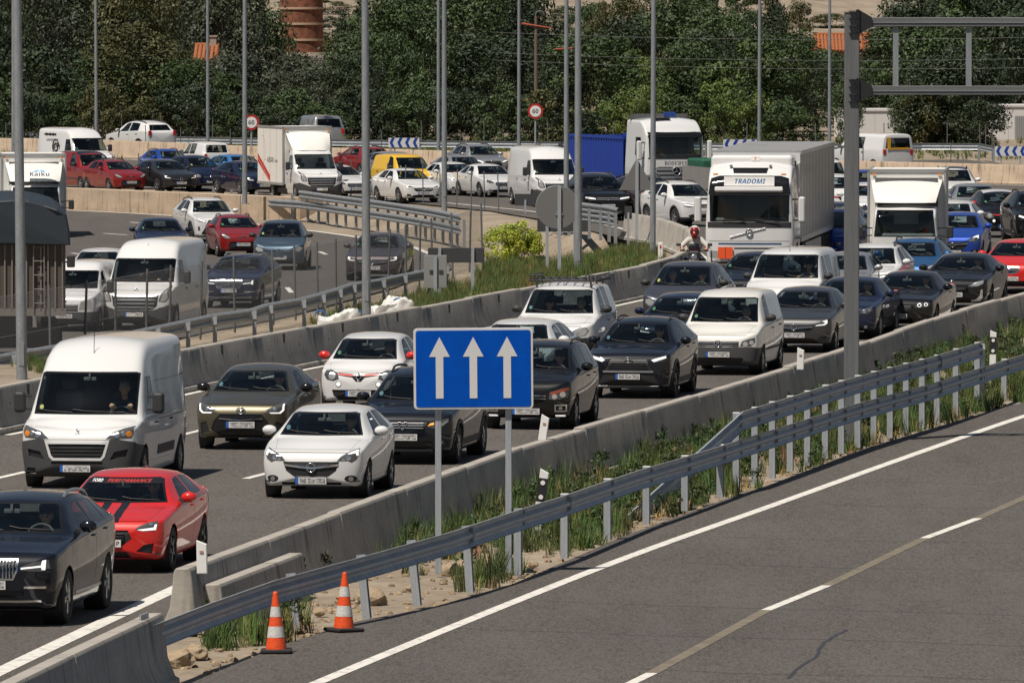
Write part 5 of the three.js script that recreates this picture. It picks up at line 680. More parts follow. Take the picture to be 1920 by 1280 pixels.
// ---------- panel vans ----------
const van = { rails: false, seatY: 0.95, lining: true, mirBig: true, mirM: M.plastic, tyreW: 0.22, R: 0.345, hood: false, spokes: 10, wheelFlat: true, rRoof: 0.16, bowR: 0.06, handleM: M.plastic, rows: [[1.85, 0.5]], seatX: 0.5 };
K.panelVan = () => makeCar({ ...van, L: 5.41, W: 2.05, H: 2.5, bow: 0.34, bowN: 2.8, cowl: 0.78, head: 1.42, tailA: 5.2, top: [[0.34, 1.02], [0.55, 1.14], [0.77, 1.22], [1.1, 1.62], [1.42, 1.97], [1.62, 2.2], [1.95, 2.42], [2.5, 2.5], [5.3, 2.48], [5.41, 2.46]], belt: [[0, 0.95], [0.78, 1.14], [1.4, 1.16], [5.41, 1.16]], wr: [[0, 0.84], [0.5, 0.88], [0.78, 0.93], [1.42, 0.87], [2.0, 0.82], [5.41, 0.82]], crown: [[0, 0.06], [0.78, 0.06], [1.42, 0.05], [2, 0.09], [5.41, 0.06]], sweep: 0.16, bulge: 0.015, fo: 0.95, wheelbase: 3.45, paint: PT.white, sticker: stickerY, seatD: 1.85, mirY: 1.42, mirD: 1.15, wheelY: 1.22, aerial: [1.6, 0.42, 0.12],
  sidePolys: [[[1.08, 1.22], [1.95, 1.22], [1.98, 1.85], [1.52, 1.85]]], doors: [[0.98, 2.05], [2.2, 3.45]], sill: 0.42, plateY: 0.35, plateX: -0.03, wiperX: [[-0.82, -0.2], [-0.2, 0.68]],
  feats: [hb('bumper', [[-1.1, 0.18], [1.1, 0.18], [1.1, 0.62], [0.96, 0.80], [0.66, 0.86], [0.54, 0.84], [-0.54, 0.84], [-0.66, 0.86], [-0.96, 0.80], [-1.1, 0.62]], M.plasticGrey, { push: 0.012, edge: 0.03, lim: { d1: 0.78 } }), ...lampPair([[0.49, 0.85], [0.62, 0.97], [0.80, 1.035], [0.95, 1.07], [0.955, 0.93], [0.92, 0.86], [0.80, 0.85]], null, [projector(0.68, 0.92, 0.05), projector(0.79, 0.945, 0.04), hb('turn_signal', discP(0.88, 0.94, 0.05, 10), M.amber, { pair: 1, from: 'headlight', push: 0.003 })]),
    hb('grille_frame', [[-0.42, 0.485], [0.42, 0.485], [0.48, 0.55], [0.56, 0.83], [-0.56, 0.83], [-0.48, 0.55]], M.chrome, { from: 'bumper', push: 0.02, edge: 0.03, m: PT.white }), hb('grille', [[-0.40, 0.53], [0.40, 0.53], [0.44, 0.57], [0.50, 0.765], [-0.50, 0.765], [-0.44, 0.57]], M.black, { from: 'grille_frame', of: 'grille_frame', push: -0.012 }), ...slats(0.46, [0.705, 0.65, 0.59], M.plastic, 0.03), hb('air_intake', rectP(-0.44, 0.42, 0.44, 0.465), M.black, { from: 'bumper', push: -0.008 }), hb('fog_lamp_housing', [[0.56, 0.50], [0.84, 0.55], [0.86, 0.68], [0.64, 0.64]], M.black, { pair: 1, from: 'bumper', push: -0.02 }), hb('fog_lamp_housing', rectP(0.72, 0.26, 0.88, 0.36), M.black, { pair: 1, from: 'bumper', push: -0.012, k: 'fogLow' }), hb('panel_groove', rectP(2.2, 1.74, 5.3, 1.765), 'paint', { pair: 1, ax: 'r', push: -0.02, edge: -0.02 }), hb('panel_groove', rectP(2.2, 1.1, 5.3, 1.12), 'paint', { pair: 1, ax: 'r', push: -0.02, edge: -0.02, k: 'pg2' }), hb('sill_trim', rectP(2.1, 0.5, 3.7, 0.66), M.plasticGrey, { pair: 1, ax: 'r', push: 0.01 })],
  extras: [badge('lion', 0, 0.955, 0.065, 0.016)] });
K.wideVan = () => makeCar({ ...van, L: 5.5, W: 2.05, H: 2.48, bow: 0.36, bowN: 2.6, cowl: 0.95, head: 1.5, tailA: 5.3, top: [[0.36, 1.10], [0.65, 1.22], [0.94, 1.3], [1.22, 1.66], [1.5, 1.99], [1.7, 2.2], [1.98, 2.4], [2.4, 2.48], [5.4, 2.46], [5.5, 2.44]], belt: [[0, 1.02], [0.95, 1.22], [1.4, 1.22], [5.5, 1.22]], wr: [[0, 0.80], [0.6, 0.86], [0.95, 0.93], [1.5, 0.88], [2.1, 0.82], [5.5, 0.80]], crown: [[0, 0.06], [0.95, 0.06], [1.5, 0.05], [2, 0.09], [5.5, 0.06]], sweep: 0.16, fo: 0.84, wheelbase: 3.68, paint: PT.white, seatD: 2.0, mirY: 1.45, mirD: 1.3, wheelY: 1.3, aerial: [1.75, 0.12, 0.1], sticker: stickerG,
  sidePolys: [[[1.25, 1.3], [2.05, 1.3], [2.08, 1.9], [1.62, 1.9]]], doors: [[1.1, 2.15], [2.3, 3.5]], sill: 0.45, plateY: 0.45, plateX: -0.02, wiperX: [[-0.8, -0.15], [-0.15, 0.7]], plateM: plateMat('7072', false),
  feats: [hb('bumper', [[-1.1, 0.2], [1.1, 0.2], [1.1, 0.58], [0.98, 0.74], [0.56, 0.58], [-0.56, 0.58], [-0.98, 0.74], [-1.1, 0.58]], M.plasticGrey, { push: 0.012, edge: 0.03, lim: { d1: 0.75 } }), hb('grille', [[-0.50, 0.585], [0.50, 0.585], [0.62, 0.68], [0.66, 0.98], [-0.66, 0.98], [-0.62, 0.68]], M.black, { push: -0.012 }), ...slats(0.61, [0.95, 0.85, 0.75, 0.65], M.silver, 0.04, 'grille', 0.03), ...lampPair([[0.66, 0.80], [0.72, 1.0], [0.88, 1.24], [0.93, 1.20], [0.93, 0.88], [0.84, 0.78]], null, [hb('headlight_lens', [[0.70, 0.82], [0.76, 1.0], [0.88, 1.17], [0.90, 0.90], [0.82, 0.81]], M.lampClear, { pair: 1, from: 'headlight', push: 0.002, k: 'lens' })])],
  extras: [badge('diamond', 0, 1.09, 0.075)] });
K.highVan = () => makeCar({ ...van, mirBig: true, L: 4.28, W: 1.80, H: 1.95, R: 0.32, bow: 0.26, cowl: 0.85, head: 1.42, tailA: 4.1, top: [[0.26, 1.02], [0.55, 1.12], [0.84, 1.18], [1.15, 1.48], [1.42, 1.72], [1.6, 1.84], [1.85, 1.93], [2.3, 1.95], [4.2, 1.93], [4.28, 1.9]], belt: [[0, 0.94], [0.85, 1.1], [1.4, 1.1], [4.28, 1.1]], wr: [[0, 0.72], [0.85, 0.82], [1.42, 0.74], [2, 0.70], [4.28, 0.7]], fo: 0.8, wheelbase: 2.66, paint: PT.white, seatY: 0.75, seatD: 1.75, rows: [[1.75, 0.42]], seatX: 0.42, mirY: 1.24, mirD: 1.25, wheelY: 1.15, sidePolys: [[[1.15, 1.16], [1.85, 1.16], [1.88, 1.66], [1.5, 1.66]]], doors: [[1.0, 1.95], [2.1, 3.2]], plateY: 0.44, wiperX: [[-0.7, -0.1], [-0.1, 0.6]],
  feats: [hb('bumper', [[-0.95, 0.2], [0.95, 0.2], [0.95, 0.56], [-0.95, 0.56]], M.plasticGrey, { push: 0.012, edge: 0.03, lim: { d1: 0.6 } }), hb('headlight', [[0.44, 0.60], [0.50, 0.86], [0.76, 0.90], [0.80, 0.80], [0.80, 0.62]], M.lampClear, { pair: 1, push: -0.003 }), hb('grille', rectP(-0.42, 0.57, 0.42, 0.76), M.black, { push: -0.01 }), ...slats(0.41, [0.73, 0.68, 0.63], M.silver, 0.02)], extras: [badge('oval', 0, 0.87, 0.06)] });
K.crewVan = () => makeCar({ ...van, mirBig: false, L: 4.8, W: 1.9, H: 1.92, R: 0.33, bow: 0.3, cowl: 0.9, head: 1.6, tailA: 4.6, top: [[0.3, 0.98], [0.6, 1.10], [0.89, 1.18], [1.25, 1.52], [1.6, 1.80], [1.95, 1.89], [2.5, 1.92], [4.6, 1.9], [4.8, 1.86]], belt: [[0, 0.9], [0.9, 1.11], [1.4, 1.12], [4.8, 1.14]], wr: [[0, 0.74], [0.9, 0.86], [1.6, 0.76], [2, 0.75], [4.8, 0.73]], fo: 0.88, wheelbase: 3.2, paint: PT.white, seatY: 0.8, seatD: 1.9, rows: [[1.9, 0.46]], seatX: 0.46, mirY: 1.24, mirD: 1.35, wheelY: 1.18, mirM: M.plastic, sidePolys: [[[1.35, 1.18], [2.1, 1.18], [2.12, 1.72], [1.75, 1.72]], [[2.2, 1.18], [3.2, 1.18], [3.2, 1.72], [2.22, 1.72]]], doors: [[1.1, 2.15], [2.25, 3.3]], rearWin: [1.2, 1.7, 0.68, 0.62], plateY: 0.45, aerial: [1.7, 0.12, 0.1],
  feats: [...lampPair([[0.44, 0.70], [0.52, 0.82], [0.72, 0.92], [0.84, 0.94], [0.84, 0.80], [0.70, 0.70]], null, [hb('headlight_lens', [[0.48, 0.71], [0.55, 0.80], [0.73, 0.89], [0.81, 0.90], [0.81, 0.81], [0.69, 0.73]], M.lampClear, { pair: 1, from: 'headlight', push: 0.002, k: 'lens' })]), hb('grille', hex(0.36, 0.58, 0.42, 0.66, 0.40, 0.76), M.black, { push: -0.01 }), ...slats(0.38, [0.72, 0.66], M.silver), low(hex(0.5, 0.24, 0.58, 0.30, 0.52, 0.4))], extras: [badge('star', 0, 0.67, 0.08)] });
const VEH = [["executiveSuv", "blackBlue", [-6.95, 0, -119.5], 8, 1, "suv", "black suv with chrome grille and silver roof rails at the bottom left edge", "suv", {"driver": "shirtWhite"}], ["sportHatch", "red", [-5.87, 0, -130.06], 8, 0.96, "hatchback", "red sporty hatchback with two black bonnet stripes and lettered windscreen strip", "car", {"driver": "shirtDark"}], ["panelVan", "white", [-7.28, 0, -151.28], 8, 0.985, "panel_van", "white high roofed panel van with dark grey bumper behind the striped red hatchback", "van", {"driver": "shirtDark"}], ["roundHatch", "bronze", [-4.91, 0, -163.53], 8.5, 1, "hatchback", "bronze grey hatchback with black mirrors beside the large white panel van", "car", {"driver": "shirtGrey"}], ["smallHatch", "white", [-3.3, 0, -148.39], 8, 0.985, "hatchback", "white hatchback with chrome barred grille left of the blue sign post", "car", {"driver": "shirtDark"}], ["cityCar", "white", [-3.02, 0, -177.71], 8.5, 0.97, "city_car", "small white city car with red door mirrors and red grille stripe", "car", {"driver": "shirtDark"}], ["crossoverEstate", "blackBlue", [-1.92, 0, -158.6], 8.5, 1, "suv", "black crossover with v shaped grille badge partly behind the blue sign", "suv", {"driver": "shirtGrey"}], ["boxyMpv", "black", [0.26, 0, -170.72], 9, 1, "people_carrier", "black boxy people carrier with roof rails right of the blue sign", "car", {"driver": "shirtDark"}], ["estate", "white", [-0.13, 0, -185.53], 9, 0.98, "estate_car", "white estate car whose roof rises just above the blue sign", "car", {}], ["roundVan", "white", [0.87, 0, -197.18], 9, 1, "small_van", "white small van with a black roof rack behind the blue sign", "van", {"driver": "shirtDark", "passenger": "shirtDark"}], ["sportSuv", "blackBlue", [2.34, 0, -183.0], 9.5, 0.95, "suv", "glossy dark suv with silver grille bar in the middle of the jam", "suv", {"driver": "shirtGrey"}], ["leisureVan", "cream", [4.4, 0, -193.56], 10, 0.98, "small_van", "cream white small van with grey plastic bumper behind the glossy dark suv", "van", {"driver": "shirtWhite"}], ["familyHatch", "navy", [3.54, 0, -200.66], 9.5, 0.98, "hatchback", "dark blue hatchback squeezed between the roof rack van and the cream van", "car", {"driver": "shirtDark"}], ["oldMpv", "slate", [3.93, 0, -216.87], 10, 1, "hatchback", "grey blue hatchback with pale headlights in front of the motorcycle", "car", {"driver": "shirtWhite", "passenger": "shirtDark"}], ["familyHatch", "blackBlue", [5.93, 0, -230.05], 10, 0.98, "hatchback", "dark blue hatchback directly in front of the white lorry cab", "car", {}], ["crewVan", "white", [6.51, 0, -219.78], 10, 0.97, "small_van", "white van with dark side windows in front of the lorry", "van", {"driver": "shirtGrey"}], ["familyHatch", "graphite", [6.37, 0, -204.84], 10, 0.97, "hatchback", "grey hatchback with chrome winged grille left of the gantry post", "car", {"driver": "shirtGrey"}], ["sedan", "navy", [7.67, 0, -212.2], 10.5, 0.98, "saloon_car", "dark blue saloon car right behind the gantry post", "car", {"driver": "shirtDark"}], ["sportCoupe", "black", [9.18, 0, -216.24], 11, 1, "coupe", "black coupe with ring shaped white headlights right of the gantry post", "car", {"driver": "shirtDark"}], ["widehatch", "black", [11.17, 0, -229.69], 11, 1, "coupe", "black hatchback with pale curved fog light surrounds near the right barrier", "car", {"driver": "shirtDark"}], ["redHatch", "red", [13.27, 0, -241.72], 11.5, 0.98, "hatchback", "bright red hatchback with chrome ringed grille at the right edge", "car", {}], ["compactSuv", "white", [9.09, 0, -234.06], 10.5, 0.93, "estate_car", "white crossover just right of the gantry post", "car", {}], ["familyHatch", "silver", [8.28, 0, -232.22], 10.5, 0.93, "hatchback", "silver hatchback half hidden behind the gantry post and a white van", "car", {}], ["superMini", "blueMid", [10.42, 0, -240.15], 10.5, 1, "hatchback", "metallic blue hatchback in front of the white box truck", "car", {}], ["smallHatch", "blue", [13.04, 0, -268.03], 8, 0.98, "hatchback", "bright blue hatchback with chrome wing badge right of the box truck", "car", {"driver": "shirtDark"}], ["oldMpv", "blue", [9.29, 0, -266.1], 9, 0.98, "hatchback", "blue hatchback beside the rear of the white lorry trailer", "car", {"driver": "shirtDark"}], ["familyHatch", "navy", [9.89, 0, -279.17], 6, 0.98, "hatchback", "navy hatchback queued behind the blue one beside the lorry trailer", "car", {}], ["estate", "white", [13.6, 0, -283.45], 8, 0.95, "estate_car", "white estate car behind the bright blue hatchback", "car", {}], ["familyHatch", "silver", [16.12, -0.175, -311.24], -4, 0.97, "hatchback", "silver hatchback near the right edge behind the blue one", "car", {"driver": "shirtDark"}], ["cityCar", "black", [16.09, -0.064, -294.57], -6, 1.0, "city_car", "black round headlight city car with white roof at the right edge", "car", {"whiteRoof": 1}], ["sportSuv", "black", [16.82, -0.006, -285.83], -4, 1, "suv", "black car cut off by the right edge beside the white roofed city car", "suv", {}], ["compactSuv", "white", [16.5, -0.357, -338.61], 2, 0.97, "suv", "white suv with dark roof behind the silver hatchback", "suv", {"darkRoof": 1}], ["estate", "blue", [13.91, -0.391, -343.64], -8, 0.97, "estate_car", "blue car behind the left corner of the white box truck", "car", {}], ["crewVan", "white", [11.81, -0.357, -338.61], -6, 1, "small_van", "white van front seen between the lorry trailer and the gantry post", "van", {}], ["familyHatch", "navy", [12.76, -0.4, -358.33], -14, 0.95, "hatchback", "dark blue hatchback below the white taxi van", "car", {}], ["cityCar", "whiteB", [11.9, -0.275, -326.18], -6, 1.0, "city_car", "small white car seen between the gantry post and the white van", "car", {}], ["estate", "white", [12.29, -0.203, -315.49], 4, 0.95, "estate_car", "white estate car mostly hidden left of the box truck", "car", {}], ["crewVan", "white", [14.79, -0.4, -404.23], 150, 0.95, "taxi_van", "white taxi van with yellow rear window stripe by the tan barrier", "van", {"rear": 1}], ["compactSuv", "black", [3.4, -0.238, -320.75], -10, 1, "suv", "black suv with white slit headlights behind the round sign back", "suv", {}], ["sportSuv", "brown", [5.34, -0.238, -320.75], -16, 0.95, "suv", "dark grey suv right of the triangular sign back", "suv", {}], ["compactSuv", "white", [6.63, -0.175, -311.24], -22, 0.92, "pickup", "white suv in front of the grey flatbed beside the lorry", "suv", {}], ["wideVan", "white", [1.87, -0.4, -345.52], -14, 0.92, "panel_van", "white panel van behind the round sign back", "van", {}], ["sedan", "white", [-0.3, -0.4, -360.0], -20, 0.9, "taxi", "white saloon car just left of the white panel van", "car", {"driver": "shirtDark"}], ["familyHatch", "white", [-1.75, -0.4, -363.39], -20, 0.88, "hatchback", "white hatchback behind the pair of lamp posts", "car", {}], ["familyHatch", "silver", [-1.51, -0.4, -377.58], -20, 0.87, "hatchback", "silver hatchback behind the white hatchback at the paired lamp posts", "car", {}], ["sportSuv", "silver", [-0.81, -0.4, -392.93], -20, 0.87, "suv", "silver crossover next to the far tan barrier", "suv", {}], ["familyHatch", "white", [-3.42, -0.4, -351.81], -22, 0.88, "hatchback", "white hatchback in front of the bright yellow van", "car", {}], ["leisureVan", "yellow", [-3.65, -0.4, -365.1], -22, 0.88, "small_van", "bright yellow small van on the far road", "van", {}], ["estate", "silver", [-4.17, -0.4, -385.1], -24, 0.88, "estate_car", "silver estate car behind the yellow van", "car", {}], ["sedan", "white", [-6.16, -0.4, -358.33], -22, 0.9, "saloon_car", "white car behind the thick middle lamp post", "car", {}], ["superMini", "redDark", [-7.51, -0.4, -399.01], 150, 0.88, "hatchback", "red hatchback seen from behind right of the white box lorry", "car", {}], ["familyHatch", "navy", [-9.94, -0.4, -364.24], -24, 0.9, "hatchback", "dark blue hatchback left of the white box lorry", "car", {}], ["estate", "blueLight", [-10.74, -0.4, -380.37], -24, 0.86, "estate_car", "light blue car behind the dark blue hatchback", "car", {}], ["oldMpv", "navy", [-12.32, -0.4, -371.24], -24, 0.87, "hatchback", "navy hatchback right of the black one on the far road", "car", {}], ["familyHatch", "darkGrey", [-13.45, -0.4, -368.58], -24, 0.88, "hatchback", "dark grey hatchback right of the two red cars", "car", {}], ["superMini", "blue", [-14.21, -0.4, -390.94], -24, 0.86, "hatchback", "blue hatchback behind the dark grey one", "car", {}], ["roundVan", "white", [-14.42, -0.4, -403.17], 155, 0.8, "small_van", "small white van seen from behind next to the blue hatchback", "van", {"noRack": 1}], ["superMini", "redDark", [-15.48, -0.4, -368.58], -26, 0.87, "hatchback", "dark red hatchback in front of the red van", "car", {}], ["leisureVan", "redDark", [-16.69, -0.4, -371.24], -26, 0.88, "small_van", "dark red small van with a black roof next to the red hatchback", "van", {"darkRoof": 1}], ["wideVan", "white", [-17.98, -0.4, -394.94], -28, 0.86, "panel_van", "white panel van with circular side logo on the far road", "van", {"logo": 1}], ["sportSuv", "white", [-10.37, -1.0, -320.34], -14, 0.93, "suv", "white suv on the slip road below the guardrail", "suv", {}], ["superMini", "redDark", [-9.04, -1.0, -304.36], -10, 0.93, "hatchback", "dark red hatchback on the slip road beside the grey blue one", "car", {}], ["oldMpv", "steelBlue", [-7.5, -1.0, -290.92], 2, 0.97, "people_carrier", "grey blue people carrier leading the slip road", "car", {"driver": "shirtWhite", "passenger": "shirtDark"}], ["familyHatch", "brown", [-4.35, -1.0, -281.0], 6, 0.98, "hatchback", "dark brown hatchback behind the wire fence", "car", {}], ["executiveSuv", "navy", [-8.1, -1.0, -258.5], 9, 0.9, "suv", "dark blue suv beside the white high roof van on the slip road", "suv", {}], ["wideVan", "white", [-10.11, -1.0, -242.51], 10, 0.97, "panel_van", "white high roof van with silver slatted grille behind the wire fence", "van", {"driver": "shirtDark"}], ["highVan", "white", [-11.99, -1.0, -241.8], 10, 0.95, "small_van", "smaller white van partly hidden behind the tipper trailer", "van", {}], ["familyHatch", "navy", [-11.6, -1.0, -299.93], -4, 0.95, "hatchback", "dark hatchback whose roof shows above the white high roof van", "car", {}], ["estate", "white", [-12.38, -1.0, -266.88], 4, 0.95, "estate_car", "white car whose roof shows above the smaller white van", "car", {}], ["compactSuv", "white", [-19.37, -0.4, -446.2], 148, 1.0, "suv", "white suv driving away on the frontage road", "suv", {}], ["leisureVan", "silver", [-10.55, -0.4, -454.06], 160, 1.0, "small_van", "silver van driving away behind the white box lorry", "van", {}]] ;
const LOR = {"white": [[6.59, 0, -251.6], 6, 1], "blue": [[6.32, -0.4, -348.64], -20, 1], "box": [[11.18, 0, -257.74], 4, 1], "stripe": [[-7.47, -0.4, -356.68], -17, 0.9], "milk": [[-17.15, -1.0, -326.04], -5, 1], "tipper": [[-12.11, -1.0, -219.25], -4, 1], "flat": [[8.41, -0.287, -328.03], -12, 1]} ;
// ---------- traffic ----------
const PROTO = {}, seats = [];
function instanceOf(kind) {
  if (!PROTO[kind]) { PROTO[kind] = K[kind](); PROTO[kind].updateMatrixWorld(true); }
  return PROTO[kind].clone(true);
}
function swap(o, from, to) { o.traverse((m) => { if (m.isMesh && m.material === from) m.material = to; }); }
for (const [kind, pt, pos, th, k, name, label, cat, x] of VEH) {
  const c = instanceOf(kind), base = PROTO[kind].userData.paint; c.userData = {};
  if (PT[pt] !== base) swap(c, base, PT[pt]);
  if (x.darkRoof || x.whiteRoof) c.traverse((m) => { if (m.name === 'roof') m.material = x.darkRoof ? PT.blackBlue : PT.white; });
  if (x.noRack) { const r = c.children.find((m) => m.name === 'roof_rack'); c.remove(r); }
  if (x.rear) part(c, 'rear_stripe', merge([box(0.16, 0.5, 0.02, 0.5, 1.46, -4.80), box(1.2, 0.09, 0.02, 0.0, 1.2, -4.81)]), mat(lin(0.75, 0.38, 0.02), 0.5));
  if (x.logo) { const q = part(c, 'side_logo', merge([new THREE.TorusGeometry(0.36, 0.035, 6, 30, 4.6), new THREE.TorusGeometry(0.2, 0.03, 6, 24), box(1.1, 0.05, 0.02, -0.75, -0.36, 0), ...Array.from({ length: 11 }, (_, i) => box(0.09, 0.1 + 0.03 * (i % 3), 0.02, -1.3 + i * 0.13, 0.62, 0))]), M.black); q.position.set(-1.045, 1.5, -3.0); q.rotation.y = -Math.PI / 2; }
  c.name = numbered(name); c.position.set(...pos); c.rotation.y = -th * Math.PI / 180; c.scale.setScalar(k); scene.add(c); tag(c, label, cat, 'vehicles in the traffic jam');
  if (x.driver) seats.push([c, kind, x.driver, 1, label]); if (x.passenger) seats.push([c, kind, x.passenger, -1, label]);
}
// ---------- lorries ----------
const corrug = (L, h, pitch, depth) => { const pr = []; for (let x = 0; x <= L; x += pitch) { pr.push([x, 0], [x + pitch * 0.35, 0], [x + pitch * 0.5, depth], [x + pitch * 0.85, depth]); } const P = [], I = []; pr.forEach(([x, o]) => P.push(x, 0, o, x, h, o)); for (let i = 0; i < pr.length - 1; i++) { const a = 2 * i; I.push(a, a + 2, a + 1, a + 2, a + 3, a + 1); } const g = new THREE.BufferGeometry(); g.setAttribute('position', new THREE.Float32BufferAttribute(P, 3)); g.setIndex(I); const q = g.toNonIndexed(); q.computeVertexNormals(); q.setAttribute('uv', new THREE.Float32BufferAttribute(new Float32Array(q.attributes.position.count * 2), 2)); return q; };
function cabOver(o) {                                 // forward-control cab
  const W = o.W, H = o.H;
  return makeCar({ L: 2.3, W, H, bow: 0.24, bowN: 3.2, bowR: 0.06, cowl: 0.3, head: 0.7, tailA: 2.1, sweep: 0, rails: false, hood: false, cabin: false, lining: false, wipers: false, aerial: null, noseC: 0.5,
    top: [[0.24, H - o.slope], [0.55, H - o.slope * 0.35], [0.95, H], [2.3, H]], belt: [[0, 1.75], [2.3, 1.75]], wr: [[0, W / 2 - 0.1], [2.3, W / 2 - 0.08]], wb: [[0, W / 2 - 0.03], [2.3, W / 2]], crown: [[0, 0.12], [2.3, 0.1]], bot: [[0, o.botC ?? 0.42], [2.3, 0.5]], fo: 1.35, wheelbase: 30, R: 0.5, archGap: 0.08, glassM: M.glass, mirY: -50, ...o });
}
function dropOdd(g, names) { for (const c of [...g.children]) if (names.includes(c.name)) g.remove(c); }
function fixCab(c, W, R, tw = 0.3) { dropOdd(c, ['door_mirror', 'tail_light', 'wheel', 'underbody']); for (const e of [-1, 1]) addWheel(c, e * (W / 2 - 0.02), 1.35, R, tw, 10, M.rimDark); part(c, 'chassis', merge([box(0.9, 0.35, 2.0, 0, 0.75, -1.2), box(W - 0.35, 0.5, 0.7, 0, 0.75, -0.42)]), M.black); }
function truckMirrors(c, W, y, d, m, hgt = 0.85) { for (const e of [-1, 1]) { const g = part(c, 'door_mirror', rbox(0.19, hgt, 0.16, 0.06), m); g.position.set(e * (W / 2 + 0.2), y, -d + 0.15); part(g, 'mirror_arm', merge([bar([-e * 0.3, hgt * 0.4, -0.1], [0, hgt * 0.4, 0], 0.025), bar([-e * 0.3, -hgt * 0.4, -0.1], [0, -hgt * 0.4, 0], 0.025)]), M.black); part(g, 'mirror_glass', box(0.2, hgt - 0.1, 0.01, 0, 0, -0.085), M.silver); } }
function lorryInside(c, W, y, z = -0.5) { part(c, 'dashboard', rbox(W - 0.3, 0.3, 0.45, 0.08, 0, y, z), M.trim); for (const e of [-1, 1]) { const s = part(c, 'seat', merge([rbox(0.52, 0.7, 0.16, 0.06, 0, y + 0.35, z - 0.9), rbox(0.52, 0.16, 0.5, 0.06, 0, y, z - 0.65), rbox(0.3, 0.2, 0.12, 0.05, 0, y + 0.8, z - 0.92)]), M.seat); s.position.x = e * 0.62; } const w = part(c, 'steering_wheel', new THREE.TorusGeometry(0.23, 0.018, 6, 24), M.trim); w.position.set(0.62, y + 0.18, z - 0.12); w.rotation.x = -0.8; part(c, 'rear_bulkhead', box(W - 0.15, 1.6, 0.04, 0, y + 0.9, z - 1.35), M.trim); }
const textPanel = (w, h, draw, res = 256) => textMat(Math.round(w * res), Math.round(h * res), draw);
function sign2d(parent, name, w, h, x, y, z, m, ry = 0) { const g = new THREE.PlaneGeometry(w, h).translate(0, 0, 0), b = part(parent, name, merge([g]), m); b.position.set(x, y, z); b.rotation.y = ry; return b; }
const trailerSide = mat(lin(0.42, 0.42, 0.41), 0.28, 0.85), alu = mat(lin(0.55, 0.55, 0.54), 0.4, 0.7);
const tq = 6 * Math.PI / 180;
{ // white tractor with box trailer and orange panel
  const g = thing('articulated_lorry', 'white articulated lorry with an orange panel and lettered visor in the jam', 'lorry', LOR.white[0], -LOR.white[1] * Math.PI / 180, 'lorries');
  const c = cabOver({ W: 2.5, H: 3.32, slope: 0.42, paint: PT.white, ws: [[-1.10, 1.66], [1.10, 1.66], [1.12, 2.42], [-1.12, 2.42]], frit: 0.03, sidePolys: [[[0.5, 1.8], [1.3, 1.8], [1.3, 2.45], [0.72, 2.45]]],
    feats: [hb('visor_panel', [[-1.14, 2.425], [1.14, 2.425], [1.08, 2.86], [0.85, 2.93], [-0.85, 2.93], [-1.08, 2.86]], M.gloss, { push: 0.01, d1: 0.6 }), hb('cowl_panel', rectP(-1.16, 1.5, 1.16, 1.655), M.plastic, { push: 0.008, d1: 0.5 }), hb('front_seam', rectP(-1.12, 1.115, 1.12, 1.13), M.black, { push: -0.004 }), hb('blue_stripe', rectP(-0.86, 1.03, 0.9, 1.075), mat(lin(0.03, 0.08, 0.2), 0.4), { push: 0.004 }), hb('air_intake', rectP(-0.42, 0.90, 0.9, 0.945), M.black, { push: -0.02 }), hb('roof_window', [[-0.46, 3.0], [0.46, 3.0], [0.50, 3.15], [-0.50, 3.15]], M.gloss, { push: 0.004, d1: 0.9 }), hb('headlight', [[0.72, 0.62], [1.1, 0.66], [1.12, 0.86], [0.8, 0.84]], M.lampClear, { pair: 1, push: -0.004 }), hb('air_intake', rectP(-0.6, 0.46, 0.6, 0.6), M.black, { push: -0.02, k: 'ai2' })] });
  fixCab(c, 2.5, 0.5); lorryInside(c, 2.5, 1.62); truckMirrors(c, 2.5, 2.0, 0.35, PT.whiteB, 0.72);
  while (c.children.length) g.add(c.children[0]);
  part(g, 'sun_visor', rbox(1.9, 0.14, 0.2, 0.04).rotateX(-0.25).translate(0, 2.56, 0.1), PT.white);
  sign2d(g, 'visor_lettering', 1.4, 0.26, 0, 2.79, 0.0, textPanel(1.4, 0.26, (x, w, h) => { x.fillStyle = '#f0efec'; x.fillRect(0, 0, w, h); const q = x.createLinearGradient(0, 0, 0, h); q.addColorStop(0.2, '#1d4f8f'); q.addColorStop(0.8, '#3aa6c8'); x.fillStyle = '#1f5f9d'; x.font = 'italic bold 48px sans-serif'; x.textAlign = 'center'; x.fillText('TRADOMI', w / 2, h * 0.76); }));
  part(g, 'warning_plate', merge([box(0.41, 0.32, 0.015, -0.66, 0.80, 0.03)]), mat(lin(0.80, 0.10, 0.02), 0.5)); part(g, 'warning_plate_seam', box(0.012, 0.32, 0.018, -0.66, 0.80, 0.032), M.black);
  part(g, 'emblem', merge([bar([-0.55, 1.24, 0.02], [0.45, 1.5, 0.02], 0.012, 4), new THREE.TorusGeometry(0.09, 0.018, 6, 20).translate(0, 1.37, 0.03)]), M.silver);
  for (const [x0, x1] of [[-0.75, -0.1], [0.15, 0.85]]) part(g, 'wiper', bar([x0, 1.72, 0.03], [x1, 1.66, 0.03], 0.014, 5), M.black);
  for (const e of [-1, 1]) { part(g, 'air_horn', bar([e * 0.55, 3.2, -0.5], [e * 0.55, 3.2, -0.95], 0.04, 8), M.silver); part(g, 'marker_lamp', rbox(0.14, 0.05, 0.05, 0.015, e * 0.95, 2.98, -0.16), M.amber); part(g, 'side_deflector', rbox(0.06, 2.1, 0.55, 0.02, e * 1.2, 2.2, -2.35), PT.whiteB); part(g, 'step', box(0.4, 0.06, 0.5, e * 1.05, 0.5, -0.55), M.black); }
  part(g, 'roof_fairing', merge([rbox(2.3, 0.4, 1.3, 0.12, 0, 3.3, -1.6, 3)]), PT.white);
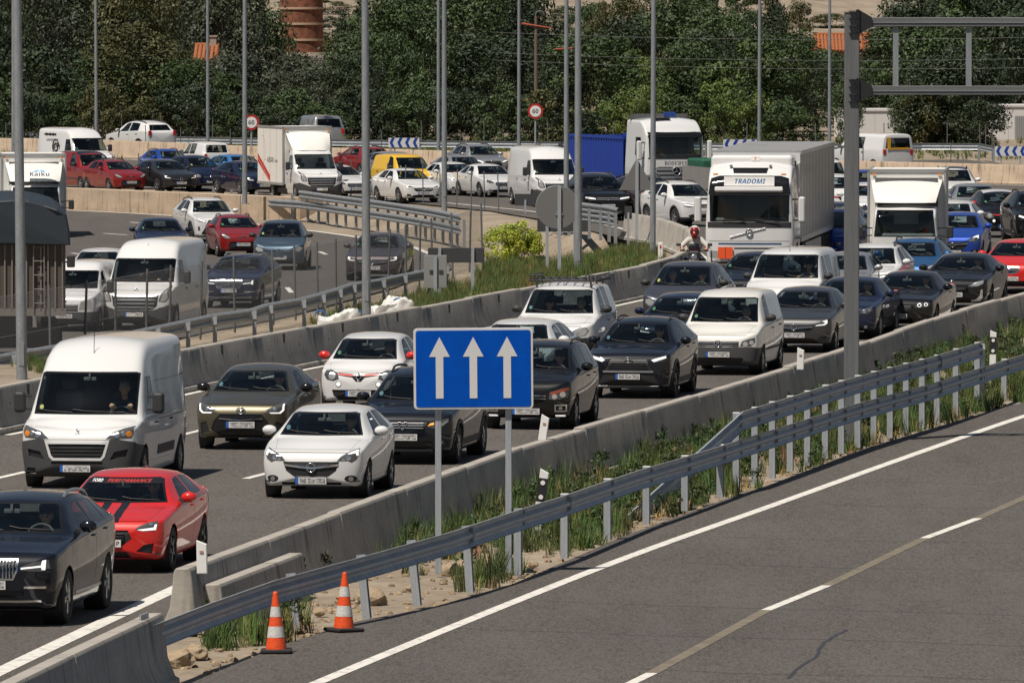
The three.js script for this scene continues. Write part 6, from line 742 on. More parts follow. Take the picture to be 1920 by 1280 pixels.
  sign2d(g, 'fairing_mark', 0.24, 0.12, 0.1, 3.4, -0.94, textPanel(0.24, 0.12, (x, w, h) => { x.fillStyle = '#efeeea'; x.fillRect(0, 0, w, h); x.fillStyle = '#d8402a'; x.font = 'italic bold 26px sans-serif'; x.fillText('R', 20, 26); }, 256));
  const z0 = -2.6, L = 13.6; part(g, 'trailer_body', rbox(2.5, 2.45, L, 0.03, 0, 2.33, z0 - L / 2), trailerSide);
  for (const e of [-1, 1]) for (let i = 0; i <= 22; i++) part(g, 'trailer_side_rib', box(0.012, 2.36, 0.03, e * 1.257, 2.33, z0 - 0.3 - i * (L - 0.6) / 22), alu);
  part(g, 'trailer_front', box(2.46, 2.4, 0.03, 0, 2.33, z0 + 0.02), PT.whiteB); part(g, 'trailer_frame', merge([box(2.54, 0.1, L + 0.06, 0, 3.54, z0 - L / 2), box(2.54, 0.14, L + 0.06, 0, 1.1, z0 - L / 2)]), alu); part(g, 'side_guard', merge([1, -1].map((e) => box(0.04, 0.45, 7, e * 1.2, 0.72, z0 - 5))), alu);
  for (const d of [10.2, 11.5, 12.8]) for (const e of [-1, 1]) addWheel(g, e * 1.24, 2.6 + d - 1, 0.5, 0.38, 10, M.rimDark);
  for (const e of [-1, 1]) addWheel(g, e * 1.24, 4.4, 0.5, 0.38, 10, M.rimDark);
}
{ // white tractor carrying a blue open container
  const g = thing('container_lorry', 'white lorry with lettered front carrying a blue ribbed container', 'lorry', LOR.blue[0], -LOR.blue[1] * Math.PI / 180, 'lorries');
  const c = cabOver({ W: 2.5, H: 3.35, slope: 0.5, paint: PT.whiteB, ws: [[-1.08, 1.82], [1.08, 1.82], [1.10, 2.62], [-1.10, 2.62]], sidePolys: [[[0.5, 1.9], [1.25, 1.9], [1.25, 2.6], [0.72, 2.6]]],
    feats: [hb('visor_panel', [[-1.12, 2.625], [1.12, 2.625], [1.08, 2.78], [-1.08, 2.78]], M.gloss, { push: 0.03, d1: 0.7 }), ...[1.38, 1.22, 1.06].map((y, i) => hb('grille_slat', [[-0.82, y - 0.05], [0.82, y - 0.05], [0.86, y + 0.05], [-0.86, y + 0.05]], M.silver, { push: 0.012, k: 'ms' + i })), hb('grille', rectP(-0.8, 0.96, 0.8, 1.45), M.black, { push: -0.02 }), hb('cowl_panel', rectP(-1.12, 1.76, 1.12, 1.82), M.plastic, { push: 0.006 }), hb('headlight', [[0.7, 0.55], [1.1, 0.62], [1.12, 0.85], [0.8, 0.78]], M.lampClear, { pair: 1, push: -0.004 }), hb('air_intake', rectP(-0.6, 0.5, 0.6, 0.75), M.black, { push: -0.02 })] });
  fixCab(c, 2.5, 0.5); lorryInside(c, 2.5, 1.78); truckMirrors(c, 2.5, 2.1, 0.35, PT.white, 0.75); while (c.children.length) g.add(c.children[0]);
  sign2d(g, 'front_lettering', 1.5, 0.26, 0, 1.6, 0.012, textPanel(1.5, 0.26, (x, w, h) => { x.fillStyle = '#dfdfdc'; x.fillRect(0, 0, w, h); x.fillStyle = '#1a2438'; x.font = 'bold 52px serif'; x.textAlign = 'center'; x.fillText('ROSERVE', w / 2, h * 0.78); }));
  part(g, 'emblem', merge([new THREE.TorusGeometry(0.16, 0.022, 6, 28), ...[0, 1, 2].map((i) => bar([0, 0, 0], [0.16 * Math.cos(Math.PI / 2 + i * 2.0944), 0.16 * Math.sin(Math.PI / 2 + i * 2.0944), 0], 0.018, 4))]).translate(0, 1.3, 0.05), M.chrome); part(g, 'emblem_disc', new THREE.CylinderGeometry(0.15, 0.15, 0.02, 20).rotateX(Math.PI / 2).translate(0, 1.3, 0.035), M.gloss);
  part(g, 'roof_sign', rbox(0.5, 0.2, 0.06, 0.02, 0.05, 3.46, -0.85), mat(lin(0.03, 0.08, 0.32), 0.4)); part(g, 'roof_vent', rbox(0.7, 0.05, 0.3, 0.02, -0.35, 3.33, -0.75), M.plastic);
  const z0 = -2.5, L = 6.4, blue = mat(lin(0.012, 0.045, 0.30), 0.55), y0 = 1.05, h = 1.5;
  part(g, 'container_floor', box(2.4, 0.12, L, 0, y0, z0 - L / 2), blue);
  for (const e of [-1, 1]) { const s = part(g, 'container_side', corrug(L - 0.2, h, 0.28, 0.07), blue); s.position.set(e * 1.2, y0, z0 - (e > 0 ? 0.1 : L - 0.1)); s.rotation.y = e > 0 ? Math.PI / 2 : -Math.PI / 2; }
  part(g, 'container_front', box(2.4, h, 0.06, 0, y0 + h / 2, z0), blue); part(g, 'container_rim', merge([box(0.12, 0.12, L, 1.22, y0 + h, z0 - L / 2), box(0.12, 0.12, L, -1.22, y0 + h, z0 - L / 2), box(2.5, 0.12, 0.12, 0, y0 + h, z0), box(2.5, h, 0.08, 0, y0 + h / 2, z0 - L)]), blue);
  part(g, 'chassis', box(0.9, 0.3, 8, 0, 0.8, -4.6), M.black); for (const d of [5.6, 7]) for (const e of [-1, 1]) addWheel(g, e * 1.22, d, 0.5, 0.5, 10, M.rimDark);
}
function boxLorry(o) {                                // light truck: tilt or bonneted cab, white box body and roof deflector
  const g = thing(o.name, o.label, 'lorry', o.at[0], -o.at[1] * Math.PI / 180, 'lorries'), bw = o.bw / 2; g.scale.setScalar(o.at[2] ?? 1);
  let c;
  if (o.bonnet) { c = K.wideVan(); dropOdd(c, ['tail_light']); for (const m of [...c.children]) if (['body', 'roof', 'door', 'cabin_lining'].includes(m.name)) { const p = m.geometry.attributes.position, keep = []; for (let i = 0; i < p.count; i += 3) if (p.getZ(i) > -2.35 && p.getZ(i + 1) > -2.35 && (p.getY(i) < 2.25)) keep.push(i, i + 1, i + 2); if (!keep.length) { c.remove(m); continue; } const q = m.geometry.clone(); q.setIndex(keep); m.geometry = q.toNonIndexed(); } for (const m of [...c.children]) if (m.name === 'wheel' && m.position.z < -2) c.remove(m); for (const e of [-1, 1]) addWheel(g, e * 1.0, 4.6, 0.34, 0.22, 10, M.rim); }
  else { c = cabOver({ W: 1.95, H: 2.02, slope: 0.22, botC: 0.38, R: 0.38, belt: [[0, 1.05], [2.3, 1.08]], paint: PT.white, ws: [[-0.88, 1.06], [0.88, 1.06], [0.80, 1.82], [-0.80, 1.82]], sidePolys: [[[0.5, 1.15], [1.3, 1.15], [1.3, 1.75], [0.7, 1.75]]], feats: [hb('grille', rectP(-0.6, 0.72, 0.6, 0.84), M.black, { push: -0.01 }), hb('headlight', [[0.55, 0.5], [0.9, 0.52], [0.9, 0.72], [0.6, 0.7]], M.lampClear, { pair: 1, push: -0.004 }), hb('turn_signal', rectP(0.8, 0.76, 0.92, 0.86), M.amber, { pair: 1, push: 0.004 })] }); fixCab(c, 1.95, 0.38, 0.22); lorryInside(c, 1.95, 1.0); for (const e of [-1, 1]) { const m = part(c, 'door_mirror', rbox(0.2, 0.34, 0.1, 0.04), M.plastic); m.position.set(e * 1.28, 1.2, 0.0); part(m, 'mirror_arm', merge([bar([-e * 0.34, -0.1, -0.35], [0, -0.14, 0], 0.018), bar([-e * 0.34, 0.1, -0.35], [0, 0.14, 0], 0.018)]), M.black); } for (const e of [-1, 1]) addWheel(c, e * 0.95, 5.0, 0.38, 0.36, 10, M.rimDark);
    part(c, 'rear_pane', box(1.1, 0.34, 0.02, 0, 1.55, -1.83), mat(lin(0.5, 0.55, 0.52), 0.3)); }
  while (c.children.length) g.add(c.children[0]);
  const z0 = o.z0, L = o.L, y0 = o.y0, y1 = o.y1;
  part(g, 'cargo_box', box(o.bw, y1 - y0, L, 0, (y0 + y1) / 2, z0 - L / 2), mat(lin(0.74, 0.73, 0.70), 0.5)); part(g, 'box_frame', merge([-1, 1].flatMap((e) => [box(0.06, y1 - y0 + 0.02, 0.06, e * bw, (y0 + y1) / 2, z0), box(0.06, 0.08, L + 0.04, e * bw, y1, z0 - L / 2), box(0.06, 0.1, L + 0.04, e * bw, y0, z0 - L / 2)]).concat([box(o.bw + 0.06, 0.09, 0.06, 0, y1, z0)])), alu);
  // deflector: a shell leaning from the cab roof to the box's top edge
  const yb = o.dy0, yt = o.dy1, zb = o.dz0, zt = z0 + 0.06, P = [], I = [], n = 10; for (let j = 0; j <= 6; j++) for (let i = 0; i <= n; i++) { const t = j / 6, a = i / n * 2 - 1, w = o.dw0 + (o.dw1 - o.dw0) * t, bulge = (1 - a ** 4) * 0.28 * (1 - t * 0.8); P.push(a * w, yb + (yt - yb) * t + 0.05 * (1 - a * a) * t, zb + (zt - zb) * t * (0.35 + 0.65 * t) + bulge - 0.28); } for (let j = 0; j < 6; j++) for (let i = 0; i < n; i++) { const a = j * (n + 1) + i; I.push(a, a + 1, a + n + 1, a + 1, a + n + 2, a + n + 1); } const q = new THREE.BufferGeometry(); q.setAttribute('position', new THREE.Float32BufferAttribute(P, 3)); q.setIndex(I); q.computeVertexNormals(); part(g, 'wind_deflector', q, new THREE.MeshPhysicalMaterial({ color: lin(0.78, 0.77, 0.73), roughness: 0.35, side: THREE.DoubleSide }));
  const side = []; for (const e of [-1, 1]) { const sh = new THREE.BufferGeometry(), pp = [e * o.dw0, yb, zb - 0.28, e * o.dw1, yt, zt - 0.28, e * o.dw1, yt, z0 + 0.03, e * o.dw0, yb, z0 + 0.03]; sh.setAttribute('position', new THREE.Float32BufferAttribute(pp, 3)); sh.setIndex([0, 1, 2, 0, 2, 3]); sh.computeVertexNormals(); part(g, 'deflector_side', sh, new THREE.MeshPhysicalMaterial({ color: lin(0.74, 0.73, 0.70), roughness: 0.45, side: THREE.DoubleSide })); }
  for (const e of [-1, 1]) { part(g, 'marker_lamp', rbox(0.1, 0.05, 0.03, 0.01, e * (bw - 0.16), y1 - 0.1, z0 + 0.04), M.amber); for (let i = 1; i < 4; i++) part(g, 'side_seam', box(0.012, y1 - y0 - 0.1, 0.03, e * (bw + 0.005), (y0 + y1) / 2, z0 - L * i / 4), alu); }
  part(g, 'chassis', box(0.8, 0.25, L + 1.5, 0, 0.6, z0 - L / 2 + 0.5), M.black);
  return g;
}
boxLorry({ name: 'box_truck', label: 'white box truck with pale wind deflector right of the gantry post', at: LOR.box, bw: 2.2, z0: -2.05, L: 4.4, y0: 0.85, y1: 2.9, dy0: 2.02, dy1: 2.66, dz0: -0.35, dw0: 0.86, dw1: 1.03 });
{ const g = boxLorry({ name: 'box_truck', label: 'white box truck with red diagonal side stripe on the far road', at: LOR.stripe, bonnet: 1, bw: 2.2, z0: -2.45, L: 4.2, y0: 0.62, y1: 3.12, dy0: 2.12, dy1: 2.98, dz0: -1.5, dw0: 0.86, dw1: 1.03 });
  const m = textMat(840, 500, (x, w, h) => { x.fillStyle = '#e9e6df'; x.fillRect(0, 0, w, h); x.fillStyle = '#c23a28'; x.beginPath(); x.moveTo(0, 240); x.lineTo(0, 320); x.lineTo(400, 500); x.lineTo(420, 500); x.lineTo(420, 440); x.closePath(); x.fill(); x.fillStyle = '#e9e6df'; for (let i = 0; i < 12; i++) x.fillRect(20 + i * 34, 286 + i * 18, 14, 9); x.strokeStyle = '#c04030'; x.lineWidth = 5; x.beginPath(); x.moveTo(150, 70); x.lineTo(200, 80); x.lineTo(260, 180); x.lineTo(235, 300); x.lineTo(290, 300); x.stroke(); x.fillStyle = '#333640'; x.font = 'bold 70px sans-serif'; x.fillText('ABIAN', 320, 320); x.fillStyle = '#8a8a88'; for (let i = 0; i < 5; i++) x.fillRect(570 + i * 22, 292, 16, 26); });
  const s = part(g, 'side_print', new THREE.PlaneGeometry(4.1, 2.36), m); s.rotation.y = -Math.PI / 2; s.position.set(-1.108, 1.87, -4.55); }
{ const g = boxLorry({ name: 'box_truck', label: 'white delivery truck with lettered deflector behind the tipper trailer', at: LOR.milk, bw: 2.3, z0: -2.05, L: 5, y0: 0.9, y1: 2.95, dy0: 2.02, dy1: 2.72, dz0: -0.35, dw0: 0.9, dw1: 1.05 });
  sign2d(g, 'deflector_lettering', 0.95, 0.42, 0.15, 2.34, -0.22, textPanel(0.95, 0.42, (x, w, h) => { x.fillStyle = '#e6e2d8'; x.fillRect(0, 0, w, h); x.fillStyle = '#7cb6d8'; x.beginPath(); x.ellipse(w * 0.38, h * 0.3, 26, 14, -0.4, 0, 7); x.ellipse(w * 0.62, h * 0.3, 26, 14, 0.4, 0, 7); x.fill(); x.fillStyle = '#1e2f66'; x.font = 'bold 70px sans-serif'; x.textAlign = 'center'; x.fillText('Kaiku', w / 2, h * 0.88); })).rotation.x = -0.75; }
{ // tipper trailer at the left edge
  const g = thing('tipper_trailer', 'dark ribbed tipper trailer with a rolled blue grey tarpaulin at the left edge', 'trailer', LOR.tipper[0], -LOR.tipper[1] * Math.PI / 180, 'lorries'), wall = mat(lin(0.085, 0.072, 0.06), 0.7), rib = mat(lin(0.20, 0.18, 0.16), 0.65), tarp = mat(lin(0.022, 0.032, 0.042), 0.55);
  part(g, 'tipper_body', box(2.5, 2.1, 8.5, 0, 2.45, -4.25), wall); for (let i = 0; i <= 14; i++) part(g, 'front_rib', box(0.035, 2.1, 0.05, -1.22 + i * 2.44 / 14, 2.45, 0.025), rib); for (let i = 0; i < 14; i++) part(g, 'side_rib', box(0.06, 2.1, 0.09, 1.27, 2.45, -0.2 - i * 0.62), rib);
  part(g, 'ladder', merge([bar([0.52, 1.4, 0.08], [0.52, 3.45, 0.08], 0.018), bar([0.78, 1.4, 0.08], [0.78, 3.45, 0.08], 0.018), ...Array.from({ length: 6 }, (_, i) => bar([0.52, 1.6 + i * 0.34, 0.08], [0.78, 1.6 + i * 0.34, 0.08], 0.014))]), rib); part(g, 'bottom_sill', box(2.6, 0.18, 8.6, 0, 1.38, -4.25), rib);
  const pr = []; for (let i = 0; i <= 10; i++) { const a = i / 10 * Math.PI; pr.push([-1.32 * Math.cos(a), 3.42 + 0.62 * Math.sin(a) ** 0.55]); } const s = new THREE.Shape([[-1.34, 3.1], ...pr, [1.34, 3.1]].map(([x, y]) => new THREE.Vector2(x, y))), q = new THREE.ExtrudeGeometry(s, { depth: 8.6, bevelEnabled: true, bevelSize: 0.06, bevelThickness: 0.12, bevelSegments: 3, steps: 30 }), P = q.attributes.position; for (let i = 0; i < P.count; i++) { const x = P.getX(i), y = P.getY(i), z = P.getZ(i); P.setXYZ(i, x * (1 + 0.01 * Math.sin(z * 9)), y + 0.03 * Math.sin(z * 6 + x * 2) + 0.02 * Math.sin(x * 22), z + 0.03 * Math.sin(x * 14)); } q.computeVertexNormals(); part(g, 'tarpaulin', q.translate(0, 0, -8.5), tarp);
  part(g, 'chassis', merge([box(1.0, 0.4, 8, 0, 1.05, -4.2), box(2.3, 0.5, 0.1, 0, 0.75, -0.3)]), M.black); for (const d of [1.0, 5.8, 7.1]) for (const e of [-1, 1]) addWheel(g, e * 1.22, d, 0.5, 0.4, 10, M.rimDark);
  const m = part(g, 'door_mirror', rbox(0.2, 0.3, 0.1, 0.04, 1.42, 2.62, 0.3), M.plastic); part(m, 'mirror_arm', bar([1.2, 2.6, 0.1], [1.4, 2.6, 0.3], 0.02), M.black);
}
{ // grey and green flatbed beside the white lorry
  const g = thing('dropside_truck', 'grey dropside truck with a green tarpaulin half hidden by the white lorry', 'lorry', LOR.flat[0], -LOR.flat[1] * Math.PI / 180, 'lorries');
  part(g, 'load_bed', merge([box(2.1, 0.12, 4, 0, 0.95, -3.4), box(2.1, 0.8, 0.05, 0, 1.35, -1.4)]), mat(lin(0.30, 0.29, 0.27), 0.6, 0.3)); for (const e of [-1, 1]) for (let i = 0; i < 3; i++) part(g, 'drop_side', box(0.05, 0.78, 1.26, e * 1.05, 1.36, -2.05 - i * 1.3), mat(lin(0.33, 0.32, 0.30), 0.55, 0.4)); part(g, 'tarpaulin', rbox(1.9, 0.5, 2.4, 0.1, 0, 1.78, -3.9), mat(lin(0.01, 0.09, 0.05), 0.7)); part(g, 'cab', rbox(1.9, 1.5, 1.3, 0.15, 0, 1.35, -0.7, 3), PT.white); part(g, 'cab_window', box(1.6, 0.6, 0.02, 0, 1.7, -0.045), M.gloss); for (const d of [0.9, 4.2]) for (const e of [-1, 1]) addWheel(g, e * 0.98, d, 0.38, 0.25, 10, M.rimDark);
}
const TREES = [[-26.68, -453.5, 2.62, 2.78, "mid", "shrub"], [-25.47, -457.8, 2.91, 3.12, "mid", "shrub"], [-24.15, -452.7, 2.47, 2.11, "dark", "shrub"], [-23.55, -461.5, 2.16, 2.81, "mid", "shrub"], [-22.22, -461.8, 2.4, 2.09, "mid", "shrub"], [-20.64, -453.2, 2.89, 2.37, "olive", "shrub"], [-19.76, -458.4, 2.18, 2.47, "olive", "shrub"], [-18.34, -458.2, 2.2, 2.62, "olive", "shrub"], [-17.07, -457.9, 2.58, 2.57, "dark", "shrub"], [-15.98, -459.8, 2.75, 2.13, "dark", "shrub"], [-14.65, -459.3, 1.73, 2.38, "mid", "shrub"], [-13.57, -459.6, 2.4, 2.21, "dark", "shrub"], [-12.14, -452.8, 1.7, 2.67, "dark", "shrub"], [-11.04, -457.0, 2.54, 2.98, "mid", "shrub"], [-9.57, -456.7, 1.66, 2.82, "mid", "shrub"], [-8.17, -457.8, 2.59, 2.85, "dark", "shrub"], [-7.01, -458.7, 2.46, 2.05, "dark", "shrub"], [-5.77, -456.9, 2.15, 2.28, "dark", "shrub"], [-4.67, -455.9, 2.7, 3.06, "mid", "shrub"], [-3.55, -454.8, 2.49, 2.17, "dark", "shrub"], [-2.08, -456.2, 2.65, 2.45, "dark", "shrub"], [-0.54, -453.8, 2.87, 2.28, "mid", "shrub"], [0.48, -453.8, 1.87, 2.34, "mid", "shrub"], [1.73, -457.7, 2.5, 3.17, "olive", "shrub"], [3.22, -458.5, 1.63, 2.92, "dark", "shrub"], [4.76, -460.7, 1.85, 3.01, "bright", "shrub"], [5.95, -456.8, 2.47, 2.5, "bright", "shrub"], [6.96, -453.6, 2.79, 2.41, "bright", "shrub"], [8.1, -457.4, 2.21, 3.17, "mid", "shrub"], [9.15, -458.1, 1.74, 2.2, "bright", "shrub"], [10.65, -456.7, 2.17, 2.15, "bright", "shrub"], [12.21, -456.8, 2.37, 2.12, "bright", "shrub"], [13.63, -456.8, 1.96, 2.85, "mid", "shrub"], [14.68, -457.3, 1.64, 2.19, "mid", "shrub"], [20.97, -457.4, 2.72, 2.63, "olive", "shrub"], [22.33, -461.8, 1.78, 3.08, "mid", "shrub"], [23.41, -454.3, 2.0, 2.63, "dark", "shrub"], [-29.22, -486.9, 5.05, 4.78, "dark", "tree"], [-26.72, -477.6, 5.39, 3.73, "dark", "tree"], [-24.88, -474.0, 4.55, 4.99, "dark", "tree"], [-23.76, -488.6, 4.31, 4.91, "dark", "tree"], [-21.66, -479.3, 4.1, 4.85, "mid", "tree"], [-19.9, -476.5, 5.71, 5.17, "olive", "tree"], [-18.46, -476.3, 4.09, 4.87, "mid", "tree"], [-16.63, -474.2, 3.82, 5.11, "mid", "tree"], [-15.32, -477.1, 3.24, 4.96, "dark", "tree"], [-14.0, -483.4, 5.31, 3.89, "greygreen", "tree"], [-12.24, -488.4, 4.05, 4.68, "greygreen", "tree"], [-10.09, -476.4, 3.48, 4.29, "greygreen", "tree"], [-8.26, -476.4, 4.16, 3.62, "dark", "tree"], [-6.55, -482.3, 5.12, 4.43, "mid", "tree"], [-4.56, -474.7, 5.48, 3.53, "mid", "tree"], [-2.92, -481.1, 3.8, 4.52, "dark", "tree"], [-1.18, -482.1, 5.24, 4.89, "dark", "tree"], [0.77, -489.1, 3.81, 3.94, "dark", "tree"], [2.44, -476.2, 3.56, 3.58, "dark", "tree"], [4.05, -475.2, 5.37, 4.57, "mid", "tree"], [6.06, -484.6, 4.22, 3.69, "bright", "tree"], [7.97, -480.4, 3.72, 4.29, "bright", "tree"], [9.41, -479.4, 4.72, 3.74, "mid", "tree"], [10.86, -481.3, 5.1, 4.69, "dark", "tree"], [12.26, -475.0, 4.76, 5.14, "bright", "tree"], [14.19, -474.6, 5.31, 4.76, "mid", "tree"], [16.34, -484.8, 3.49, 5.18, "dark", "tree"], [21.59, -489.0, 5.66, 4.64, "mid", "tree"], [22.97, -487.8, 5.68, 4.29, "mid", "tree"], [24.78, -483.9, 3.77, 3.5, "dark", "tree"], [-30.49, -508.2, 8.45, 5.09, "dark", "tree"], [-28.35, -500.7, 8.63, 3.86, "dark", "tree"], [-27.02, -509.8, 8.45, 5.08, "greygreen", "tree"], [-25.68, -521.8, 8.04, 5.78, "dark", "tree"], [-24.47, -539.3, 8.53, 5.71, "dark", "tree"], [-21.54, -513.9, 8.8, 4.17, "olive", "tree"], [-20.43, -535.2, 8.45, 4.2, "mid", "tree"], [-17.96, -526.8, 8.49, 4.48, "greygreen", "tree"], [-15.78, -507.4, 8.4, 3.89, "greygreen", "tree"], [-14.5, -538.9, 3.27, 4.59, "dark", "tree"], [-12.02, -507.3, 3.77, 4.03, "dark", "tree"], [-10.21, -508.0, 3.62, 3.89, "dark", "tree"], [-8.14, -505.8, 5.04, 4.57, "mid", "tree"], [-6.5, -509.3, 7.02, 4.85, "mid", "tree"], [-4.74, -528.6, 7.45, 4.77, "mid", "tree"], [-2.65, -519.8, 8.06, 5.11, "mid", "tree"], [-1.12, -533.4, 7.51, 5.26, "dark", "tree"], [0.91, -520.2, 4.52, 5.36, "dark", "tree"], [2.89, -532.5, 4.08, 5.36, "dark", "tree"], [4.97, -528.4, 4.85, 5.24, "mid", "tree"], [6.26, -505.3, 5.88, 4.05, "dark", "tree"], [8.43, -525.1, 6.04, 5.28, "dark", "tree"], [10.02, -518.3, 7.1, 5.67, "mid", "tree"], [11.62, -502.6, 6.48, 4.29, "mid", "tree"], [13.83, -509.4, 5.82, 4.31, "dark", "tree"], [15.84, -515.3, 4.89, 5.18, "mid", "tree"], [18.13, -525.7, 3.9, 4.29, "mid", "tree"], [20.19, -527.7, 3.37, 4.28, "mid", "tree"], [21.08, -510.8, 3.5, 5.15, "mid", "tree"], [23.22, -520.7, 6.81, 4.84, "dark", "tree"], [25.49, -522.0, 8.09, 4.15, "mid", "tree"], [26.85, -518.4, 7.74, 5.74, "mid", "tree"], [28.88, -515.5, 7.82, 5.63, "dark", "tree"], [30.19, -505.7, 8.33, 5.57, "dark", "tree"], [-33.41, -556.8, 8.96, 4.77, "dark", "tree"], [-32.06, -560.6, 8.79, 4.66, "dark", "tree"], [-29.95, -557.5, 8.86, 5.78, "greygreen", "tree"], [-28.06, -552.4, 8.5, 4.55, "dark", "tree"], [-26.07, -549.7, 8.44, 5.68, "dark", "tree"], [-24.48, -548.9, 8.87, 5.92, "dark", "tree"], [-23.08, -554.0, 8.96, 4.64, "dark", "tree"], [-21.75, -557.3, 8.67, 4.83, "dark", "tree"], [-19.9, -552.4, 8.56, 5.82, "greygreen", "tree"], [-18.24, -559.4, 8.67, 6.11, "mid", "tree"], [-16.1, -548.7, 8.59, 5.25, "mid", "tree"], [-6.33, -552.8, 8.95, 5.75, "dark", "tree"], [-4.68, -551.3, 8.79, 5.63, "dark", "tree"], [-3.16, -550.3, 9.02, 6.0, "greygreen", "tree"], [-1.46, -554.3, 8.92, 5.8, "greygreen", "tree"], [0.05, -550.7, 9.11, 5.09, "dark", "tree"], [25.31, -555.4, 8.54, 5.96, "dark", "tree"], [26.69, -551.5, 8.86, 5.26, "dark", "tree"], [29.02, -560.2, 9.18, 4.67, "greygreen", "tree"], [30.68, -554.9, 9.13, 6.09, "greygreen", "tree"], [32.42, -551.5, 9.1, 4.79, "dark", "tree"], [21.69, -458, 4.39, 4.04, "dark", "tree"], [22.98, -457, 4.67, 3.76, "dark", "tree"], [20.57, -459, 3.03, 2.43, "mid", "tree"], [17.16, -463, 2.98, 1.91, "mid", "tree"], [17.5, -703.6, 7.58, 2.6, "mid", "scrub_bush"], [17.15, -600.2, 7.06, 2.42, "dark", "scrub_bush"], [12.81, -648.6, 8.54, 2.01, "mid", "scrub_bush"], [4.19, -722.2, 4.64, 2.34, "mid", "scrub_bush"], [-6.85, -641.7, 7.8, 1.51, "mid", "scrub_bush"], [-2.23, -673.7, 7.56, 2.86, "dark", "scrub_bush"], [5.32, -637.6, 6.05, 3.3, "mid", "scrub_bush"], [12.2, -608.8, 8.47, 3.02, "mid", "scrub_bush"], [2.97, -641.2, 4.03, 3.25, "dark", "scrub_bush"], [6.78, -711.3, 5.93, 2.43, "olive", "scrub_bush"], [-7.45, -727.5, 7.75, 2.79, "dark", "scrub_bush"], [6.14, -632.1, 6.21, 1.85, "olive", "scrub_bush"], [-6.26, -721.7, 8.32, 3.72, "olive", "scrub_bush"], [12.92, -743.4, 7.61, 3.74, "dark", "scrub_bush"], [25.0, -623.4, 4.49, 1.86, "mid", "scrub_bush"], [-8.52, -608.3, 7.97, 2.13, "mid", "scrub_bush"], [25.62, -717.2, 3.09, 3.65, "olive", "scrub_bush"], [-7.57, -704.4, 8.05, 2.63, "olive", "scrub_bush"], [13.89, -660.6, 8.22, 2.2, "dark", "scrub_bush"], [-9.94, -612.5, 6.6, 2.2, "dark", "scrub_bush"], [10.17, -721.4, 7.07, 3.33, "olive", "scrub_bush"], [21.14, -669.2, 6.16, 2.51, "olive", "scrub_bush"], [8.58, -671.4, 7.02, 3.04, "olive", "scrub_bush"], [-14.31, -665.7, 3.63, 3.07, "dark", "scrub_bush"], [1.12, -674.2, 5.45, 1.71, "dark", "scrub_bush"], [19.77, -743.8, 7.59, 2.35, "mid", "scrub_bush"], [-14.83, -719.4, 3.38, 3.65, "olive", "scrub_bush"], [-16.78, -720.9, 3.08, 3.04, "dark", "scrub_bush"], [-13.96, -637.4, 4.23, 3.29, "olive", "scrub_bush"], [21.96, -746.2, 5.3, 2.05, "olive", "scrub_bush"], [-8.2, -728.4, 7.75, 3.48, "dark", "scrub_bush"], [11.22, -652.4, 7.9, 2.23, "mid", "scrub_bush"], [-11.51, -631.6, 5.54, 1.95, "dark", "scrub_bush"], [13.56, -677.1, 8.03, 1.91, "olive", "scrub_bush"], [27.07, -758.1, 3.75, 1.97, "dark", "scrub_bush"], [3.57, -758.1, 2.72, 2.17, "dark", "scrub_bush"], [3.09, -699.2, 3.73, 3.18, "mid", "scrub_bush"], [19.86, -724.8, 7.16, 2.3, "olive", "scrub_bush"], [1.06, -718.1, 6.12, 2.21, "dark", "scrub_bush"], [-4.99, -645.0, 7.67, 1.87, "dark", "scrub_bush"], [2.3, -758.8, 4.49, 2.3, "dark", "scrub_bush"], [15.38, -758.6, 8.53, 2.84, "dark", "scrub_bush"], [24.51, -746.3, 5.02, 2.4, "dark", "scrub_bush"], [-14.03, -696.1, 3.38, 2.04, "dark", "scrub_bush"], [1.06, -738.6, 5.9, 2.3, "mid", "scrub_bush"], [24.61, -616.9, 4.31, 2.58, "dark", "scrub_bush"]] ;
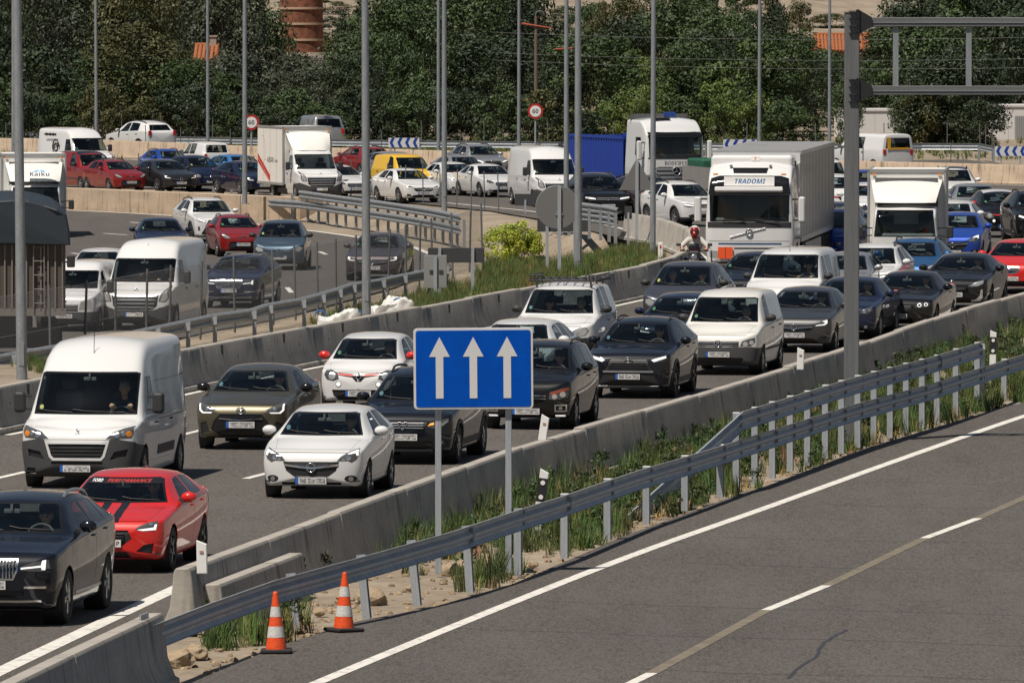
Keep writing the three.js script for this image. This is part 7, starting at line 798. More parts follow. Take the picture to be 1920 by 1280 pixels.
// ---------- trees and shrubs: limbs and thousands of separate leaves gathered in clumps ----------
const leafM = {}; for (const [k, c] of Object.entries({ dark: [0.018, 0.034, 0.009], mid: [0.033, 0.060, 0.012], bright: [0.078, 0.115, 0.018], olive: [0.058, 0.060, 0.014], rust: [0.066, 0.050, 0.014], greygreen: [0.044, 0.055, 0.028], poplar: [0.062, 0.082, 0.045], lime: [0.30, 0.36, 0.03] })) leafM[k] = new THREE.MeshStandardMaterial({ color: lin(...c), roughness: 0.62, vertexColors: true, side: THREE.DoubleSide });
const barkM = mat(lin(0.10, 0.08, 0.06), 0.95);
function crownGeo(n, clumps, shape, leaf) {           // unit crown: radius 0.5, height 0..1
  const P = [], N = [], C = [], cl = []; let guard = 0;
  while (cl.length < clumps && guard++ < 9999) { const h = rr(0.12, 0.96), a = rr(0, 6.283), rad = shape(h) * Math.sqrt(rr(0.25, 1)); cl.push([Math.cos(a) * rad * 0.5, h, Math.sin(a) * rad * 0.5, rr(0.09, 0.19), rr(0.7, 1.25), rr(-0.12, 0.12)]); }
  const q = new THREE.Vector3(), t = new THREE.Vector3(), b = new THREE.Vector3(), nn = new THREE.Vector3();
  for (let i = 0; i < n; i++) {
    const c = cl[Math.floor(rnd() * cl.length)], r = c[3] * Math.cbrt(rr(0.15, 1)); q.set(rr(-1, 1), rr(-1, 1), rr(-1, 1)).normalize(); const x = c[0] + q.x * r, y = c[1] + q.y * r * 0.75, z = c[2] + q.z * r;
    nn.copy(q).multiplyScalar(0.8).add(new THREE.Vector3(rr(-0.7, 0.7), rr(-0.1, 1.0), rr(-0.7, 0.7))).normalize(); t.set(rr(-1, 1), rr(-1, 0.2), rr(-1, 1)).cross(nn).normalize(); b.crossVectors(nn, t);
    const l = leaf * rr(0.7, 1.35), w = l * 0.45, k = c[4] * rr(0.8, 1.2), col = [k * (1 + c[5] + rr(-0.06, 0.06)), k, k * (1 - c[5])];
    const v = (s, u) => [x + t.x * s * l + b.x * u * w, y + t.y * s * l + b.y * u * w, z + t.z * s * l + b.z * u * w], A = v(-0.5, 0), B = v(0, 0.5), D = v(0.5, 0), E = v(0, -0.5);
    for (const p of [A, D, B, A, E, D]) { P.push(...p); N.push(nn.x, nn.y, nn.z); C.push(...col); }
  }
  const g = new THREE.BufferGeometry(); g.setAttribute('position', new THREE.Float32BufferAttribute(P, 3)); g.setAttribute('normal', new THREE.Float32BufferAttribute(N, 3)); g.setAttribute('color', new THREE.Float32BufferAttribute(C, 3)); return { g, cl };
}
const dome = (h) => Math.sqrt(Math.max(0.02, 1 - (2 * h - 0.95) ** 2)), egg = (h) => Math.sin(Math.PI * Math.min(1, h * 0.92 + 0.08)) ** 0.7, tall = (h) => 0.7 * Math.sin(Math.PI * (h * 0.9 + 0.07)) ** 0.5;
const crowns = [crownGeo(9500, 70, dome, 0.036), crownGeo(7200, 34, egg, 0.046), crownGeo(9500, 74, dome, 0.034), crownGeo(8200, 40, tall, 0.034), crownGeo(8000, 64, tall, 0.032)], bushes = [crownGeo(5200, 46, dome, 0.05), crownGeo(5200, 40, dome, 0.052), crownGeo(5400, 48, egg, 0.05)];
function limbGeo(c) { const L = [bar([0, -0.12, 0], [0, 0.3, 0], 0.012, 6)]; for (let i = 0; i < 9; i++) { const k = c.cl[i]; L.push(bar([0, rr(0.1, 0.35), 0], [k[0], k[1], k[2]], 0.004, 4)); } return merge(L); }
for (const c of [...crowns, ...bushes]) c.limbs = limbGeo(c);
const treeWords = { dark: 'dark green', mid: 'green', bright: 'yellow green', olive: 'olive green', rust: 'brownish', greygreen: 'grey green', poplar: 'silvery green' };
const ordW = ['first', 'second', 'third', 'fourth', 'fifth', 'sixth', 'seventh', 'eighth', 'ninth', 'tenth', 'eleventh', 'twelfth', 'thirteenth', 'fourteenth', 'fifteenth', 'sixteenth', 'seventeenth', 'eighteenth', 'nineteenth', 'twentieth'], nth = (n) => n < 20 ? ordW[n] : (['twenty', 'thirty', 'forty', 'fifty'][Math.floor((n + 1) / 10) - 2] + ((n + 1) % 10 ? ' ' + ordW[(n + 1) % 10 - 1] : '')).replace('twenty first', 'twenty first');
const rowOf = (z, name) => name === 'scrub_bush' ? 'on the dry slope' : name === 'shrub' ? 'in the low front row' : z > -492 ? 'in the middle row' : 'in the tall back row', inRow = {};
[...TREES].sort((a, b) => a[0] / -a[1] - b[0] / -b[1]).forEach(([x, z, yt, w, kind, name], i) => {
  const y0 = hLand(x, z) - 0.1, h = Math.max(1.2, yt - y0), sh = name !== 'tree', set = sh ? bushes : crowns, c = kind === 'poplar' ? crowns[4] : set[i % set.length], row = rowOf(z, name), n = inRow[row] = (inRow[row] ?? -1) + 1;
  const label = treeWords[kind] + (name === 'shrub' ? ' shrub, ' : name === 'tree' ? ' tree, ' : ' bush, ') + nth(n) + ' from the left ' + row + (sh ? '' : ' of trees');
  const t = thing(name, label, sh ? 'bush' : 'tree', [x, y0, z], rr(0, 6.28), 'trees and bushes behind the far road');
  const cr = part(t, 'crown', c.g, leafM[kind]); { const wide = c === crowns[3] || c === crowns[4] ? 1.35 : 1.05; cr.scale.set(w * wide * rr(0.95, 1.2), h, w * wide * rr(0.95, 1.2)); } const tr = part(t, 'trunk', c.limbs, barkM); tr.scale.copy(cr.scale);
});
// the belt goes on to both sides of the frame, where the car flanks mirror it
for (let i = 0; i < 64; i++) { const right = i < 44, x = right ? 34 + i * 4.2 + rr(-1.5, 1.5) : -36 - (i - 44) * 5, z = right ? -470 + i * 4.0 + rr(-8, 8) : -480 + rr(-10, 10), c = crowns[i % 4], k = pick(['dark', 'mid', 'olive', 'mid']), w = rr(6, 9), h = rr(8, 11), t = thing('tree', treeWords[k] + ' tree, ' + nth(right ? i : i - 44) + ' of the belt beyond the ' + (right ? 'right' : 'left') + ' edge', 'tree', [x, hLand(x, z) - 0.1, z], rr(0, 6.28), 'trees beyond the frame'); const cr = part(t, 'crown', c.g, leafM[k]); cr.scale.set(w, h, w); part(t, 'trunk', c.limbs, barkM).scale.copy(cr.scale); }
// lime green bush at the head of the grass island
{ const c = bushes[1], t = thing('shrub', 'bright lime green bush at the corner of the wire fence', 'bush', [0.05, hLand(0.05, -301) - 0.05, -301], 0.4); for (const [q, dx, w, h] of [[0, -0.35, 1.5, 1.35], [1, 0.3, 1.5, 1.2], [2, 0, 1.7, 1.5]]) { const cr = part(t, 'crown', bushes[q].g, leafM.lime); cr.scale.set(w, h, w); cr.position.set(dx, -0.1, 0.2 * q); } part(t, 'trunk', c.limbs, barkM).scale.set(1, 0.8, 1); }
// ---------- grass and weeds ----------
const grassM = { dry: new THREE.MeshStandardMaterial({ color: lin(0.36, 0.27, 0.11), roughness: 0.9, side: THREE.DoubleSide }), green: new THREE.MeshStandardMaterial({ color: lin(0.075, 0.115, 0.028), roughness: 0.8, side: THREE.DoubleSide }), mid: new THREE.MeshStandardMaterial({ color: lin(0.13, 0.155, 0.045), roughness: 0.85, side: THREE.DoubleSide }) };
function tuft(h, n, spread, wid) { const P = [], U = []; for (let i = 0; i < n; i++) { const a = rr(0, 6.283), r = rr(0, spread), x = Math.cos(a) * r, z = Math.sin(a) * r, b = rr(0, 6.283), l = rr(0.05, 0.4) * h, hh = h * rr(0.5, 1.1), dx = Math.cos(b), dz = Math.sin(b), w = wid * rr(0.6, 1.3); P.push(x - dz * w, 0, z + dx * w, x + dz * w, 0, z - dx * w, x + dx * l * 0.4 + dz * w * 0.7, hh * 0.6, z + dz * l * 0.4 - dx * w * 0.7, x - dz * w, 0, z + dx * w, x + dx * l * 0.4 + dz * w * 0.7, hh * 0.6, z + dz * l * 0.4 - dx * w * 0.7, x + dx * l * 0.4 - dz * w * 0.7, hh * 0.6, z + dz * l * 0.4 + dx * w * 0.7, x + dx * l * 0.4 - dz * w * 0.7, hh * 0.6, z + dz * l * 0.4 + dx * w * 0.7, x + dx * l * 0.4 + dz * w * 0.7, hh * 0.6, z + dz * l * 0.4 - dx * w * 0.7, x + dx * l, hh, z + dz * l); } const g = new THREE.BufferGeometry(); g.setAttribute('position', new THREE.Float32BufferAttribute(P, 3)); g.computeVertexNormals(); return g; }
function weedPlant(h) { const c = crownGeo(70, 14, (q) => 0.75 - 0.4 * q, 0.16); return c.g; }
function scatter(name, label, geo, m, list) { const im = new THREE.InstancedMesh(geo, m, list.length), o = new THREE.Object3D(); list.forEach(([x, y, z, s, sy], i) => { o.position.set(x, y, z); o.rotation.set(rr(-0.35, 0.35), rr(0, 6.28), rr(-0.35, 0.35)); o.scale.set(s, sy ?? s, s); o.updateMatrix(); im.setMatrixAt(i, o.matrix); if (im.setColorAt) im.setColorAt(i, new THREE.Color().setRGB(rr(0.7, 1.25), rr(0.75, 1.2), rr(0.7, 1.2))); }); im.name = numbered(name); im.userData.kind = 'stuff'; tag(im, label, 'grass'); im.castShadow = im.receiveShadow = true; scene.add(im); return im; }
{
  const green = tuft(0.40, 30, 0.13, 0.008), dry = tuft(0.30, 22, 0.13, 0.006), G = [], D = [], Wd = [];
  const polyV = [...LAY.D.map(([x, z]) => [x + 0.45, z]), ...LAY.edge.slice().reverse().map(([x, z]) => [x - 0.1, z])];
  for (let i = 0; i < 34000; i++) { const z = rr(-230, -116), x = rr(-6, 16); if (!inPoly(polyV, x, z)) continue; const near = distPoly(LAY.edge, x, z, false), d = fbm(x * 0.9, z * 0.22, 256, 3), ok = d > (z > -126 ? 0.66 : z > -140 ? 0.42 : 0.34); if (!ok || near < 0.25 && rnd() < 0.6) continue; const s = rr(0.5, 1.15); (rnd() < 0.62 ? G : rnd() < 0.55 ? D : Wd).push([x, hLand(x, z), z, s, s * rr(0.45, 1.6)]); }
  scatter('verge_grass', 'green weeds and grass growing between the concrete barrier and the near guardrail', green, grassM.green, G); scatter('verge_dry_grass', 'dry straw grass among the weeds of the near verge', dry, grassM.dry, D); scatter('verge_weeds', 'leafy weeds with small leaves on the near verge', weedPlant(), leafM.mid, Wd.map(([x, y, z, s]) => [x, y, z, 0.42 * s, 0.55 * s]));
  // island between the two roads
  const polyI = [...LAY.C.map(([x, z]) => [x - 0.5, z]), [2.2, -298], [-1.0, -296], ...LAY.fence.slice().reverse().map(([x, z]) => [x + 0.3, z])], g2 = [], d2 = [], m2 = [];
  for (let i = 0; i < 26000; i++) { const x = rr(-13, 5), z = rr(-305, -180); if (!inPoly(polyI, x, z)) continue; const d = fbm(x * 0.7 + 9, z * 0.15, 256, 3), far = z < -246 ? 1 : 0, th = far ? (x > -1.2 ? 0.26 : 0.48) : 0.70; if (d < th) continue; const s = rr(0.6, 1.2) * (far ? 0.85 : 0.55); (rnd() < 0.5 ? g2 : rnd() < 0.4 ? d2 : m2).push([x, hLand(x, z), z, s, s * rr(0.8, 1.5)]); }
  scatter('island_grass', 'green grass on the island between slip road and jammed road', green, grassM.green, g2); scatter('island_dry_grass', 'yellow dry grass on the island between the roads', dry, grassM.dry, d2); scatter('island_meadow_grass', 'olive meadow grass on the island between the roads', tuft(0.42, 26, 0.16, 0.008), grassM.mid, m2);
  const f = []; for (let i = 0; i < 4200; i++) { const z = rr(-470, -432), x = rr(-30, 30); if (-z < 430 + 0.0 * x) continue; if (distPoly(LAY.J, x, z, false) < 1) continue; if (x > 13 && rnd() < 0.8) continue; f.push([x, hLand(x, z), z, rr(0.5, 1.4)]); } scatter('roadside_grass', 'tall dark grass at the foot of the far trees', tuft(0.34, 20, 0.2, 0.012), grassM.mid, f);
}
const MISC = {"poles": [[[-10.44, -0.4, -192.84], 0.119, 0.01], [[-23.92, -0.4, -434.91], 0.115, 0.0], [[-20.65, -0.4, -450.1], 0.093, 0.003], [[-14.94, -0.4, -444.92], 0.092, 0.0], [[-10.34, -0.4, -350.22], 0.103, -0.002], [[-3.7, -0.4, -230.22], 0.118, 0.004], [[-3.49, -0.4, -430.08], 0.095, 0.0], [[-2.48, -0.31, -331.8], 0.107, 0.0], [[0.33, -0.4, -432.48], 0.095, -0.001], [[1.92, -0.23, -319.86], 0.099, 0], [[1.89, -0.3, -258.51], 0.114, 0.001], [[4.23, -0.2, -272.22], 0.092, -0.003], [[11.61, -0.4, -425.35], 0.094, -0.002], [[14.91, -0.4, -425.35], 0.088, 0.0]], "sign": [[-1.06, 0, -129.94], [-0.05, 0, -130.29]], "gantry": [6.23, 0, -166.1], "cones": [[-3.0, 0, -115.02], [-2.21, 0, -118.73]], "delin": [[-4.05, 0, -118.35], [0.51, 0, -151.75], [5.69, 0, -178.57], [0.35, 0, -138.1], [10.13, 0, -190.8]], "delinC": [4.28, -0.1, -267.23], "s60": [[-12.37, -0.4, -430.08], [1.11, -0.4, -430.08]], "chev": [[-4.89, -0.4, -409.58], [10.2, -0.4, -405.29], [21.42, -0.4, -388.98]], "round": [1.35, -0.3, -258.51], "tri": [3.96, -0.25, -287.19], "rectA": [-2.22, -0.8, -265.68], "rectB": [[-2.13, -0.9, -266.72], [-1.18, -0.9, -269.81]], "bags": [[-4.45, -0.6, -233.89], [-3.21, -0.6, -240.3]], "dark": [[1.06, -0.3, -273.31], [1.91, -0.3, -275.28]], "small": [[-9.47, -0.4, -363.39], [0.49, -0.32, -333.72], [3.64, 0, -283.45]], "moto": [4.87, 0, -243.31], "stones": [[-1.93, 0, -124.35], [-0.89, 0, -130.52], [-0.69, 0, -130.98], [-2.81, 0, -119.12], [-2.59, 0, -122.08], [-4.2, 0, -113.17], [-4.02, 0, -114.49], [-2.36, 0, -125.19], [0.31, 0, -131.92], [2.76, 0, -146.33], [-0.43, 0, -131.68], [-1.42, 0, -126.81]]} ;
// ---------- lamp posts ----------
const poleWords = ['thick grey lamp post at the left edge', 'thin far lamp post just left of the thick one at the left edge', 'thin far lamp post behind the white van with the side logo', 'thin far lamp post between the left house roof and the guardrail', 'grey lamp post next to the left speed limit sign', 'thick grey lamp post in front of the white bags', 'thin far lamp post of the close pair behind the chevron board', 'thicker lamp post of the close pair left of the lime bush', 'thin far lamp post left of the middle speed limit sign', 'lamp post behind the round sign back', 'thick lamp post overlapping the round sign back', 'grey lamp post in front of the lettered lorry cab', 'thin far lamp post above the white lorry', 'thin far lamp post left of the gantry post'];
MISC.poles.forEach(([b, r, lean], i) => {
  const g = thing('lamp_post', poleWords[i], 'lamp post', b, 0, 'lamp posts'), H = 14; g.rotation.z = lean;
  const s = part(g, 'shaft', new THREE.CylinderGeometry(r * 0.55, r, H, 16).translate(0, H / 2, 0), M.galvDull); const u = s.geometry.attributes.uv; for (let k = 0; k < u.count; k++) u.setXY(k, u.getX(k) * 2, u.getY(k) * 20);
  part(g, 'base_flange', cyl(r * 1.9, r * 1.9, 0.03, 12), M.galvDull); part(g, 'access_door', box(r * 0.9, 0.5, 0.02, 0, 0.9, r * 0.97), M.galvDull); part(g, 'lamp_arm', bar([0, H - 0.1, 0], [1.5, H + 0.3, 0], 0.035, 6), M.galvDull); part(g, 'lamp_head', rbox(0.7, 0.12, 0.3, 0.05, 1.8, H + 0.34, 0), M.galvDull);
});
// ---------- blue lane sign ----------
{
  const [a, b] = MISC.sign, cx = (a[0] + b[0]) / 2, cz = (a[2] + b[2]) / 2, g = thing('lane_sign', 'blue rectangular sign with three white upward arrows on two posts', 'sign', [cx, 0, cz], 0);
  const s = 17000 / -cz, X = (u) => (u - 888.5) / s, Y = (v) => 8.7 + cz * (v + 60) / 17000 * 1.0, x0 = X(777), x1 = X(1000), y0 = Y(766), y1 = Y(615), w = x1 - x0, h = y1 - y0, mx = (x0 + x1) / 2, my = (y0 + y1) / 2;
  for (const p of [a, b]) part(g, 'post', rbox(0.09, y1 - 0.1, 0.05, 0.01, p[0] - cx, (y1 - 0.1) / 2, 0), M.galv);
  const rr_ = 0.06, sh = (w, h, r) => { const q = new THREE.Shape(); q.moveTo(-w / 2 + r, -h / 2); q.lineTo(w / 2 - r, -h / 2); q.quadraticCurveTo(w / 2, -h / 2, w / 2, -h / 2 + r); q.lineTo(w / 2, h / 2 - r); q.quadraticCurveTo(w / 2, h / 2, w / 2 - r, h / 2); q.lineTo(-w / 2 + r, h / 2); q.quadraticCurveTo(-w / 2, h / 2, -w / 2, h / 2 - r); q.lineTo(-w / 2, -h / 2 + r); q.quadraticCurveTo(-w / 2, -h / 2, -w / 2 + r, -h / 2); return q; };
  const P = new THREE.Group(); P.name = 'sign_panel'; P.position.set(mx, my, 0.06); P.rotation.z = 0.008; g.add(P);
  part(P, 'sign_border', new THREE.ExtrudeGeometry(sh(w, h, rr_), { depth: 0.03, bevelEnabled: true, bevelSize: 0.006, bevelThickness: 0.006, bevelSegments: 2 }), M.retroClean);
  part(P, 'sign_face', new THREE.ExtrudeGeometry(sh(w - 0.055, h - 0.055, 0.045), { depth: 0.006, bevelEnabled: false }).translate(0, 0, 0.036), new THREE.MeshPhysicalMaterial({ color: lin(0.001, 0.085, 0.50), roughness: 0.8, specularIntensity: 0.15, map: dataTex(128, (u, v) => { const f = fbm(u * 6, v * 6, 6, 4), q = 0.88 + 0.24 * (f - 0.5); return [q, q, q]; }) }));
  for (const ux of [825, 888.5, 952]) { const k = X(ux) - mx, ar = new THREE.Shape([[-0.055, -0.37], [0.055, -0.37], [0.055, 0.22], [0.15, 0.22], [0, 0.50], [-0.15, 0.22], [-0.055, 0.22]].map(([x, y]) => new THREE.Vector2(x * (w / 1.72), y * (h / 1.14) - 0.05))); part(P, 'arrow', new THREE.ExtrudeGeometry(ar, { depth: 0.004, bevelEnabled: false }).translate(k, 0, 0.0435), M.retroClean); }
}
// ---------- gantry ----------
{
  const b = MISC.gantry, g = thing('sign_gantry', 'tall dark grey steel gantry post with two empty cross beams at the right', 'gantry', b, 0), s = 17000 / -b[2], Y = (v) => 8.7 + b[2] * (v + 60) / 17000, D = M.steelDark;
  const yT = Y(24); part(g, 'post', rbox(0.27, yT, 0.3, 0.02, 0, yT / 2, 0), D); part(g, 'base_plate', merge([box(0.55, 0.04, 0.55, 0, 0.04, 0), ...[-1, 1].map((e) => box(0.02, 0.3, 0.4).rotateZ(e * 0.5).translate(e * 0.2, 0.15, 0))]), D); part(g, 'post_cap', box(0.29, 0.02, 0.32, 0, yT + 0.012, 0), D);
  for (const v of [41, 169]) { const y = Y(v), beam = part(g, 'cross_beam', rbox(9, 0.17, 0.2, 0.012, 4.75, y, 0.02), D); part(beam, 'beam_seam', box(9, 0.012, 0.02, 4.75, y - 0.01, 0.125), M.galvDull);
    const br = []; for (const k of [-0.2, -0.07, 0.07, 0.2]) br.push(box(0.16, 0.015, 0.3, 0.02, y + k, 0.05)); br.push(box(0.02, 0.46, 0.32, 0.09, y, 0.04), box(0.02, 0.46, 0.32, 0.12, y, 0.04)); for (const e of [-1, 1]) { const q = new THREE.Shape([[0.13, -0.22], [0.36, -0.09], [0.36, 0.09], [0.13, 0.22]].map(([x, yy]) => new THREE.Vector2(x, yy))); br.push(new THREE.ExtrudeGeometry(q, { depth: 0.02, bevelEnabled: false }).translate(0, y, 0.02 + e * 0.12)); } part(g, 'beam_bracket', merge(br), M.black); }
  for (const u of [1679, 1816]) { const x = (u - 1597) / s, y0 = Y(161), y1 = Y(50); part(g, 'hanger', box(0.1, y1 - y0 + 0.02, 0.1, x, (y0 + y1) / 2, 0.02), M.galvDull); }
}
// ---------- traffic cones ----------
MISC.cones.forEach((b, i) => {
  const g = thing('traffic_cone', ['orange and white traffic cone nearer to the bottom edge', 'orange and white traffic cone next to the leaning guardrail post'][i], 'traffic cone', [b[0], 0.004, b[2]], i * 0.6, 'traffic cones'); g.rotation.z = i ? -0.02 : 0.015;
  part(g, 'base', rbox(0.4, 0.05, 0.4, 0.02, 0, 0.025, 0), M.rubber); const R = (y) => 0.135 - (0.135 - 0.032) * (y - 0.05) / 0.7, seg = (y0, y1, m, nm, o = 0) => part(g, nm, new THREE.LatheGeometry([[R(y0) + o, y0], [R(y1) + o, y1]].map(([r, y]) => new THREE.Vector2(r, y)), 20), m);
  seg(0.05, 0.2, M.orange, 'cone_body'); seg(0.2, 0.34, M.retro, 'reflective_band', 0.002); seg(0.34, 0.46, M.orange, 'cone_body'); seg(0.46, 0.59, M.retro, 'reflective_band', 0.002); seg(0.59, 0.75, M.orange, 'cone_body'); part(g, 'tip', new THREE.SphereGeometry(0.033, 12, 6, 0, 6.283, 0, 1.57).translate(0, 0.75, 0), M.orange);
});
// ---------- delineator posts ----------
const delinWords = ['white marker post on the barrier beside the striped red hatchback', 'white marker post on the barrier below the black boxy people carrier', 'white marker post on the barrier below the grey hatchback', 'black and white marker post numbered one behind the near guardrail', 'black and white marker post by the right end of the double guardrail'];
MISC.delin.forEach((b, i) => {
  const on = i < 3, g = thing('marker_post', delinWords[i], 'marker post', [b[0], on ? 0.8 : -0.05, b[2]], -0.1, 'marker posts'); g.rotation.z = [0.02, -0.14, -0.03, -0.14, -0.02][i];
  const h = on ? 0.42 : 1.12, s = new THREE.Shape([[-0.06, 0], [0.06, 0], [0.06, h - 0.05], [-0.06, h]].map(([x, y]) => new THREE.Vector2(x, y))); part(g, 'post', new THREE.ExtrudeGeometry(s, { depth: 0.06, bevelEnabled: true, bevelSize: 0.008, bevelThickness: 0.008, bevelSegments: 1 }), M.white);
  if (on) part(g, 'reflector', box(0.05, 0.03, 0.01, 0, h - 0.14, 0.075), mat(lin(0.45, 0.25, 0.22), 0.4)); else { part(g, 'black_band', box(0.142, 0.36, 0.082, 0, h - 0.31, 0.03), M.black); for (const k of [0.2, 0.42]) part(g, 'reflector', new THREE.CylinderGeometry(0.036, 0.036, 0.012, 16).rotateX(Math.PI / 2).translate(0, h - k, 0.076), M.white); if (i === 3) part(g, 'number', new THREE.PlaneGeometry(0.11, 0.13).translate(0, h - 0.57, 0.0705), textMat(64, 76, (x, w, hh) => { x.fillStyle = '#e4e4e2'; x.fillRect(0, 0, w, hh); x.fillStyle = '#222'; x.font = 'bold 62px sans-serif'; x.textAlign = 'center'; x.fillText('1', w / 2, 62); })); }
});
{ const b = MISC.delinC, g = thing('marker_post', 'white marker post at the foot of the lamp post in the island grass', 'marker post', b, 0, 'marker posts'); part(g, 'post', rbox(0.14, 0.55, 0.07, 0.02, 0.1, 0.45, 0.2), M.white); part(g, 'reflector', box(0.05, 0.08, 0.01, 0.1, 0.6, 0.24), M.redLamp); }
// ---------- far signs ----------
MISC.s60.forEach((b, i) => {
  const g = thing('speed_limit_sign', ['round 60 speed limit sign beside the left lamp post', 'round 60 speed limit sign on its own post in the middle'][i], 'sign', b, 0, 'speed limit signs'), s = 17000 / -b[2], y = 8.7 + b[2] * ((i ? 208 : 229) + 60) / 17000 - b[1], r = 14.5 / s;
  part(g, 'post', cyl(0.045, 0.045, y + r * 0.6, 8), M.galv); const f = part(g, 'sign_face', new THREE.CylinderGeometry(r, r, 0.03, 32).rotateX(Math.PI / 2).translate(0, y, 0.07), mat(lin(0.42, 0.02, 0.02), 0.5)); part(f, 'sign_centre', new THREE.CylinderGeometry(r * 0.72, r * 0.72, 0.01, 28).rotateX(Math.PI / 2).translate(0, y, 0.09), M.white); part(f, 'number', new THREE.PlaneGeometry(r * 1.15, r * 0.72).translate(0, y, 0.0975), textMat(128, 80, (x, w, h) => { x.fillStyle = '#e2e2e0'; x.fillRect(0, 0, w, h); x.fillStyle = '#181818'; x.font = 'bold 84px sans-serif'; x.textAlign = 'center'; x.fillText('60', w / 2, 70); }));
});
MISC.chev.forEach((b, i) => {
  const g = thing('chevron_board', ['blue and white chevron board above the silver estate car', 'blue and white chevron board left of the white lorry roof', 'blue and white chevron board at the right edge'][i], 'sign', b, 0, 'chevron boards'), s = 17000 / -b[2], yc = 8.7 + b[2] * ([267, 270, 283][i] + 60) / 17000 - b[1], w = [58, 63, 60][i] / s, h = 18 / s;
  part(g, 'board', box(w, h, 0.03, 0, yc, 0), M.retroClean); for (const e of [-0.3, 0.3]) part(g, 'post', box(0.06, yc, 0.05, e * w, yc / 2, -0.05), M.galv); const n = 4; for (let k = 0; k < n; k++) { const x = -w / 2 + w * (k + 0.15) / n, cw = w / n * 0.55, q = new THREE.Shape([[x + cw * 0.55, -h / 2], [x, 0], [x + cw * 0.55, h / 2], [x + cw * 1.25, h / 2], [x + cw * 0.7, 0], [x + cw * 1.25, -h / 2]].map(([a, c]) => new THREE.Vector2(a, c))); part(g, 'chevron', new THREE.ExtrudeGeometry(q, { depth: 0.004, bevelEnabled: false }).translate(0, yc, 0.016), mat(lin(0.01, 0.05, 0.30), 0.5)); }
});
const backM = mat(lin(0.17, 0.17, 0.17), 0.6, 0.2), backD = mat(lin(0.045, 0.048, 0.052), 0.6);
{ const b = MISC.round, g = thing('round_sign', 'large round grey sign seen from behind on the grass island', 'sign', b, 0), s = 17000 / -b[2], y = 8.7 + b[2] * (388 + 60) / 17000 - b[1], r = 40 / s; part(g, 'sign_back', new THREE.CylinderGeometry(r, r, 0.03, 40).rotateX(Math.PI / 2).translate(-0.06, y, 0), backM); part(g, 'rim', new THREE.TorusGeometry(r, 0.014, 6, 40).translate(-0.06, y, 0), M.galvDull); part(g, 'post', box(0.1, y + r, 0.06, 0, (y + r) / 2, 0.05), M.galv); part(g, 'clamp', box(0.22, 0.05, 0.03, 0, y - 0.2, 0.03), M.galvDull); }
{ const b = MISC.tri, g = thing('triangle_sign', 'triangular grey sign seen from behind left of the lamp post', 'sign', b, 0), s = 17000 / -b[2], y1 = 8.7 + b[2] * (299 + 60) / 17000 - b[1], y0 = 8.7 + b[2] * (356 + 60) / 17000 - b[1], w = 33 / s, q = new THREE.Shape([[-w, y0], [w, y0], [0.02, y1], [-0.02, y1]].map(([a, c]) => new THREE.Vector2(a, c))); part(g, 'sign_back', new THREE.ExtrudeGeometry(q, { depth: 0.03, bevelEnabled: true, bevelSize: 0.01, bevelThickness: 0.006, bevelSegments: 1 }), backM); part(g, 'post', box(0.1, y1, 0.06, 0, y1 / 2, 0.07), M.galv); }
{ const b = MISC.rectA, g = thing('panel_sign', 'grey rectangular sign seen from behind on one post by the fence', 'sign', b, 0), s = 17000 / -b[2], Y = (v) => 8.7 + b[2] * (v + 60) / 17000 - b[1], h = Y(478) - Y(540); part(g, 'sign_back', rbox(43 / s, h, 0.03, 0.012, -2 / s, (Y(478) + Y(540)) / 2, 0), mat(lin(0.30, 0.31, 0.30), 0.55, 0.3)); part(g, 'post', box(0.1, Y(478), 0.06, -2 / s, Y(478) / 2, 0.05), M.galv); for (const e of [-1, 1]) part(g, 'clamp', box(0.12, 0.1, 0.02, e * 0.14, (Y(478) + Y(540)) / 2, 0.025), backD); }
{ const [a, c] = MISC.rectB, g = thing('direction_sign', 'wide dark sign seen from behind on two posts by the fence', 'sign', [a[0], a[1], a[2]], 0), s = 17000 / -a[2], Y = (v) => 8.7 + a[2] * (v + 60) / 17000 - a[1], h = Y(464) - Y(492); part(g, 'sign_back', rbox(106 / s, h, 0.03, 0.012, 31 / s, (Y(464) + Y(492)) / 2, 0), backD); for (const x of [0, 62 / s]) part(g, 'post', box(0.09, Y(464), 0.05, x, Y(464) / 2, 0.05), M.galv); }
{ const [a] = MISC.dark, g = thing('direction_sign', 'low dark sign seen from behind below the round sign', 'sign', a, 0), s = 17000 / -a[2], Y = (v) => 8.7 + a[2] * (v + 60) / 17000 - a[1]; part(g, 'sign_back', rbox(95 / s, Y(412) - Y(434), 0.03, 0.01, 29 / s, (Y(412) + Y(434)) / 2, 0), backD); for (const x of [0, 52 / s]) part(g, 'post', box(0.09, Y(412), 0.05, x, Y(412) / 2, 0.05), M.galv); }
MISC.small.forEach((b, i) => { const g = thing('small_sign', ['small grey sign back on a post in front of the striped box truck', 'small dark sign back left of the round sign', 'small dark sign back on a post by the island tip'][i], 'sign', b, 0, 'small sign backs'), s = 17000 / -b[2], y = 8.7 + b[2] * ([343, 374, 398][i] + 60) / 17000 - b[1]; part(g, 'sign_back', box([17, 40, 14][i] / s, [18, 22, 24][i] / s, 0.03, 0, y, 0), backD); part(g, 'post', box(0.07, y, 0.05, 0, y / 2, 0.04), M.galv); });
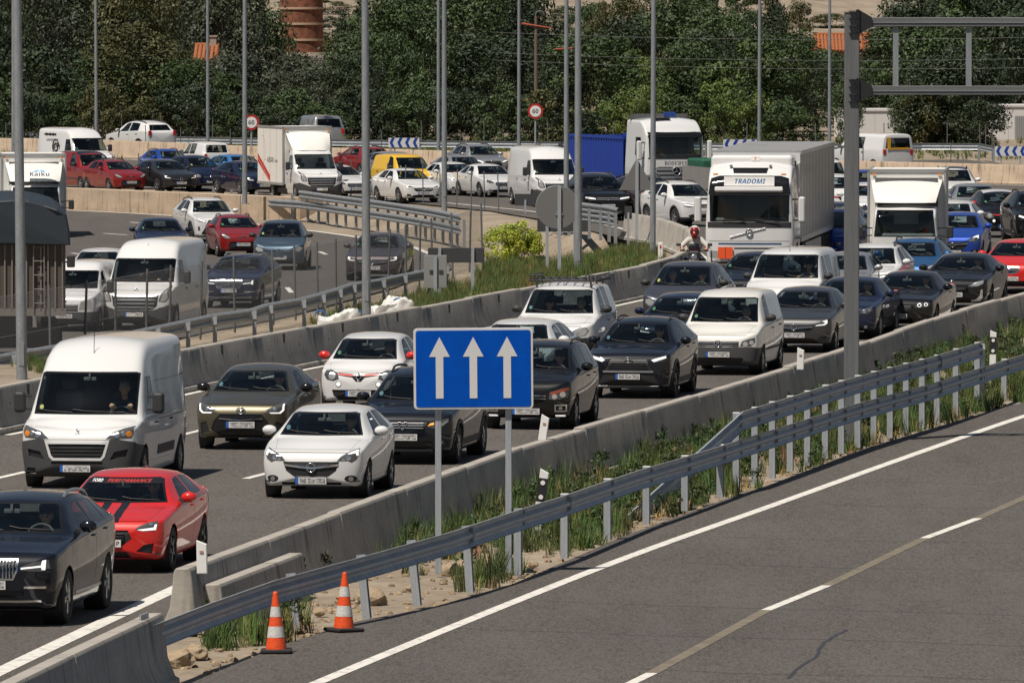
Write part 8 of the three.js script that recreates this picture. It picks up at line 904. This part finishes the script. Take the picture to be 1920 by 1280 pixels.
// ---------- white building-material bags ----------
MISC.bags.forEach((b, i) => {
  const g = thing('bulk_bag', ['white bulk bag with blue loops left of the thick lamp post', 'white bulk bag with a blue loop right of the thick lamp post'][i], 'bag', [b[0], hLand(b[0], b[2]) - 0.02, b[2]], 0.3 * i, 'bulk bags'), q = new THREE.BoxGeometry(1.05, 0.42, 0.95, 20, 9, 16), P = q.attributes.position; for (let k = 0; k < P.count; k++) { const x = P.getX(k), y = P.getY(k), z = P.getZ(k), n = 1.4 * (fbm(x * 5 + 9 * i + 20, z * 5 + y * 4 + 20, 256, 3) - 0.5); P.setXYZ(k, x * (1 + 0.25 * n) * (1 + 0.12 * (0.25 - y)), 0.28 + y + 0.26 * n + (y > 0 ? 0.12 * Math.sin(x * 5 + i) : 0), z * (1 + 0.25 * n)); } q.computeVertexNormals(); part(g, 'sack', q, mat(lin(0.62, 0.62, 0.60), 0.8));
  const blue = mat(lin(0.03, 0.14, 0.36), 0.7); for (const [x, z] of i ? [[0.1, 0.3]] : [[-0.5, 0.3], [0.45, 0.2]]) part(g, 'lifting_loop', new THREE.TorusGeometry(0.14, 0.022, 6, 14, Math.PI).translate(x, 0.5, z), blue);
});
// ---------- stones, rubble and gravel on the verge ----------
const stoneM = mat(lin(0.52, 0.45, 0.36), 0.95, 0, { map: texDirt });
function stoneGeo(s) { const g = new THREE.IcosahedronGeometry(s, 2), P = g.attributes.position, o = rnd() * 50; for (let k = 0; k < P.count; k++) { const x = P.getX(k), y = P.getY(k), z = P.getZ(k), n = 0.5 + 1.0 * fbm(x / s * 1.7 + o, (y * 1.3 + z) / s * 1.5 + o, 256, 3); P.setXYZ(k, x * n * 1.3, y * n * 0.85, z * n * 1.1); } g.computeVertexNormals(); return g; }
MISC.stones.forEach((b, i) => { const s = [0.17, 0.12, 0.14, 0.09, 0.07, 0.17, 0.13, 0.07, 0.06, 0.11, 0.07, 0.06][i]; const m = solo('stone', stoneGeo(s), stoneM, ['large pale stone beside the second leaning rail post', 'pale stone at the foot of the left sign post', 'broken stone right of the left sign post', 'stone behind the nearer traffic cone', 'small stone between the cones', 'broken concrete lump at the end of the near barrier', 'concrete lump beside the guardrail end plate', 'small stone under the guardrail above the cones', 'small pale stone by the right sign post', 'pale stone in the grass under the guardrail ramp', 'small stone in the weeds between the sign posts', 'tiny pale stone in the verge left of the blue sign'][i], 'stone', 'stones on the verge'); m.position.set(b[0], b[1] + s * 0.3, b[2]); });
{ const g = stoneGeo(0.03), L = [], polyV = [...LAY.D.map(([x, z]) => [x + 0.4, z]), ...LAY.edge.slice().reverse()]; for (let i = 0; i < 9000; i++) { const z = -112 - 110 * rnd() ** 1.6, x = rr(-6, 15); if (inPoly(polyV, x, z)) L.push([x, hLand(x, z) + 0.005, z, rr(0.4, 1.8)]); } const im = scatter('gravel', 'loose tan gravel and pebbles on the verge by the guardrail', g, stoneM, L); im.userData.category = 'gravel'; for (let i = 0; i < L.length; i++) { const k = rr(0.6, 1.15); im.setColorAt(i, new THREE.Color().setRGB(k, k * rr(0.95, 1.0), k * rr(0.9, 1.0))); } }
// ---------- brick kiln chimney, houses, sheds ----------
{
  const Z = 575, s = 17000 / Z, x = (565 - 960) / s, Y = (v) => 8.7 - Z * (v + 60) / 17000, y0 = hLand(x, -Z), g = thing('brick_chimney', 'round red brick chimney stump with pale stone rings among the trees', 'chimney', [x, y0, -Z], 0), r = 40 / s;
  const tb = dataTex(256, (u, v) => { const row = Math.floor(v * 32), bx = (u * 24 + (row % 2) * 0.5) % 1, by = (v * 32) % 1, mort = bx < 0.08 || by < 0.14, n = fbm(u * 12, v * 12, 12, 3), k = 0.6 + 0.7 * (n - 0.5) + 0.3 * (NP[(row * 7 + Math.floor(u * 24 + (row % 2) * 0.5) * 13) & 255] / 255 - 0.5); return mort ? [0.42 * k + 0.1, 0.36 * k + 0.08, 0.3 * k + 0.06] : [k * 0.75, k * 0.34, k * 0.22]; });
  tb.repeat.set(2, 3); part(g, 'shaft', new THREE.CylinderGeometry(r * 0.98, r * 1.04, 12, 40, 1, true).translate(0, 6, 0), mat(lin(0.44, 0.30, 0.24), 0.95, 0, { map: tb })); const ring = mat(lin(0.42, 0.30, 0.20), 0.95); for (const v of [-16, 15, 44, 74]) part(g, 'stone_ring', new THREE.CylinderGeometry(r * 1.07, r * 1.07, 0.14, 40).translate(0, Y(v) - y0, 0), ring); part(g, 'base_ring', new THREE.CylinderGeometry(r * 1.16, r * 1.16, 0.22, 40).translate(0, Y(101) - y0, 0), mat(lin(0.62, 0.54, 0.44), 0.95)); part(g, 'plinth', box(r * 2.1, Y(106) - y0 + 0.2, r * 2.1, 0, (Y(106) - y0) / 2, 0), mat(lin(0.30, 0.27, 0.25), 0.95));
}
function house(name, label, u0, u1, vR, vE, Z, wallC) {
  const s = 17000 / Z, x = ((u0 + u1) / 2 - 960) / s, w = (u1 - u0) / s, Y = (v) => 8.7 - Z * (v + 60) / 17000, y0 = hLand(x, -Z), g = thing(name, label, 'house', [x, y0, -Z], 0), ye = Y(vE) - y0, yr = Y(vR) - y0, d = 5, wm = mat(lin(...wallC), 0.95);
  part(g, 'wall', box(w * 0.92, ye + 0.3, d * 0.9, 0, (ye + 0.3) / 2 - 0.3, -d / 2), wm); const tile = mat(lin(0.50, 0.19, 0.085), 0.9, 0, { map: texDirt }); const rows = Math.round(w / 0.22); for (const f of [1, -1]) { const R = new THREE.Group(); R.name = 'roof_slope'; R.position.set(0, yr, -d / 2); R.rotation.x = f * Math.atan2(yr - ye, d / 2 + 0.2); g.add(R); const len = Math.hypot(yr - ye, d / 2 + 0.3); for (let i = 0; i < rows; i++) part(R, 'tile_row', new THREE.CylinderGeometry(0.09, 0.1, len, 7, 1, false).rotateX(Math.PI / 2).translate(-w / 2 + (i + 0.5) * w / rows, 0, f * len / 2), tile); part(R, 'roof_deck', box(w, 0.06, len, 0, -0.04, f * len / 2), tile); }
  part(g, 'ridge', new THREE.CylinderGeometry(0.12, 0.12, w, 8).rotateZ(Math.PI / 2).translate(0, yr + 0.04, -d / 2), tile); const ch = part(g, 'chimney', box(0.35, 0.6, 0.35, w * 0.25, yr + 0.2, -d / 2), wm); part(ch, 'chimney_cap', box(0.45, 0.08, 0.45, w * 0.25, yr + 0.52, -d / 2), wm); for (const e of [-0.25, 0.2]) { const wn = part(g, 'window', box(0.8, 0.7, 0.05, e * w, ye - 0.75, -d * 0.05 + 0.02), M.white); part(wn, 'pane', box(0.68, 0.58, 0.03, e * w, ye - 0.75, -d * 0.05 + 0.04), M.gloss); }
}
house('house', 'house with orange tiled roof above the trees left of the gantry beam', 1527, 1700, 66, 94, 560, [0.30, 0.25, 0.20]); house('cottage', 'small tiled roof hut among the trees by a far lamp post', 362, 408, 86, 110, 494, [0.36, 0.30, 0.24]);
{
  for (const [u0, u1, vt, lab, nm] of [[1570, 1712, 208, 'white walled shed behind the guardrail left of the big dark tree', 'shed'], [1862, 2010, 200, 'white shed with grey sheet metal side at the right edge', 'shed']]) { const Z = 470, s = 17000 / Z, x = ((u0 + u1) / 2 - 960) / s, w = (u1 - u0) / s, yt = 8.7 - Z * (vt + 60) / 17000, y0 = hLand(x, -Z), h = yt - y0, g = thing(nm, lab, 'building', [x, y0, -Z], 0, 'sheds'), n = Math.round(w / 0.9); for (let i = 0; i < n; i++) part(g, 'wall_panel', box(w / n - 0.01, h, 0.08, -w / 2 + (i + 0.5) * w / n, h / 2, 0), mat(lin(0.60, 0.59, 0.58), 0.8)); part(g, 'roof', box(w + 0.2, 0.1, 4.2, 0, h + 0.05, -2), mat(lin(0.55, 0.54, 0.53), 0.7)); part(g, 'back_wall', box(w, h, 0.1, 0, h / 2, -4), M.white); if (u0 > 1800) { const p = part(g, 'sheet_metal_side', corrug(w * 0.75, h * 0.72, 0.12, 0.03), mat(lin(0.36, 0.36, 0.37), 0.5, 0.4)); p.position.set(-w * 0.22, 0, 0.06); } }
}
// ---------- overhead wires ----------
for (const [v0, v1, i] of [[60, 68, 0], [98, 108, 1], [112, 125, 2]]) { const Z = 448, Y = (v) => 8.7 - Z * (v + 60) / 17000, pts = []; for (let k = 0; k <= 24; k++) { const t = k / 24; pts.push(new THREE.Vector3(-1 + 28 * t, Y(v0 + (v1 - v0) * t) - 0.5 * 4 * t * (1 - t) * 0.5, -Z)); } solo('overhead_wire', new THREE.TubeGeometry(new THREE.CatmullRomCurve3(pts), 30, 0.009, 4), M.steelDark, ['highest thin wire in front of the trees', 'middle thin wire in front of the trees', 'lowest thin wire in front of the trees'][i], 'wire', 'overhead wires'); }
{ const Z = 470, s = 17000 / Z, x = (1005 - 960) / s, y0 = hLand(x, -Z), Y = (v) => 8.7 - Z * (v + 60) / 17000 - y0, g = thing('utility_pole', 'old pole with a red cross arm among the dark trees', 'pole', [x, y0, -Z], 0), red = mat(lin(0.34, 0.07, 0.04), 0.8); part(g, 'shaft', cyl(0.12, 0.08, Y(30), 8), mat(lin(0.14, 0.10, 0.08), 0.95)); part(g, 'cross_arm', merge([bar([-0.75, Y(44), 0.1], [0.75, Y(52), 0.1], 0.05), bar([-0.7, Y(42), 0.1], [0, Y(48), 0.1], 0.03)]), red); part(g, 'cross_arm', bar([1.0, Y(92), 0.1], [1.9, Y(90), 0.1], 0.05), red); part(g, 'gooseneck', new THREE.TorusGeometry(0.22, 0.03, 6, 12, 3.6).translate(0.2, Y(28), 0), M.steelDark); }
// ---------- people ----------
function blob(bones, c, half, res, k = 0.035) {       // one smooth surface round tapered bones
  const mc = new MarchingCubes(res, M.skin, false, false, 60000); mc.isolation = 0; const n = mc.size, f = mc.field, p = new THREE.Vector3(), ab = new THREE.Vector3(), ap = new THREE.Vector3();
  const B = bones.map(([a, b, ra, rb]) => ({ a: new THREE.Vector3(...a), b: new THREE.Vector3(...b), ra, rb }));
  for (let z = 0; z < n; z++) for (let y = 0; y < n; y++) for (let x = 0; x < n; x++) {
    p.set(c[0] + ((x - n / 2) / (n / 2)) * half, c[1] + ((y - n / 2) / (n / 2)) * half, c[2] + ((z - n / 2) / (n / 2)) * half); let d = 10;
    for (const o of B) { ab.subVectors(o.b, o.a); ap.subVectors(p, o.a); const t = Math.max(0, Math.min(1, ap.dot(ab) / Math.max(1e-9, ab.lengthSq()))), e = ap.addScaledVector(ab, -t).length() - (o.ra + (o.rb - o.ra) * t), h = Math.max(0, Math.min(1, 0.5 + 0.5 * (e - d) / k)); d = e * (1 - h) + d * h - k * h * (1 - h); }
    f[x + y * n + z * n * n] = -d;
  }
  mc.update(); const m = mc.count, P = new Float32Array(m * 3), N = new Float32Array(m * 3); for (let i = 0; i < m; i++) for (let j = 0; j < 3; j++) { P[3 * i + j] = mc.positionArray[3 * i + j] * half + c[j]; N[3 * i + j] = mc.normalArray[3 * i + j]; }
  const g = new THREE.BufferGeometry(); g.setAttribute('position', new THREE.BufferAttribute(P, 3)); const q = mergeVertices(g, 1e-4); q.computeVertexNormals(); q.setAttribute('uv', new THREE.Float32BufferAttribute(new Float32Array(q.attributes.position.count * 2), 2));
  return q;
}
const headBones = (x, y, z) => [[[x, y + 0.04, z - 0.015], [x, y + 0.07, z - 0.02], 0.088, 0.085], [[x, y - 0.05, z + 0.03], [x, y - 0.03, z + 0.02], 0.055, 0.065], [[x, y, z + 0.085], [x, y + 0.03, z + 0.08], 0.016, 0.012], [[x - 0.085, y, z - 0.01], [x - 0.085, y + 0.03, z - 0.012], 0.016, 0.016], [[x + 0.085, y, z - 0.01], [x + 0.085, y + 0.03, z - 0.012], 0.016, 0.016], [[x, y - 0.16, z - 0.04], [x, y - 0.06, z - 0.02], 0.055, 0.052]];
const hand = (x, y, z, e) => { const o = [[[x, y - 0.01, z - 0.03], [x, y, z + 0.03], 0.026, 0.03]]; for (let i = 0; i < 4; i++) o.push([[x - e * (0.022 - i * 0.015), y + 0.005, z + 0.035], [x - e * (0.022 - i * 0.015), y + 0.03 - 0.004 * i, z + 0.07], 0.011, 0.010], [[x - e * (0.022 - i * 0.015), y + 0.03 - 0.004 * i, z + 0.07], [x - e * (0.022 - i * 0.015), y + 0.045, z + 0.04 + 0.004 * i], 0.010, 0.009]); o.push([[x - e * 0.03, y, z], [x - e * 0.055, y + 0.03, z + 0.03], 0.013, 0.011]); return o; };
const armsSkin = [-1, 1].flatMap((e) => [[[e * 0.24, 0.2, 0.1], [e * 0.16, 0.36, 0.36], 0.042, 0.028], ...hand(e * 0.165, 0.395, 0.385, e)]);
const torso = (g) => [[[0, 0.05, 0], [0, 0.25, -0.05], 0.14 + g, 0.14 + g], [[-0.07, 0.3, -0.07], [0.07, 0.3, -0.07], 0.13 + g, 0.13 + g], [[-0.15, 0.44, -0.1], [0.15, 0.44, -0.1], 0.075 + g, 0.075 + g]], upper = (g) => [-1, 1].map((e) => [[e * 0.185, 0.43, -0.09], [e * 0.24, 0.2, 0.1], 0.055 + g, 0.046 + g]), thighs = (g) => [-1, 1].map((e) => [[e * 0.09, 0.04, 0.02], [e * 0.14, 0.07, 0.42], 0.085 + g, 0.065 + g]);
const seatedBody = blob([...headBones(0, 0.68, -0.06), ...torso(0), ...upper(0), ...thighs(0), ...armsSkin], [0, 0.38, 0.14], 0.6, 64), seatedShirt = blob([...torso(0.014), ...upper(0.014)], [0, 0.26, 0], 0.48, 40), hairGeo = blob([[[0, 0.75, -0.09], [0, 0.76, -0.07], 0.092, 0.09], [[0, 0.68, -0.12], [0, 0.72, -0.12], 0.07, 0.07]], [0, 0.73, -0.09], 0.2, 28);
const eyeGeo = merge([-1, 1].map((e) => new THREE.SphereGeometry(0.011, 8, 6).translate(e * 0.033, 0.70, 0.012))), mouthGeo = new THREE.SphereGeometry(0.02, 8, 5).scale(1, 0.25, 0.4).translate(0, 0.635, 0.022);
const shirts = { shirtWhite: mat(lin(0.6, 0.6, 0.58), 0.9), shirtDark: mat(lin(0.04, 0.045, 0.06), 0.9), shirtGrey: mat(lin(0.2, 0.2, 0.21), 0.9) }, hairs = [mat(lin(0.02, 0.015, 0.012), 0.8), mat(lin(0.06, 0.035, 0.02), 0.8), mat(lin(0.2, 0.19, 0.18), 0.8)], shirtWord = { shirtWhite: 'white', shirtDark: 'dark', shirtGrey: 'grey' };
seats.forEach(([car, kind, sh, side, label], i) => {
  const s = PROTO[kind].userData.sh.spec, sd = s.seatD ?? s.cowl + 1.05, sy = s.seatY ?? 0.52, sx = s.seatX ?? 0.36, p = new THREE.Vector3(side * sx, sy, -sd + 0.1); car.updateMatrixWorld(true); p.applyMatrix4(car.matrixWorld);
  const short = label.split(' ').slice(0, 8).join(' '), g = thing('person', `${side > 0 ? 'driver' : 'passenger'} in a ${shirtWord[sh]} shirt inside the ${short}`.split(' ').slice(0, 16).join(' '), 'person', [p.x, p.y, p.z], car.rotation.y + (i % 3 - 1) * 0.06, 'people in vehicles'); g.scale.setScalar(0.97 * car.scale.x);
  const b = part(g, 'body', seatedBody, M.skin); part(b, 'eyes', eyeGeo, M.black); part(b, 'mouth', mouthGeo, mat(lin(0.3, 0.1, 0.08), 0.7)); part(g, 'shirt', seatedShirt, shirts[sh]); part(g, 'hair', hairGeo, hairs[i % 3]);
});
// ---------- motorcycle and rider ----------
{
  const b = MISC.moto, th = -0.06, g = thing('motorcycle', 'dark motorcycle with round headlight threading between the grey hatchback and the lorry', 'motorcycle', b, th);
  const tyre = (z) => { const w = part(g, 'wheel', new THREE.TorusGeometry(0.27, 0.055, 10, 28).rotateY(Math.PI / 2).translate(0, 0.325, z), M.rubber); part(w, 'rim', merge([new THREE.TorusGeometry(0.2, 0.02, 6, 24).rotateY(Math.PI / 2).translate(0, 0.325, z), ...Array.from({ length: 5 }, (_, i) => bar([0, 0.325, z], [0, 0.325 + 0.2 * Math.sin(i * 1.257), z + 0.2 * Math.cos(i * 1.257)], 0.012, 5))]), M.rimDark); }; tyre(-0.33); tyre(-1.75);
  part(g, 'fork', merge([-1, 1].map((e) => bar([e * 0.1, 0.33, -0.33], [e * 0.1, 1.0, -0.62], 0.03, 8))), M.silver); part(g, 'front_mudguard', new THREE.TorusGeometry(0.34, 0.05, 6, 14, 1.8).rotateZ(0.7).rotateY(Math.PI / 2).translate(0, 0.325, -0.33), PT.redDark); part(g, 'headlight', new THREE.SphereGeometry(0.1, 14, 10).scale(1, 1, 0.6).translate(0, 0.92, -0.48), M.lampReflector); part(g, 'fairing', rbox(0.3, 0.2, 0.14, 0.06, 0, 1.0, -0.54, 3), M.plastic); part(g, 'windscreen', rbox(0.28, 0.2, 0.02, 0.008).rotateX(-0.5).translate(0, 1.2, -0.6), M.glassDark);
  part(g, 'tank', rbox(0.3, 0.24, 0.5, 0.1, 0, 0.92, -0.9, 3), PT.redDark); part(g, 'engine', rbox(0.4, 0.4, 0.5, 0.08, 0, 0.5, -0.95), M.rimDark); part(g, 'seat', rbox(0.28, 0.1, 0.7, 0.04, 0, 0.84, -1.4), M.seat); part(g, 'exhaust', bar([0.18, 0.4, -0.9], [0.2, 0.5, -1.9], 0.05, 10), M.silver); part(g, 'handlebar', merge([bar([-0.38, 1.1, -0.72], [0.38, 1.1, -0.72], 0.018, 6), ...[-1, 1].map((e) => bar([e * 0.28, 1.1, -0.72], [e * 0.38, 1.1, -0.76], 0.026, 8))]), M.black); for (const e of [-1, 1]) { const m = part(g, 'mirror', rbox(0.13, 0.08, 0.04, 0.02, e * 0.42, 1.26, -0.7), M.plastic); part(m, 'mirror_stem', bar([e * 0.3, 1.1, -0.72], [e * 0.4, 1.24, -0.7], 0.01, 5), M.black); }
  const rd = thing('person', 'motorcyclist in a red and white helmet and pale shirt riding towards the camera', 'person', b, th);
  const Y = (e) => [[e * 0.17, 1.38, -1.02], [e * 0.36, 1.2, -0.92]], arm = [-1, 1].flatMap((e) => [[...Y(e), 0.055, 0.045], [[e * 0.36, 1.2, -0.92], [e * 0.32, 1.12, -0.76], 0.045, 0.034], ...hand(e * 0.32, 1.115, -0.75, e)]), legs = [-1, 1].flatMap((e) => [[[e * 0.1, 0.92, -1.25], [e * 0.24, 0.82, -0.86], 0.09, 0.07], [[e * 0.24, 0.82, -0.86], [e * 0.22, 0.42, -1.05], 0.065, 0.05], [[e * 0.22, 0.4, -1.05], [e * 0.22, 0.37, -0.92], 0.05, 0.04]]), trunk = [[[0, 0.95, -1.28], [0, 1.15, -1.15], 0.14, 0.14], [[-0.08, 1.25, -1.08], [0.08, 1.25, -1.08], 0.13, 0.13], [[-0.14, 1.38, -1.03], [0.14, 1.38, -1.03], 0.075, 0.075]], hd = headBones(0, 1.555, -0.95);
  const body = part(rd, 'body', blob([...hd, ...trunk, ...arm, ...legs], [0, 1.0, -1.02], 0.72, 76), M.skin); part(rd, 'shirt', blob([...trunk, ...[-1, 1].map((e) => [...Y(e), 0.062, 0.055])].map(([a, c, p, q]) => [a, c, p + 0.012, q + 0.012]), [0, 1.2, -1.1], 0.46, 44), mat(lin(0.55, 0.53, 0.48), 0.9)); part(rd, 'trousers', blob(legs.map(([a, c, p, q]) => [a, c, p + 0.01, q + 0.01]), [0, 0.65, -1.05], 0.5, 40), mat(lin(0.03, 0.035, 0.05), 0.9));
  const hel = part(rd, 'helmet', blob([[[0, 1.585, -0.97], [0, 1.625, -0.97], 0.125, 0.122], [[0, 1.515, -0.9], [0, 1.53, -0.88], 0.09, 0.085]], [0, 1.575, -0.94], 0.26, 36, 0.05), mat(lin(0.24, 0.015, 0.015), 0.25)); part(hel, 'visor', rbox(0.2, 0.085, 0.06, 0.03, 0, 1.59, -0.855), M.gloss); part(hel, 'helmet_stripe', new THREE.TorusGeometry(0.128, 0.012, 6, 24, Math.PI).translate(0, 1.63, -0.96), M.white); part(hel, 'helmet_top', new THREE.SphereGeometry(0.126, 18, 8, 0, 6.283, 0, 0.75).translate(0, 1.63, -0.97), mat(lin(0.55, 0.52, 0.50), 0.35));
  part(rd, 'backpack_strap', merge([-1, 1].map((e) => bar([e * 0.13, 1.46, -0.99], [e * 0.12, 1.1, -0.98], 0.022, 6))), M.black); part(rd, 'vest_panel', rbox(0.24, 0.26, 0.05, 0.02, 0, 1.12, -0.98), mat(lin(0.28, 0.02, 0.03), 0.8));
}
renderer.render(scene, camera);
